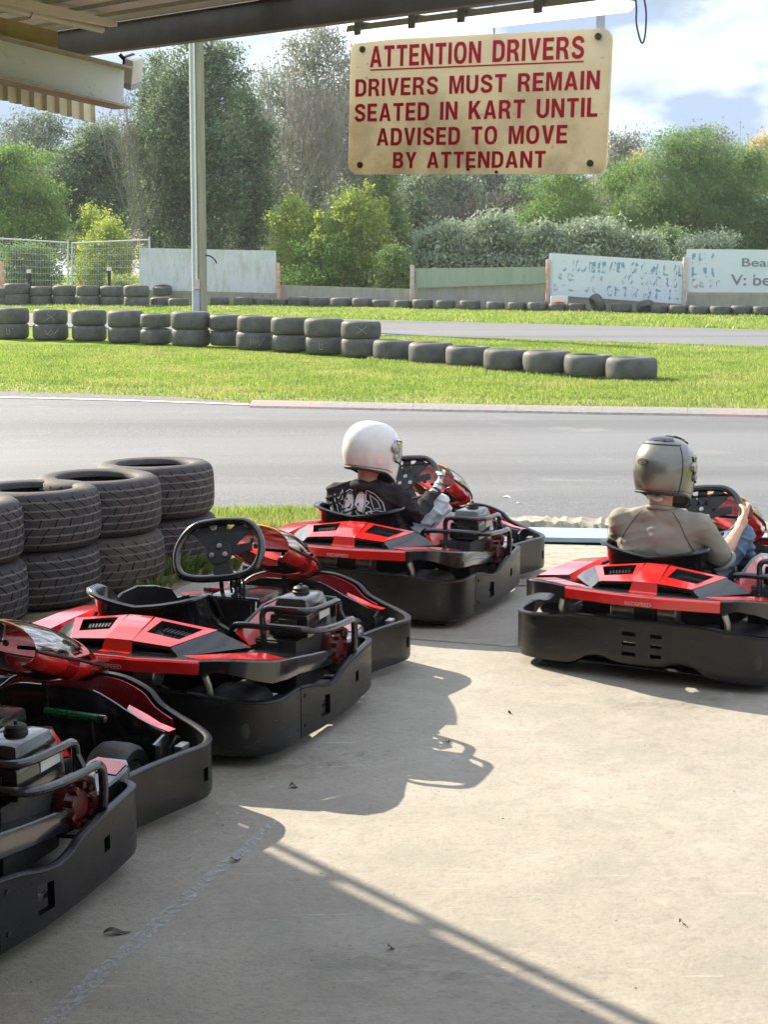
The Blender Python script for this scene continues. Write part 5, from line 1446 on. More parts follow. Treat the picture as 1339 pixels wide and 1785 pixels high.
for i, (x, y) in enumerate(dbl):
    f = ground(x, y); d = Vector((f.x, f.y, 0)).normalized()
    sc_ = .86 if i in (4, 6) else (1.06 if i == 5 else 1.0)
    c = f + d * (TR * sc_ + .0); z = zg(c.y)
    kx = 0.10 if i in (4, 6) else 0
    c.y += kx
    hz = .305 * sc_ if sc_ > 1 else .305
    jx = random.uniform(-.012, .012)
    for lv in (0, 1):
        o = slick((c.x + (jx if lv else 0), c.y, z + hz * (.5 + lv) - .01), (R(random.uniform(-1, 1)), R(random.uniform(-1.2, 1.2)), random.uniform(0, 6)), '%s worn tyre of the %s stack from the left in the two-high wall' % (('lower', 'upper')[lv], ORD[i]), GW, i + lv, sc_)
        if (i, lv) in marks:
            ang = math.atan2(-c.x, c.y)
            chalk(o, marks[(i, lv)], .366 * (1 if sc_ == 1 else sc_) + .004, -o.rotation_euler.z + ang)
for i, (x, y) in enumerate(sgl):
    f = ground(x, y); d = Vector((f.x, f.y, 0)).normalized(); c = f + d * TR * 1.02
    slick((c.x, c.y, zg(c.y) + .15), (R(random.uniform(-1, 1)), R(random.uniform(-1, 1)), i), '%s worn slick tyre from the left in the single row that ends the tyre wall' % ORD[i], 'single row of old tyres on the grass', i, 1.05)

def fence_Y(x):   # depth of the boundary line under photo column x
    return float(np.interp(x, [0, 480, 720, 950, 1339], [51.5, 49.0, 47.0, 45.2, 42.8]))
# the tyre line against the far boundary: (x centre, y front bottom, width px, lean)
bl = [(3, 523, 24), (30, 523, 46), (72, 523, 39), (112, 523, 40), (154, 524, 42), (195, 524, 41), (238, 526, 44), (280, 525, 37), (311, 526, 26)]
GB = 'old tyres along the far boundary on the left'
for i, (x, y, w) in enumerate(bl):
    f = ground(x, y + 9); d = Vector((f.x, f.y, 0)).normalized(); c = f + d * .36; s_ = 1.0
    s_ = w / (2708 / c.y) / .72 if i not in (0, 8) else .9
    s_ = max(.85, min(1.2, s_))
    for lv in (0, 1):
        if lv and i >= 7: continue
        slick((c.x, c.y, zg(c.y) + .30 * s_ * (.5 + lv) - .03), (R(random.uniform(-2, 2)), R(random.uniform(-2, 2)), i), '%s old tyre of the %s pile from the left along the far wire fence' % (('lower', 'upper')[lv], ORD[i]), GB, i + lv, s_)
f = ground(280, 531); slick((f.x, f.y + .36, zg(f.y) + .44), (R(4), R(-7), 1), 'tilted old tyre capping the pile next to the pole by the far boundary', GB, 1, .86)
br = [(383, 533, 33, 0), (425, 534, 35, 0), (458, 534, 31, 3), (488, 534, 28, 0), (520, 534, 36, -2), (556, 535, 37, 2), (595, 535, 37, 0), (632, 536, 36, -3), (664, 536, 32, 0), (703, 537, 32, 0), (737, 536, 36, 0), (777, 537, 35, 3), (820, 538, 37, 0), (864, 538, 32, -4), (902, 538, 34, 0), (938, 540, 36, 0), (972, 541, 30, 2), (1005, 542, 34, 0), (1042, 543, 35, 62), (1084, 545, 35, 8), (1125, 546, 30, 30), (1151, 547, 32, 0), (1183, 548, 34, 0), (1220, 549, 37, 3), (1256, 550, 36, 0), (1293, 550, 37, 0), (1330, 551, 36, 4), (1366, 552, 34, 0)]
GR = 'old tyres lying along the far boundary boards'
where = lambda x: ('below the stained white board' if x < 480 else 'below the low bare wall' if x < 716 else 'below the green board' if x < 950 else 'below the slanted faded board' if x < 1190 else 'below the board at the right edge')
cnt = {}
nW = {}
for b in br: nW[where(b[0])] = nW.get(where(b[0]), 0) + 1
for i, (x, y, w, lean) in enumerate(br):
    f = ground(x, y); d = Vector((f.x, f.y, 0)).normalized(); c = f + d * .34
    if c.y > fence_Y(x) - .5: c = c * ((fence_Y(x) - .5) / c.y)
    s_ = max(.7, min(1.15, w / (2708 / c.y) / .72))
    k_ = where(x); cnt[k_] = cnt.get(k_, 0) + 1
    zz = zg(c.y) + (.15 if lean < 25 else .20 + .10 * lean / 60) * s_
    slick((c.x, c.y, zz), (R(lean * (1 if lean > 25 else .6)), R(lean * .5 if lean < 25 else 0), i * .8), ('propped up old tyre, ' if lean > 25 else 'old tyre lying flat, ') + ORD[cnt[k_] - 1] + ' from the left ' + k_, GR, i, s_)

# ================================================================= far boundary: wire fence, boards, low walls
M['galv'] = simple('galvanised_pipe', (0.55, 0.58, 0.60), (0.42, 0.45, 0.47), 0.4, metal=0.6, scale=20)
def board_mat(name, c1, c2, stain, amt=0.6):
    m, nt, out = new_mat(name)
    b = N(nt, 'ShaderNodeBsdfPrincipled', Roughness=0.55)
    f = noise(nt, 1.6, 6, 0.65, sc=(2.2, 2.2, 0.45)); g = noise(nt, 4, 6, 0.7, sc=(2, 2, 0.5), loc=(3, 1, 7))
    c = mixc(nt, ramp(nt, f, [(0.35, 0), (0.7, 1)]), c1, c2)
    c = mixc(nt, ramp(nt, g, [(0.48, 0.0), (0.66, amt)]), c, stain)
    nt.links.new(c, b.inputs['Base Color']); nt.links.new(b.outputs[0], out.inputs['Surface']); return m
M['bd_white'] = board_mat('stained_white_board', (0.60, 0.64, 0.68), (0.52, 0.56, 0.58), (0.40, 0.39, 0.28))
M['bd_green'] = board_mat('faded_green_board', (0.26, 0.33, 0.26), (0.32, 0.38, 0.31), (0.20, 0.25, 0.18), .5)
M['wall_low'] = board_mat('bare_concrete_wall', (0.36, 0.35, 0.30), (0.29, 0.28, 0.24), (0.22, 0.21, 0.17), .5)
def ad_mat():
    m, nt, out = new_mat('faded_advert_board')
    b = N(nt, 'ShaderNodeBsdfPrincipled', Roughness=0.5)
    c = mixc(nt, noise(nt, 1.2, 5, 0.6), (0.56, 0.64, 0.74), (0.66, 0.72, 0.78))
    c = mixc(nt, ramp(nt, noise(nt, 3.0, 5, 0.7, loc=(1, 6, 2)), [(0.58, 0), (0.75, .4)]), c, (0.48, 0.49, 0.46))
    nt.links.new(c, b.inputs['Base Color']); nt.links.new(b.outputs[0], out.inputs['Surface']); return m
M['ad'] = ad_mat()
def flake_mat(name, col, lo, sc):
    m, nt, out = new_mat(name)
    b = N(nt, 'ShaderNodeBsdfPrincipled', Roughness=0.6); b.inputs['Base Color'].default_value = (*col, 1)
    t = N(nt, 'ShaderNodeBsdfTransparent'); x = N(nt, 'ShaderNodeMixShader')
    nt.links.new(ramp(nt, noise(nt, sc, 5, 0.7), [(lo, 0), (lo + .06, .85)]), x.inputs[0]); nt.links.new(t.outputs[0], x.inputs[1]); nt.links.new(b.outputs[0], x.inputs[2])
    nt.links.new(x.outputs[0], out.inputs['Surface']); return m
M['fl_blue'] = flake_mat('flaking_blue_lettering', (0.20, 0.36, 0.55), .47, 6)
M['fl_grey'] = flake_mat('faded_grey_lettering', (0.40, 0.42, 0.44), .50, 7)
M['txt_grey'] = flake_mat('worn_grey_lettering', (0.20, 0.21, 0.25), .36, 5)
M['post_rust'] = simple('faded_orange_post', (0.55, 0.25, 0.16), (0.62, 0.50, 0.44), 0.8, scale=6)
M['post_white'] = simple('weathered_white_post', (0.55, 0.52, 0.49), (0.42, 0.30, 0.26), 0.8, scale=8)
def boardquad(name, TL, TR_, BR, BL, mat, th=.05, par=None):
    mb = MB(); n_ = (TR_ - TL).cross(BL - TL).normalized(); n_ = n_ if n_.y > 0 else -n_
    mb.prism([TL, TR_, BR, BL], n_ * th)
    return mb.build(name, mat, par, 0)
def Q(x, y, off=0.0): return depth(x, y, fence_Y(x) + off)
def base_rect(x, off=0): Y = fence_Y(x) + off; return Vector((depth(x, 500, Y).x, Y, zg(Y)))
# low walls standing behind the tyres
def low_wall(x0, x1, y0, y1, label, off=.15):
    a, b = Q(x0, y0, off), Q(x1, y1, off); th = Vector((0, .14, 0)); mb = MB()
    a0, b0 = Vector((a.x, a.y, zg(a.y) - .1)), Vector((b.x, b.y, zg(b.y) - .1))
    mb.prism([a, b, b0, a0], th); o = mb.build('low_wall', M['wall_low'], None, 0)
    return tag(o, label, 'low wall')
low_wall(244, 484, 505, 509, 'low concrete wall showing under the stained white board')
low_wall(486, 716, 497, 504, 'bare low concrete wall between the white board and the green board')
low_wall(722, 951, 492, 496, 'low concrete wall under the green board')
low_wall(953, 1192, 500, 520, 'low concrete wall under the slanted faded board')
low_wall(1198, 1500, 506, 508, 'low concrete wall under the board at the right edge')
o = boardquad('boundary_board', Q(242, 432), Q(480, 437), Q(481, 511), Q(242, 505), M['bd_white']); tag(o, 'stained plain white board standing behind the timber pole', 'board')
o = boardquad('boundary_board', Q(723, 468), Q(952, 465), Q(952, 494), Q(723, 502), M['bd_green']); tag(o, 'faded green board with a wedge-shaped lower edge', 'board')
# the two faded advertising boards
def ad_board(label, P4, seed, rows):
    TL, TR_, BR, BL = P4
    r_ = thing('advert_board', label, 'advert board', ((TL + BL) / 2)[:])
    L = Vector(r_.location); sub = lambda v: v - L
    boardquad('panel', sub(TL), sub(TR_), sub(BR), sub(BL), M['ad'], .05, r_)
    rg = random.Random(seed); n_ = (TR_ - TL).cross(BL - TL).normalized(); n_ = n_ if n_.y < 0 else -n_
    def uv(u, v): return sub((TL.lerp(TR_, u)).lerp(BL.lerp(BR, u), v)) + n_ * .006
    for (u0, u1, v0, v1, cnt_, mat, nm, hh) in rows:
        mb = MB(); u = u0
        while u < u1:
            w = rg.uniform(.018, .042); k = rg.random()
            sl = rg.choice((0, 0, .3, -.3, .5)) * w * 2
            if k < .42: mb.poly([uv(u + sl, v0 + rg.uniform(0, .04)), uv(u + w * .7 + sl, v0), uv(u + w * .7, v1), uv(u, v1 - rg.uniform(0, .03))])
            elif k < .7:
                vm = rg.uniform(v0, v1 - .05); mb.poly([uv(u, vm), uv(u + w, vm + .01), uv(u + w, vm + .05), uv(u, vm + .045)])
                mb.poly([uv(u, v0), uv(u + w * .35, v0), uv(u + w * .35, v1), uv(u, v1)])
            elif k < .9:
                c = [(u + w * .5 + w * .55 * math.cos(t), (v0 + v1) / 2 + (v1 - v0) * .45 * math.sin(t)) for t in np.linspace(0, 5.2, 12)]
                for (a, b), (c_, d) in zip(c[:-1], c[1:]):
                    n2 = .014; mb.poly([uv(a, b - n2 * 2), uv(c_, d - n2 * 2), uv(c_ + n2 * .4, d + n2 * 2), uv(a + n2 * .4, b + n2 * 2)])
            u += w * rg.uniform(1.0, 1.9)
        if mb.v: mb.build(nm, mat, r_, 0, fix=False)
    return r_, uv, n_
ad_board('slanted pale advert board covered in flaking blue lettering', (Q(958, 441), Q(1195, 456), Q(1190, 530), Q(953, 514)), 5,
         [(.10, .42, .12, .40, 0, M['fl_blue'], 'faded_lettering', 0), (.45, .97, .10, .36, 0, M['fl_blue'], 'faded_lettering', 0), (.08, .40, .46, .62, 0, M['fl_grey'], 'faded_lettering', 0),
          (.55, .96, .40, .62, 0, M['fl_blue'], 'faded_lettering', 0), (.45, .96, .68, .92, 0, M['fl_blue'], 'faded_lettering', 0), (.05, .38, .74, .88, 0, M['fl_grey'], 'faded_lettering', 0)])
P4 = (Q(1198, 434), Q(1520, 437), Q(1520, 511), Q(1196, 509))
rb_, uv_, nn_ = ad_board('pale advert board at the right edge with grey words beside a flaking blue emblem', P4, 9,
         [(.03, .09, .10, .35, 0, M['fl_blue'], 'faded_emblem', 0), (.10, .20, .10, .36, 0, M['fl_blue'], 'faded_emblem', 0), (.03, .20, .42, .66, 0, M['fl_blue'], 'faded_emblem', 0), (.03, .18, .70, .90, 0, M['fl_grey'], 'faded_emblem', 0)])
def on_board(s, u0, u1, v0, v1):
    c = uv_((u0 + u1) / 2, (v0 + v1) / 2) + nn_ * .004; ex = (uv_(u1, .5) - uv_(u0, .5)); ey = uv_(.5, v0) - uv_(.5, v1)
    ez = ex.cross(ey).normalized(); m = Matrix((ex.normalized(), ey.normalized(), ez)).transposed().to_4x4(); m.translation = c
    fit_text('lettering', s, M['txt_grey'], m, ex.length, ey.length, .012, rb_)
on_board('Bearings', .305, .62, .20, .46); on_board('V: belts', .245, .56, .58, .84)
def post(x, y0, y1, w, mat, label, name='fence_post'):
    a, b = Q(x, y0, -.06), Q(x, y1, -.06); mb = MB(); s_ = w * a.y / 2708
    mb.box(((a.x + b.x) / 2, a.y, (a.z + b.z) / 2), (s_, s_, abs(a.z - b.z)), bev=s_ * .15)
    o = mb.build(name, mat, None, 30); return tag(o, label, 'post')
post(719, 462, 530, 7, M['post_white'], 'weathered white post at the left end of the green board')
post(955, 452, 532, 6, M['post_rust'], 'orange post at the left end of the slanted faded board')
post(1194, 448, 541, 7, M['post_white'], 'white post between the two faded advert boards')
post(485, 458, 520, 6, M['post_rust'], 'reddish post at the right end of the stained white board')
post(2, 456, 500, 9, M['post_rust'], 'faded orange post behind the far tyres at the left edge')
# small printed box sign on the ground below the boards
c = Q(975, 528, -.5); s_ = c.y / 2708
r_ = thing('box_sign', 'small white box sign with a red stripe standing below the slanted board', 'sign', (c.x, c.y, zg(c.y)))
mb = MB(); mb.box((0, 0, .22), (30 * s_, .08, .44), bev=.01); mb.build('panel', M['white'], r_, 30)
mb = MB(); mb.prism([(-.2, -.045, .24), (.0, -.045, .28), (.2, -.045, .25), (.1, -.045, .20), (-.16, -.045, .19)], (0, .004, 0)); mb.build('red_arrow', M['red'], r_, 0)

# temporary wire mesh fence panels on the left
def fence_panel(x0, x1, yt0, yt1, yb0, yb1, label):
    A, B, C_, D = Q(x0, yt0, .6), Q(x1, yt1, .6), Q(x1, yb1, .6), Q(x0, yb0, .6)
    r_ = thing('mesh_fence_panel', label, 'fence panel', D[:], 0, 'temporary fence panels'); o_ = Vector(D)
    uv = lambda u, v: (A.lerp(B, u)).lerp(D.lerp(C_, u), v) - o_
    mb = MB(); mb.tube([uv(0, 0), uv(1, 0)], .028, 6); mb.tube([uv(0, -.02), uv(0, 1)], .028, 6); mb.tube([uv(1, -.06), uv(1, 1)], .028, 6); mb.tube([uv(0, 1), uv(1, 1)], .02, 6)
    mb.build('frame', M['galv'], r_, 40)
    mb = MB(); n = int((B - A).length / .085)
    for i in range(1, n): mb.tube([uv(i / n, 0), uv(i / n, 1)], .0045, 3, cap=False)
    for i in range(1, 8): mb.tube([uv(0, i / 8), uv(1, i / 8)], .0045, 3, cap=False)
    mb.build('wire_mesh', M['galv'], r_, 0, fix=False)
fence_panel(-130, 118, 408, 423, 508, 512, 'wire mesh fence panel running off the left edge')
fence_panel(125, 260, 424, 418, 512, 512, 'wire mesh fence panel next to the stained white board')
for x, y0, y1, lab in ((50, 476, 505, 'short white topped peg behind the far tyres near the left edge'), (190, 472, 505, 'short white topped peg behind the far tyres in front of the mesh fence')):
    a, b = Q(x, y0, -.2), Q(x, y1, -.2); mb = MB(); mb.tube([b, a], .05, 8); mb.tube([a, a + Vector((0, 0, .12))], .075, 8, mi=1); o = mb.build('marker_peg', [M['matt'], M['white']], None, 40); tag(o, lab, 'peg')

# ---------------------------------------------------------------- timber pole with conduits
def wood_mat():
    m, nt, out = new_mat('weathered_timber'); b = N(nt, 'ShaderNodeBsdfPrincipled', Roughness=0.85)
    f = noise(nt, 6, 7, 0.7, sc=(3, 3, 0.12)); g = noise(nt, 1.0, 4, 0.6, sc=(1, 1, .5))
    c = mixc(nt, ramp(nt, f, [(0.35, 0), (0.65, 1)]), (0.19, 0.18, 0.13), (0.36, 0.34, 0.25)); c = mixc(nt, ramp(nt, g, [(0.4, 0), (0.7, .6)]), c, (0.25, 0.26, 0.17))
    nt.links.new(c, b.inputs['Base Color']); bump(nt, b, f, .6, .02); nt.links.new(b.outputs[0], out.inputs['Surface']); return m
M['pole'] = wood_mat()
PY = 38.5
pb = depth(350.5, 545, PY); s_ = PY / 2708
pole = thing('utility_pole', 'weathered timber pole with pale conduits rising behind the tyre wall', 'pole', (pb.x, PY, zg(PY)))
ptop = depth(343.5, -30, PY) - Vector((pb.x, PY, zg(PY)))
mb = MB(); rr = []
for k in range(13):
    t = k / 12; rr.append([Vector((ptop.x * t, 0, ptop.z * t)) + Vector((math.cos(a), math.sin(a), 0)) * (.152 - .02 * t) for a in np.linspace(0, 2 * math.pi, 20, endpoint=False)])
mb.loft(rr); mb.build('timber', M['pole'], pole, 50)
def pl(dx, dy, y0, y1, r_, mat, name, flat=False):
    mb = MB(); z0, z1 = depth(340, y0, PY).z - zg(PY), depth(340, y1, PY).z - zg(PY); f0, f1 = z0 / ptop.z, z1 / ptop.z
    p0, p1 = Vector((ptop.x * f0 + dx, dy, z0)), Vector((ptop.x * f1 + dx, dy, z1))
    if flat:
        mb.loft([[p + Vector((a * r_[0], b * r_[1], 0)) for a, b in ((-1, -1), (1, -1), (1, 1), (-1, 1))] for p in (p0, p1)])
    else: mb.tube([p0, p1], r_, 10)
    return mb.build(name, mat, pole, 40)
pl(-.175, -.05, 560, -30, .040, M['white'], 'conduit'); pl(-.085, -.17, 490, -30, .026, M['white'], 'conduit')
M['sheath'] = simple('grey_cable_sheath', (0.34, 0.37, 0.42), (0.42, 0.45, 0.50), 0.55, scale=4)
pl(-.125, -.10, 500, -30, (.045, .05), M['sheath'], 'cable_sheath', True)
pl(-.10, -.15, 545, 505, (.075, .05), M['sheath'], 'steel_cover', True)
pl(-.085, -.19, 504, 487, (.075, .05), M['post_white'], 'meter_box', True)
mb = MB(); z_ = depth(340, 445, PY).z - zg(PY)
mb.tube(catmull([(.13, -.05, z_), (.25, -.08, z_ - .02), (.36, -.1, z_ - .10), (.41, -.1, z_ - .2)], 4), .018, 6); mb.build('loose_cable', M['matt'], pole, 40)

# ================================================================= shed roof over the camera
M['dkbeam'] = simple('dark_painted_steel', (0.14, 0.13, 0.113), (0.19, 0.178, 0.156), 0.6, scale=8, bmp=0.1, sc=(1, 1, 1))
def beam_mat():
    m, nt, out = new_mat('rusting_painted_steel'); b = N(nt, 'ShaderNodeBsdfPrincipled', Roughness=0.6)
    n1 = noise(nt, 9, 8, 0.75, dist=.4); n2 = noise(nt, 2.0, 4, 0.6)
    c = mixc(nt, ramp(nt, n2, [(0.3, 0), (0.7, 1)]), (0.54, 0.56, 0.56), (0.62, 0.64, 0.64))
    c = mixc(nt, ramp(nt, n1, [(0.58, 0), (0.68, .85)]), c, (0.24, 0.13, 0.07)); nt.links.new(c, b.inputs['Base Color'])
    bump(nt, b, n1, .2, .004); nt.links.new(b.outputs[0], out.inputs['Surface']); return m
M['beam'] = beam_mat()
M['rusty'] = simple('rusty_flange', (0.36, 0.27, 0.19), (0.46, 0.41, 0.34), 0.8, scale=14, bmp=0.3)
M['timber'] = simple('varnished_timber', (0.44, 0.32, 0.19), (0.56, 0.43, 0.27), 0.6, scale=7, sc=(6, 1, 1))
M['zinc'] = simple('cream_roof_sheet', (0.74, 0.70, 0.61), (0.64, 0.60, 0.52), 0.5, scale=3, bmp=0.05)
M['cream'] = simple('cream_painted_steel', (0.78, 0.71, 0.58), (0.68, 0.61, 0.49), 0.6, scale=10)
P1 = Vector((-.858, 4.735, 2.413)); U = Vector((.643, -.766, -.038)).normalized(); Vv = Vector((-.766, -.643, .03)).normalized()
UP = Vector((0, 0, 1))
def along(mb, p0, p1, w_in, h, inn, up=UP, mi=0):
    """rectangular member between p0 and p1 (outer lower edge), inn = inward direction"""
    mb.loft([[p, p + inn * w_in, p + inn * w_in + up * h, p + up * h] for p in (p0, p1)], mi=mi)
mb = MB()
a, b = P1 + U * -7.5, P1 + U * 7.5
along(mb, a, b, .030, .004, Vv); along(mb, a + UP * .004, b + UP * .004, .004, .068, Vv); along(mb, a + UP * .072, b + UP * .072, .046, .004, Vv)
along(mb, a + UP * .004 + Vv * .026, b + UP * .004 + Vv * .026, .004, .068, Vv)
o = mb.build('eave_beam', M['dkbeam'], None, 0); tag(o, 'long dark steel eave beam crossing the top of the photo', 'beam')
# corrugated roof sheet, set back a little behind the beam, ribs parallel to it
mb = MB(); rows = []
w = .095; prof = []
for k in range(60):
    s0 = .072 + k * w
    prof += [(s0, 0), (s0 + w * .60, 0), (s0 + w * .68, .022), (s0 + w * .92, .022)]
prof.append((.072 + 60 * w, 0))
z0 = .066
for t in (-9.0, 9.0):
    rows.append([P1 + U * t + Vector((Vv.x, Vv.y, 0)) * s_ + UP * (z0 + h + .055 * s_) for s_, h in prof])
    rows.append([p + UP * .003 for p in rows[-1]])
mb.loft([rows[0], rows[2]], closed=False, cap=False); mb.loft([rows[1], rows[3]], closed=False, cap=False); mb.loft([rows[0], rows[1]], closed=False, cap=False); mb.loft([rows[2], rows[3]], closed=False, cap=False)
o = mb.build('roof_sheet', M['zinc'], None, 0); tag(o, 'cream corrugated roof sheet seen from below above the eave beam', 'roof')
# packers that tie beam and sheet together
for t in (-6.2, -5.0, -3.62, -3.15, -2.0, -.4, .9):
    mb = MB(); p = P1 + U * t + UP * .076; along(mb, p + Vv * .01, p + Vv * .01 + U * .055, .12, .03, Vv)
    o = mb.build('roof_packer', M['dkbeam'], None, 0); tag(o, 'small dark packer between the eave beam and the roof sheet', 'packer', 'packers on the eave beam')
# I-beam rafter with rusty flanges, from the beam end towards the camera's left
E0t, E0b = depth(216, 118, 4.62), depth(214, 190, 4.62)
E1t, E1b = depth(0, 66, 4.22), depth(0, 142, 4.22)
vt, vb = (E1t - E0t), (E1b - E0b); K_ = 5.0
ib = thing('rafter_beam', 'pale steel rafter with rusty flanges at the upper left', 'beam', E0b[:]); L0 = Vector(E0b)
perp = Vector((vb.y, -vb.x, 0)).normalized(); perp = perp if perp.y < 0 else -perp       # towards the camera side
T0, T1, B0, B1 = E0t - L0, E0t + vt * K_ - L0, Vector((0, 0, 0)), E0b + vb * K_ - L0
mb = MB(); mb.loft([[T0 - UP * .006, T0 - UP * .006 - perp * .006, B0 + UP * .006 - perp * .006, B0 + UP * .006], [T1 - UP * .006, T1 - UP * .006 - perp * .006, B1 + UP * .006 - perp * .006, B1 + UP * .006]]); mb.build('web', M['beam'], ib, 0)
for nm, X0, X1, z in (('top_flange', T0, T1, -.006), ('bottom_flange', B0, B1, 0)):
    mb = MB(); mb.loft([[p + perp * .035 + UP * z, p - perp * .035 + UP * z, p - perp * .035 + UP * (z + .006), p + perp * .035 + UP * (z + .006)] for p in (X0, X1)]); mb.build(nm, M['rusty'], ib, 0)
# ribbed cladding strip hanging beyond the rafter
A, B = depth(165, 178, 4.74), depth(-60, 110, 4.30); A2, B2 = depth(166, 214, 4.74), depth(-60, 158, 4.30)
mb = MB(); n = 40; ring1, ring2 = [], []
d_ = (B - A); nrm = Vector((d_.y, -d_.x, 0)).normalized() * .012
Kx = 3.0
for k in range(n * 3):
    f = k / n; per = (k % 4)
    off = nrm * (1 if per in (1, 2) else 0)
    ring1.append(A + d_ * (k // 4 * 4 + (0, .5, 2.6, 3.1)[per]) / n * 1.0 + off); ring2.append(A2 + (B2 - A2) * (k // 4 * 4 + (0, .5, 2.6, 3.1)[per]) / n + off)
mb.loft([ring1, ring2], closed=False, cap=False); o = mb.build('ribbed_cladding', M['cream'], None, 0); tag(o, 'strip of cream ribbed cladding hanging below the rafter at the left edge', 'cladding')
so = o.modifiers.new('sheet', 'SOLIDIFY'); so.thickness = .002
# timber board and white pipe above the rafter, cream purlin under the sheet
def bar_px(name, pts, mat, label, cat, thick, smooth=0):
    (xa, ya0, ya1, da), (xb, yb0, yb1, db) = pts
    a0, a1, b0, b1 = depth(xa, ya0, da), depth(xa, ya1, da), depth(xb, yb0, db), depth(xb, yb1, db)
    e0, e1 = a0 + (b0 - a0) * 3, a1 + (b1 - a1) * 3
    d2 = (b0 - a0); pp = Vector((d2.y, -d2.x, 0)).normalized() * thick; pp = pp if pp.y > 0 else -pp
    mb = MB(); mb.loft([[a0, a1, a1 + pp, a0 + pp], [e0, e1, e1 + pp, e0 + pp]]); o = mb.build(name, mat, None, smooth); return tag(o, label, cat)
bar_px('timber_fascia', [(100, 55, 87, 4.50), (0, 30, 66, 4.24)], M['timber'], 'brown timber board lying along the top of the rafter', 'board', .04)
bar_px('cream_purlin', [(204, 36, 46, 4.36), (0, -12, 6, 4.06)], M['cream'], 'cream purlin running under the roof sheet at the upper left', 'purlin', .03)
a, b = depth(178, 52, 4.44), depth(0, 12, 4.16); mb = MB(); mb.tube([a, a + (b - a) * 3], .010, 10); mb.tube([a + (b - a) * .70, a + (b - a) * .73], .0135, 10)
o = mb.build('white_pipe', M['cream'], None, 40); tag(o, 'thin cream pipe running beside the timber board', 'pipe')
# floodlight on the end of the rafter
c = depth(232, 122, 4.72); fl = thing('floodlight', 'small white and black floodlight fixed at the end of the rafter', 'floodlight', c[:])
rot = Euler((R(20), R(22), R(-25))).to_matrix()
mb = MB(); mb.box((0, 0, 0), (.032, .05, .075), rot=rot, bev=.004); mb.build('housing', M['white'], fl, 30)
mb = MB(); mb.box(rot @ Vector((-.020, .0, .004)), (.010, .046, .07), rot=rot, bev=.002); mb.build('lamp_face', M['matt'], fl, 30)
mb = MB(); mb.box(rot @ Vector((-.002, 0, -.046)), (.034, .05, .016), rot=rot, bev=.002); mb.build('end_cap', M['sheath'], fl, 30)
mb = MB(); mb.tube([rot @ Vector((-.02, 0, .0)), rot @ Vector((-.035, 0, .02)), Vector((-.04, -.01, .045))], .006, 6); mb.build('bracket', M['matt'], fl, 30)

# fluorescent batten under the beam
tl_ = thing('tube_light', 'long white fluorescent tube fitting hung under the eave beam above the sign', 'tube light', (P1 + U * .0)[:])
L0 = Vector(P1)
LA, LB = depth(620, 56, 3.62), depth(1078, -1, 2.92)
ax = (LB - LA); pp = Vector((ax.y, -ax.x, 0)).normalized(); pp = pp if pp.y < 0 else -pp
LB2 = LA + ax * 1.02
M['difus'] = simple('milky_diffuser', (0.80, 0.82, 0.82), (0.86, 0.87, 0.86), 0.35, scale=5)
def dm():
    m, nt, out = new_mat('milky_diffuser_glow'); t = N(nt, 'ShaderNodeBsdfTranslucent'); t.inputs['Color'].default_value = (.92, .93, .93, 1); d = N(nt, 'ShaderNodeBsdfDiffuse'); d.inputs['Color'].default_value = (.85, .86, .86, 1)
    x = N(nt, 'ShaderNodeMixShader'); x.inputs[0].default_value = .6; nt.links.new(d.outputs[0], x.inputs[1]); nt.links.new(t.outputs[0], x.inputs[2])
    e = N(nt, 'ShaderNodeEmission', Strength=.45); ad = N(nt, 'ShaderNodeAddShader'); nt.links.new(x.outputs[0], ad.inputs[0]); nt.links.new(e.outputs[0], ad.inputs[1]); nt.links.new(ad.outputs[0], out.inputs['Surface']); return m
M['difus'] = dm()
mb = MB(); mb.loft([[p - L0 + pp * a_ + UP * z for a_, z in ((-.022, .012), (.022, .012), (.026, -.002), (-.026, -.002))] for p in (LA, LB2)]); mb.build('batten', M['white'], tl_, 0)
mb = MB(); mb.loft([[p - L0 + pp * .026 * math.cos(t) + UP * (-.004 + .020 * math.sin(t)) for t in np.linspace(math.pi, 2 * math.pi, 9)] for p in (LA + ax * .004, LB2)]); mb.build('diffuser', M['difus'], tl_, 50)
for t in (.06, .30, .50, .78): mb = MB(); c_ = LA + ax * t - L0; mb.loft([[c_ + d_ * .012 + pp * a_ + UP * z for a_, z in ((-.030, .016), (.030, .016), (.031, -.012), (.028, -.012), (.027, .010), (-.027, .010), (-.028, -.012), (-.031, -.012))] for d_ in (-ax.normalized(), ax.normalized())]); mb.build('clip', M['sheath'], tl_, 0)

M['dkwall'] = simple('dark_brown_wall_sheet', (.07, .06, .05), (.10, .088, .075), .7, scale=3)
# unseen back and end walls of the shed, added to block sky light
def unseen_shed_wall(p0, p1, label):
    mb = MB(); d_ = (p1 - p0); n = int(d_.length / .1); nr = Vector((d_.y, -d_.x, 0)).normalized() * .02; r1, r2 = [], []
    for k in range(n + 1):
        q = p0 + d_ * k / n + (nr if k % 4 in (1, 2) else Vector()); r1.append((q.x, q.y, 0)); r2.append((q.x, q.y, 3.0))
    mb.loft([r1, r2], closed=False, cap=False); o = mb.build('unseen_shed_wall', M['dkwall'], None, 0); return tag(o, label, 'wall')
F2 = lambda t, s_: Vector(((P1 + U * t + Vv * s_).x, (P1 + U * t + Vv * s_).y, 0))
unseen_shed_wall(F2(-9, 5.7), F2(9, 5.7), 'unseen ribbed dark shed rear wall added to block the sky behind the camera')
unseen_shed_wall(F2(9, .2), F2(9, 5.7), 'unseen ribbed dark shed end wall added to block sky right of the camera')

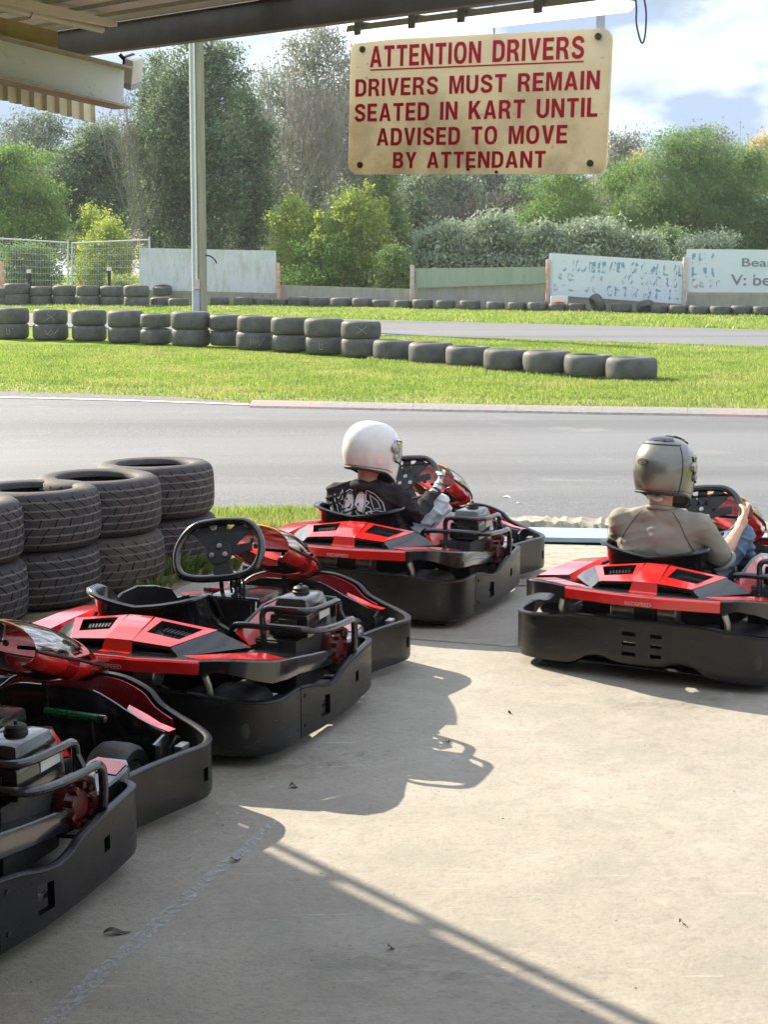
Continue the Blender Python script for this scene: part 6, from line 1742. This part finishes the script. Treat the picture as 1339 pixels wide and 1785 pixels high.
# ---------------------------------------------------------------- the warning sign
def sign_mat():
    m, nt, out = new_mat('aged_cream_sign'); b = N(nt, 'ShaderNodeBsdfPrincipled', Roughness=0.55)
    n1 = noise(nt, 5, 7, 0.7, sc=(1, 1, 1.6), dist=.8); n2 = noise(nt, 40, 4, .6)
    t = nt.nodes.new('ShaderNodeTexCoord'); sp = nt.nodes.new('ShaderNodeSeparateXYZ'); nt.links.new(t.outputs['Object'], sp.inputs[0])
    low = ramp(nt, sp.outputs['Z'], [(0.0, 1.0), (0.36, 0.0)])
    c = mixc(nt, ramp(nt, n1, [(0.42, 0), (0.74, .55)]), (0.90, 0.83, 0.63), (0.84, 0.72, 0.48))
    st = nt.nodes.new('ShaderNodeMath'); st.operation = 'MULTIPLY'; nt.links.new(low, st.inputs[0]); nt.links.new(ramp(nt, noise(nt, 7, 6, .7, loc=(4, 4, 4)), [(0.46, 0), (0.66, .5)]), st.inputs[1])
    c = mixc(nt, st.outputs[0], c, (0.33, 0.23, 0.12)); c = mixc(nt, ramp(nt, n2, [(0.66, 0), (0.72, .5)]), c, (0.30, 0.20, 0.12))
    nt.links.new(c, b.inputs['Base Color']); tl = N(nt, 'ShaderNodeBsdfTranslucent'); nt.links.new(c, tl.inputs['Color']); x = N(nt, 'ShaderNodeMixShader'); x.inputs[0].default_value = .4
    nt.links.new(b.outputs[0], x.inputs[1]); nt.links.new(tl.outputs[0], x.inputs[2]); nt.links.new(x.outputs[0], out.inputs['Surface']); return m
M['sign'] = sign_mat()
M['signred'] = simple('red_sign_paint', (0.50, 0.010, 0.028), (0.58, 0.016, 0.035), 0.5, scale=7)
dl, dr = 4.20, 3.825
TL, TRr, BL, BR = depth(609, 71, dl), depth(1064.5, 50, dr), depth(609, 305, dl), depth(1060, 302, dr)
ex = ((TRr - TL) + (BR - BL)) / 2; ey = ((TL - BL) + (TRr - BR)) / 2
W_, H_ = ex.length, ey.length; ex.normalize(); ey = (ey - ex * ey.dot(ex)).normalized(); ez = ex.cross(ey)
cen = (TL + TRr + BL + BR) / 4
sg = thing('warning_sign', 'aged cream hanging sign with red ATTENTION DRIVERS lettering', 'sign', (cen - ey * H_ / 2)[:])
L0 = Vector(sg.location)
SM = Matrix((ex, ey, ez)).transposed().to_4x4(); SM.translation = cen - L0
mb = MB(); rc_ = .028; pts = []
for cx, cy, a0 in ((W_ / 2 - rc_, H_ / 2 - rc_, 0), (-W_ / 2 + rc_, H_ / 2 - rc_, 90), (-W_ / 2 + rc_, -H_ / 2 + rc_, 180), (W_ / 2 - rc_, -H_ / 2 + rc_, 270)):
    for k in range(7): a_ = R(a0 + 15 * k); pts.append(SM @ Vector((cx + rc_ * math.cos(a_), cy + rc_ * math.sin(a_), 0)))
mb.prism(pts, ez * -.008); mb.build('panel', M['sign'], sg, 30)
for s_, u0, u1, v0, v1, bd in (('ATTENTION DRIVERS', .083, .905, .045, .20, .024), ('DRIVERS MUST REMAIN', .025, .965, .285, .415, .03), ('SEATED IN KART UNTIL', .024, .962, .470, .603, .03), ('ADVISED TO MOVE', .119, .858, .655, .785, .03), ('BY ATTENDANT', .188, .782, .835, .955, .03)):
    m = SM @ Matrix.Translation((-W_ / 2 + (u0 + u1) / 2 * W_, H_ / 2 - (v0 + v1) / 2 * H_, .0012))
    block_text('lettering', s_, M['signred'], m, (u1 - u0) * W_, (v1 - v0) * H_, sg)
mb = MB(); mb.poly([SM @ Vector(p) for p in ((-W_ / 2 + .085 * W_, H_ / 2 - .226 * H_, .0012), (-W_ / 2 + .905 * W_, H_ / 2 - .226 * H_, .0012), (-W_ / 2 + .905 * W_, H_ / 2 - .215 * H_, .0012), (-W_ / 2 + .085 * W_, H_ / 2 - .215 * H_, .0012))])
mb.build('underline', M['signred'], sg, 0, fix=False)
M['bolt'] = simple('rusty_bolt', (0.08, 0.055, 0.04), (0.14, 0.10, 0.08), 0.6, metal=.5, scale=80)
for u, v, r_ in ((.052, .065, .0085), (.953, .055, .0085), (.052, .93, .0085), (.945, .925, .0085), (.49, .965, .004), (.60, .985, .004)):
    mb = MB(); bolt_mb(mb, SM @ Vector((-W_ / 2 + u * W_, H_ / 2 - v * H_, .0)), ez, r_, .005); mb.build('bolt', M['bolt'], sg, 30)
for u, w_, top in ((.953, .011, .10), (.565, .0028, .07)):
    p = SM @ Vector((-W_ / 2 + u * W_, H_ / 2 - .09 * H_, -.010)); q = p + UP * (.09 * H_ + top)
    mb = MB(); mb.loft([[x - ex * w_, x + ex * w_, x + ex * w_ - ez * .003, x - ex * w_ - ez * .003] for x in (p, q)]); mb.build('hanger_strap', M['galv'], sg, 0)
# loop of cable hanging beside the sign
mb = MB(); mb.tube(catmull([depth(*p, 3.1) for p in ((1104, -40), (1110, 10), (1110, 40), (1117, 70), (1122, 74), (1126, 55), (1127, 20), (1122, -8), (1112, -40))], 5), .0018, 6)
M['cable'] = simple('blue_grey_cable', (0.10, 0.11, 0.22), (0.14, 0.15, 0.28), 0.5)
o = mb.build('cable_loop', M['cable'], None, 60); tag(o, 'thin loop of cable hanging from the roof right of the sign', 'cable')

# ================================================================= trees and shrubs beyond the boundary
def leaf_mat(name, c1, c2, c3, tr=.35, gl=.03):
    m, nt, out = new_mat(name); c1, c2, c3 = [tuple(v * 1.18 for v in q) for q in (c1, c2, c3)]
    geo = nt.nodes.new('ShaderNodeNewGeometry')
    c = ramp(nt, geo.outputs['Random Per Island'], [(0.0, c1), (0.55, c2), (1.0, c3)])
    c = mixc(nt, ramp(nt, noise(nt, .8, 4, .6), [(.45, 0), (.65, .6)]), c, c3)
    c = mixc(nt, ramp(nt, noise(nt, .7, 4, .6, loc=(9, 4, 2)), [(.45, 0), (.65, .6)]), c, c1)
    d = N(nt, 'ShaderNodeBsdfDiffuse'); t = N(nt, 'ShaderNodeBsdfTranslucent'); x = N(nt, 'ShaderNodeMixShader'); x.inputs[0].default_value = tr
    nt.links.new(c, d.inputs['Color']); nt.links.new(c, t.inputs['Color']); nt.links.new(d.outputs[0], x.inputs[1]); nt.links.new(t.outputs[0], x.inputs[2])
    g = N(nt, 'ShaderNodeBsdfGlossy', Roughness=.6); g.inputs['Color'].default_value = (.9, .95, .95, 1); y = N(nt, 'ShaderNodeMixShader'); y.inputs[0].default_value = gl
    nt.links.new(x.outputs[0], y.inputs[1]); nt.links.new(g.outputs[0], y.inputs[2]); nt.links.new(y.outputs[0], out.inputs['Surface'])
    return m
LM = {
    'dark': leaf_mat('dark_evergreen_leaves', (.055, .092, .055), (.118, .175, .098), (.22, .285, .16), .42, .03),
    'mid': leaf_mat('mid_green_leaves', (.09, .155, .05), (.15, .225, .065), (.23, .30, .10), .46),
    'fresh': leaf_mat('fresh_green_leaves', (.10, .19, .045), (.16, .27, .06), (.24, .34, .10), .48),
    'yellow': leaf_mat('yellow_green_leaves', (.17, .25, .05), (.27, .35, .065), (.44, .46, .10), .55),
    'silver': leaf_mat('silvery_leaves', (.17, .22, .14), (.25, .31, .20), (.36, .42, .31), .35, .05),
    'grey': leaf_mat('grey_green_leaves', (.14, .165, .125), (.20, .22, .17), (.29, .30, .24), .42),
    'feather': leaf_mat('feathery_green_leaves', (.09, .165, .060), (.155, .245, .09), (.23, .33, .13), .45, .03),
    'gold': leaf_mat('golden_leaves', (.34, .26, .06), (.45, .34, .08), (.50, .42, .14), .45),
    'gum': leaf_mat('blue_green_gum_leaves', (.12, .165, .13), (.17, .22, .17), (.24, .29, .225), .38, .03),
}
M['bark'] = simple('grey_bark', (.16, .145, .125), (.27, .25, .22), .9, scale=5, bmp=.5)
M['darkbark'] = simple('dark_bark', (.07, .06, .05), (.13, .115, .10), .9, scale=5, bmp=.5)
M['twig'] = simple('bare_grey_twigs', (.20, .185, .165), (.31, .29, .26), .9, scale=3)
M['branch_dark'] = simple('bare_brown_twigs', (.10, .088, .08), (.17, .15, .135), .9, scale=3)

def foliage(lobes, n, leaf, seed, clump=.32, per=26, aspect=2.0, droop=0.0, shell=.55):
    """thousands of small leaf faces gathered in clumps that sit through the crown's lobes"""
    rg = np.random.default_rng(seed)
    lob = np.array(lobes, float); vol = (lob[:, 3] * lob[:, 4] * lob[:, 5]) ** .75
    nc = max(8, n // per)
    k = rg.choice(len(lob), nc, p=vol / vol.sum())
    d = rg.normal(size=(nc, 3)); d /= np.linalg.norm(d, axis=1)[:, None]
    r = (shell + (1 - shell) * rg.random(nc)) * (rg.random(nc) < .8) + (rg.random(nc) ** .5) * 0.0
    r = np.where(r == 0, rg.random(nc) * .8, r)
    C = lob[k, :3] + d * lob[k, 3:6] * r[:, None]
    cs = clump * (0.5 + rg.random(nc))
    m = np.maximum(4, (per * (0.5 + rg.random(nc)))).astype(int)
    idx = np.repeat(np.arange(nc), m); T = len(idx)
    g = rg.normal(size=(T, 3)) * np.array([.55, .55, .42])
    P = C[idx] + g * cs[idx][:, None]
    a = rg.random(T) * 2 * np.pi; el = (rg.random(T) - .5) * 2.2 - droop
    u = np.stack([np.cos(a) * np.cos(el), np.sin(a) * np.cos(el), np.sin(el)], 1)
    v = np.cross(u, rg.normal(size=(T, 3))); v /= np.linalg.norm(v, axis=1)[:, None] + 1e-9
    s = leaf * (0.6 + 0.8 * rg.random(T)); L = s[:, None]; W = (s / aspect)[:, None]
    V = np.stack([P - u * L * .5, P + v * W * .5, P + u * L * .5, P - v * W * .5], 1).reshape(-1, 3)
    return V, np.arange(T * 4).reshape(T, 4)
def branches(mb, p, d, L, r, depth_, rg, spread=.55, up=.15, n=3, minr=.006, mi=0, seg=3, ret=None):
    pts = [p]; rs = [r]; q = p.copy(); dd = d.normalized()
    for i in range(seg):
        dd = (dd + Vector((rg.uniform(-1, 1), rg.uniform(-1, 1), rg.uniform(-.6, .8))) * .16 + Vector((0, 0, up * .3))).normalized()
        q = q + dd * (L / seg); pts.append(q.copy()); rs.append(max(minr, r * (1 - .45 * (i + 1) / seg)))
    mb.tube(pts, rs, 5 if r > .05 else 3, cap=False, mi=mi)
    if ret is not None: ret.append((pts[-1].copy(), rs[-1]))
    if depth_ <= 0: return
    for k in range(n):
        t = rg.uniform(.35, 1.0) if k else 1.0
        i = min(seg - 1, int(t * seg)); f = t * seg - i
        b = pts[i].lerp(pts[i + 1], f)
        ax = Vector((rg.uniform(-1, 1), rg.uniform(-1, 1), rg.uniform(-.3, .6))).normalized()
        nd = (dd + ax * spread * rg.uniform(.7, 1.5) + Vector((0, 0, up))).normalized()
        branches(mb, b, nd, L * rg.uniform(.58, .82), max(minr, rs[i] * .62), depth_ - 1, rg, spread, up, n, minr, mi, seg)
def treespot(px, Y): p = depth(px, 500, Y); return Vector((p.x, Y, zg(Y) - .05))
def crown_tree(name, label, px, Y, ytop, wpx, mat, shape, n, leaf, seed, ybot=None, clump=.34, trunk='darkbark', aspect=2.0, droop=0, cat='tree', depthf=.8, per=26, shell=.50, extra=None):
    n = int(n * 2.0); leaf *= .82
    b = treespot(px, Y); s_ = Y / 2708; H_ = depth(px, ytop, Y).z - b.z; W_ = wpx * s_
    r_ = thing(name, label, cat, b[:]); rg = random.Random(seed)
    z0 = (depth(px, ybot, Y).z - b.z) if ybot else H_ * .12
    lob = []
    nl = 16
    for i in range(nl):
        t = (i + .5) / nl
        if shape == 'column': w_ = .62 + .38 * math.sin(math.pi * min(1, t * 1.05)) if t < .8 else .95 * (1 - t) / .2 * .75 + .12
        elif shape == 'cone': w_ = (1 - t) ** .8 * .95 + .10
        elif shape == 'round': w_ = math.sqrt(max(.05, 1 - (2 * t - 1) ** 2)) * .95
        elif shape == 'bush': w_ = (1 - t * t) ** .5 * .95 + .05
        elif shape == 'umbrella': w_ = .35 + .65 * t if t < .8 else 1.0 - (t - .8) * 3.2
        w_ = max(.10, w_)
        zc = z0 + (H_ - z0) * t
        m = 3 if w_ > .5 else 2
        for j in range(m):
            a = rg.uniform(0, 6.28); rad = W_ / 2 * w_ * rg.uniform(.25, .62)
            lr = W_ / 2 * w_ * rg.uniform(.34, .56) * (1 if m > 1 else 1.3)
            hz = max(.35, (H_ - z0) / nl * rg.uniform(1.2, 2.1))
            zz = min(zc + rg.uniform(-.3, .3), H_ - hz * .9)
            lob.append((rad * math.cos(a), rad * math.sin(a) * depthf, zz, lr, lr * depthf, hz))
    if extra: lob += extra
    V, F = foliage(lob, n, leaf, seed, clump, per, aspect, droop, shell)
    obj('crown', np_mesh('crown', V, F, LM[mat]), r_)
    mb = MB(); rgt = random.Random(seed + 1)
    tr = max(.05, min(.22, H_ * .02))
    nt_ = 1 if shape != 'bush' else 5
    for k in range(nt_):
        d0 = Vector((rg.uniform(-.1, .1), rg.uniform(-.1, .1), 1)) if nt_ == 1 else Vector((rg.uniform(-.8, .8), rg.uniform(-.6, .6), 1))
        pts = [Vector((0, 0, 0))]; rs = [tr * (1 if nt_ == 1 else .5)]
        hh = H_ * (.86 if nt_ == 1 else .6)
        for i in range(1, 7): pts.append(pts[-1] + (d0 + Vector((rg.uniform(-.12, .12), rg.uniform(-.12, .12), 0))).normalized() * hh / 6); rs.append(rs[0] * (1 - i / 7.2))
        mb.tube(pts, rs, 7, cap=False)
        for i in range(1, 6):
            for j in range(3 if nt_ == 1 else 1):
                a = rg.uniform(0, 6.28); l_ = min(W_ * .34, hh * .4) * rg.uniform(.6, 1.1) * (1 - .08 * i)
                branches(mb, pts[i], Vector((math.cos(a), math.sin(a), rg.uniform(.2, .9))), l_, rs[i] * .5, 1, rgt, .5, .12, 2, .008)
    mb.build('trunk', M[trunk], r_, 0, fix=False)
    return r_
def bare_tree(name, label, px, Y, ytop, wpx, seed, mat='twig', levels=5, lean=0, stems=1, cat='tree', n=3, r0=None, spread=.5, up=.16, fork=.28, minr=.011):
    b = treespot(px, Y); H_ = depth(px, ytop, Y).z - b.z
    r_ = thing(name, label, cat, b[:]); rg = random.Random(seed); mb = MB(); mt = MB()
    for k in range(stems):
        d = Vector((lean + (rg.uniform(-.35, .35) if stems > 1 else rg.uniform(-.05, .05)), rg.uniform(-.2, .2), 1)).normalized()
        tr = r0 or H_ * .014
        L = H_ * fork; pts = [Vector((rg.uniform(-.1, .1) * (stems > 1), 0, 0))]; rs = [tr]
        for i in range(5): d = (d + Vector((rg.uniform(-.12, .12), rg.uniform(-.12, .12), .05))).normalized(); pts.append(pts[-1] + d * L / 4); rs.append(tr * (1 - .09 * (i + 1)))
        mt.tube(pts, rs, 7, cap=False)
        for j in range(4):
            i = 2 + j % 4
            a = rg.uniform(0, 6.28); dd = (d + Vector((math.cos(a), math.sin(a) * .7, .1)) * spread * (1 if j else .3)).normalized()
            branches(mb, pts[min(i, 5)], dd, H_ * .30 * rg.uniform(.8, 1.1), rs[min(i, 5)] * .7, levels - 1, rg, spread, up, n, minr)
    co = np.array(mb.v); hmax = co[:, 2].max(); k_ = H_ / hmax
    wd = np.percentile(np.abs(co[:, 0]), 97) * 2; kx = (wpx * Y / 2708) / max(.1, wd)
    for m_ in (mb, mt): m_.v = [(x * min(1.6, max(.4, kx)) if m_ is mb else x * min(1.6, max(.4, kx)), y, z * k_) for x, y, z in m_.v]
    mb.build('branches', M[mat], r_, 0, fix=False); mt.build('trunk', M['bark' if mat == 'twig' else 'darkbark'], r_, 40, fix=False)
    return r_

T_ = crown_tree
# far wood that closes the view between the nearer trees
lob = []; rgw = random.Random(3)
for i in range(60):
    x = -32 + 64 * i / 59; z = 3.6 + rgw.uniform(0, 2.6) + (1.2 if x < -6 else 0)
    for j in range(2): lob.append((x + rgw.uniform(-.6, .6), 112 + rgw.uniform(-3, 3), zg(112) + z * (.45 + .5 * j), 1.7, 1.6, 1.9 + rgw.uniform(0, .9)))
V, F = foliage(lob, 95000, .30, 5, .6, 30)
tag(obj('far_wood', np_mesh('far_wood', V, F, LM['grey'])), 'far off grey green wood behind all the trees', kind='stuff')
# back row, far off and pale
T_('gum_tree', 'distant grey green gum tree rising above the left hedge, half hidden by the roof cladding', 70, 92, 190, 190, 'gum', 'round', 9000, .26, 31, 430, .7, 'bark')
T_('gum_tree', 'distant pale gum tree between the roof cladding and the big dark evergreen', 190, 88, 205, 150, 'grey', 'round', 8000, .24, 32, 430, .7, 'bark')
T_('gum_tree', 'distant gum tree low on the left edge behind the bright green bush', -20, 90, 225, 150, 'gum', 'round', 7000, .25, 33, 430, .7, 'bark')
T_('gum_tree', 'tall pale gum tree rising behind the bare tree left of the sign', 560, 92, 30, 210, 'grey', 'round', 12000, .24, 34, 420, .8, 'bark')
T_('gum_tree', 'distant dark gum tree behind the top left of the sign', 660, 96, 80, 180, 'gum', 'round', 9000, .26, 35, 430, .8, 'bark')
T_('gum_tree', 'pale distant gum tree just right of the sign', 1085, 95, 228, 110, 'grey', 'round', 7000, .22, 36, 430, .6, 'bark')
T_('gum_tree', 'broad distant gum tree behind the sign, showing below its lower edge', 830, 96, 235, 330, 'gum', 'round', 12000, .26, 37, 440, .8, 'bark')
T_('gum_tree', 'distant golden topped tree at the right edge of the photo', 1330, 93, 238, 120, 'gold', 'round', 4200, .22, 38, 330, .5, 'bark')
T_('gum_tree', 'thin golden leaved tree between the sign and the feathery green tree', 1110, 86, 265, 60, 'gold', 'round', 1800, .20, 39, 400, .4, 'bark')
T_('gum_tree', 'grey distant tree behind the tall feathery tree on the right', 1240, 97, 222, 200, 'grey', 'round', 9000, .24, 40, 430, .7, 'bark')
T_('gum_tree', 'grey green distant tree beyond the dark shrubs at the right edge', 1400, 97, 240, 190, 'grey', 'round', 7000, .24, 41, 430, .7, 'bark')
# bare trees
bare_tree('bare_tree', 'tall bare grey tree between the dark evergreen and the sign', 505, 67, 60, 190, 51, 'twig', 6, .02)
bare_tree('bare_tree', 'bare grey tree with tangled twigs beside the left end of the sign', 585, 67.5, 75, 170, 52, 'twig', 6, -.05)
bare_tree('bare_tree', 'slim bare pale trunked tree left of the dark evergreen', 222, 63, 180, 120, 53, 'twig', 5, .02)
bare_tree('bare_tree', 'thin bare sapling below the floodlight at the left', 258, 64, 130, 100, 54, 'twig', 5, -.06)
bare_tree('bare_tree', 'bare twiggy crown sticking up on the skyline right of the feathery tree', 1255, 90, 214, 170, 55, 'twig', 5)
bare_tree('bare_tree', 'bare twiggy crown on the skyline just right of the sign', 1120, 92, 226, 110, 56, 'twig', 5)
bare_tree('bare_tree', 'bare leaning tree at the far left under the roof cladding', 40, 84, 205, 120, 57, 'twig', 5, .08)
bare_tree('bare_shrub', 'bare brown many-stemmed shrub under the sign', 800, 61, 300, 170, 58, 'branch_dark', 5, 0, 5, 'shrub', 3, .07, .6, .10, .3)
bare_tree('bare_tree', 'bare pale tree with upright twigs just right of the tall dark evergreen', 470, 82, 85, 130, 58, 'twig', 6, .03)
bare_tree('bare_tree', 'bare dark twiggy tree behind the upper left corner of the sign', 628, 84, 50, 150, 59, 'branch_dark', 6, .0)
T_('gum_tree', 'hazy grey gum tree filling the gap right of the tall dark evergreen', 480, 96, 110, 180, 'grey', 'round', 9000, .24, 44, 430, .7, 'bark')
# middle row
T_('evergreen_tree', 'tall dark evergreen tree behind the timber pole', 352, 64, 52, 225, 'dark', 'column', 34000, .17, 61, 440, .42, per=30)
T_('evergreen_tree', 'dark evergreen standing left against the tall one behind the pole', 285, 66, 85, 130, 'dark', 'column', 15000, .17, 62, 440, .42)
T_('evergreen_tree', 'dark round topped evergreen right of the pole', 432, 66, 150, 120, 'dark', 'column', 14000, .17, 63, 440, .42)
T_('dark_tree', 'dark tree behind the left bushes below the roof cladding', 165, 70, 215, 190, 'dark', 'round', 15000, .19, 64, 470, .45)
T_('dark_tree', 'dark green mass of a tree low behind the bare shrub under the sign', 760, 80, 295, 260, 'dark', 'bush', 15000, .20, 65, None, .5)
T_('dark_tree', 'dark shaded tree behind the right end of the bare shrub', 900, 78, 310, 140, 'dark', 'bush', 9000, .20, 66, None, .5)
T_('conifer', 'dense dark green conical tree under the left corner of the sign', 668, 66, 285, 150, 'mid', 'cone', 15000, .15, 67, 460, .35)
T_('bush_tree', 'bright green leafy tree at the left edge above the wire fence', 35, 66, 248, 230, 'fresh', 'round', 20000, .16, 68, 470, .40)
T_('bush_tree', 'grey green tree at the far left edge behind the bright green one', -60, 74, 260, 160, 'grey', 'round', 8000, .2, 69, 470, .5)
T_('wattle_tree', 'green feathery wattle tree under the right part of the sign', 985, 68, 285, 230, 'fresh', 'bush', 20000, .15, 70, None, .36, aspect=3)
T_('wattle_tree', 'tall feathery green tree right of the sign', 1190, 66, 222, 270, 'feather', 'round', 26000, .15, 71, 440, .38, aspect=3)
T_('wattle_tree', 'bright green feathery tree between the sign and the tall feathery one', 1105, 69, 275, 150, 'fresh', 'round', 13000, .15, 72, 440, .36, aspect=3)
T_('wattle_tree', 'dark feathery tree at the right edge above the advert board', 1300, 67, 250, 230, 'feather', 'bush', 21000, .16, 73, None, .4, aspect=3)
T_('wattle_tree', 'feathery tree cut off by the right edge of the photo', 1400, 66, 280, 140, 'feather', 'bush', 9000, .16, 74, None, .4, aspect=3)
# front row just beyond the boards
T_('yellow_bush', 'yellow green bush behind the wire mesh fence', 185, 58, 375, 150, 'yellow', 'bush', 9000, .11, 81, None, .26, cat='bush')
T_('yellow_bush', 'thin yellow bush between the fence and the tall evergreen', 160, 62, 355, 90, 'yellow', 'bush', 3500, .12, 82, 470, .26, cat='bush')
T_('dark_bush', 'dark green bush low behind the left fence panel', 45, 57, 425, 150, 'mid', 'bush', 8000, .12, 83, None, .28, cat='bush')
T_('weed_clump', 'pale yellow weeds at the foot of the wire mesh fence', 212, 53, 480, 70, 'yellow', 'bush', 2200, .09, 84, None, .16, cat='weeds')
T_('leafy_sapling', 'yellow green leafy sapling right of the white board', 525, 58, 345, 130, 'yellow', 'round', 6500, .13, 85, 480, .30, cat='bush', per=18)
T_('leafy_sapling', 'tall yellow green sapling with upright shoots under the left part of the sign', 628, 57, 328, 180, 'yellow', 'bush', 10000, .13, 86, None, .28, cat='bush', per=18)
T_('leafy_bush', 'green bush filling in below the yellow saplings', 585, 56.6, 400, 200, 'fresh', 'bush', 13000, .12, 87, None, .28, cat='bush')
T_('leafy_bush', 'grey brown thin bush beside the right end of the white board', 500, 60, 380, 90, 'grey', 'bush', 3000, .12, 88, None, .28, cat='bush')
T_('leafy_bush', 'low green weeds over the bare low wall', 690, 54, 425, 90, 'mid', 'bush', 4500, .11, 89, None, .24, cat='bush')
for i, (px, yt, w_, lab) in enumerate(((770, 392, 118, 'silvery leaved shrub above the left half of the green board'), (858, 372, 150, 'silvery leaved shrub above the right half of the green board'), (948, 394, 105, 'silvery leaved shrub behind the left end of the slanted board'), (1030, 384, 160, 'silvery leaved shrub above the middle of the slanted board'), (1112, 414, 84, 'small silvery shrub above the right end of the slanted board'))):
    T_('silver_shrub', lab, px, 56.5 + .5 * (i % 2), yt - 6, w_ * 1.3, 'silver', 'bush', 10000, .21, 90 + i, None, .30, cat='shrub', aspect=3.2, droop=-.2, per=20)
T_('leafy_bush', 'low dark bush showing above the right advert board', 1250, 58, 408, 170, 'gum', 'bush', 8000, .13, 97, None, .3, cat='bush')
T_('leafy_bush', 'dark bush behind the gap between the two advert boards', 1165, 60, 395, 120, 'feather', 'bush', 6000, .13, 98, None, .3, cat='bush')
# upright pale shoots of the saplings
for px, y0, lab in ((642, 322, 'single upright leafy shoot standing tallest among the yellow saplings'), (600, 350, 'upright leafy shoot left of the tallest yellow one'), (668, 345, 'upright leafy shoot right of the tallest yellow one'), (556, 372, 'upright leafy shoot above the sapling right of the white board')):
    b = treespot(px, 56); H_ = depth(px, y0, 56).z - b.z; rg = np.random.default_rng(px)
    r_ = thing('leafy_shoot', lab, 'shoot', b[:]); mb = MB(); mb.tube([(0, 0, 0), (.05, 0, H_ * .5), (.0, 0, H_)], [.02, .014, .005], 5); mb.build('stem', M['darkbark'], r_, 0, fix=False)
    lob = [(rg.normal() * .10, rg.normal() * .1, H_ * t, .13, .13, .14) for t in np.linspace(.55, .99, 12)]
    V, F = foliage(lob, 500, .14, px, .10, 14); obj('leaves', np_mesh('leaves', V, F, LM['yellow']), r_)

# ---------------------------------------------------------------- thin volume added for the veil of backlight flare over the trees
FLARE_VEIL = 0.0004
def flare_veil_mat():
    m, nt, out = new_mat('flare_veil_air'); v = N(nt, 'ShaderNodeVolumePrincipled'); v.inputs['Color'].default_value = (.90, .94, 1.0, 1); v.inputs['Density'].default_value = FLARE_VEIL; v.inputs['Anisotropy'].default_value = .3
    nt.links.new(v.outputs[0], out.inputs['Volume']); return m
mb = MB(); mb.box((0, 45, 9.5), (350, 250, 21.4)); hz = mb.build('flare_veil', flare_veil_mat(), None, 0); hz['kind'] = 'stuff'; hz['label'] = 'thin veil added to the air for backlight flare'
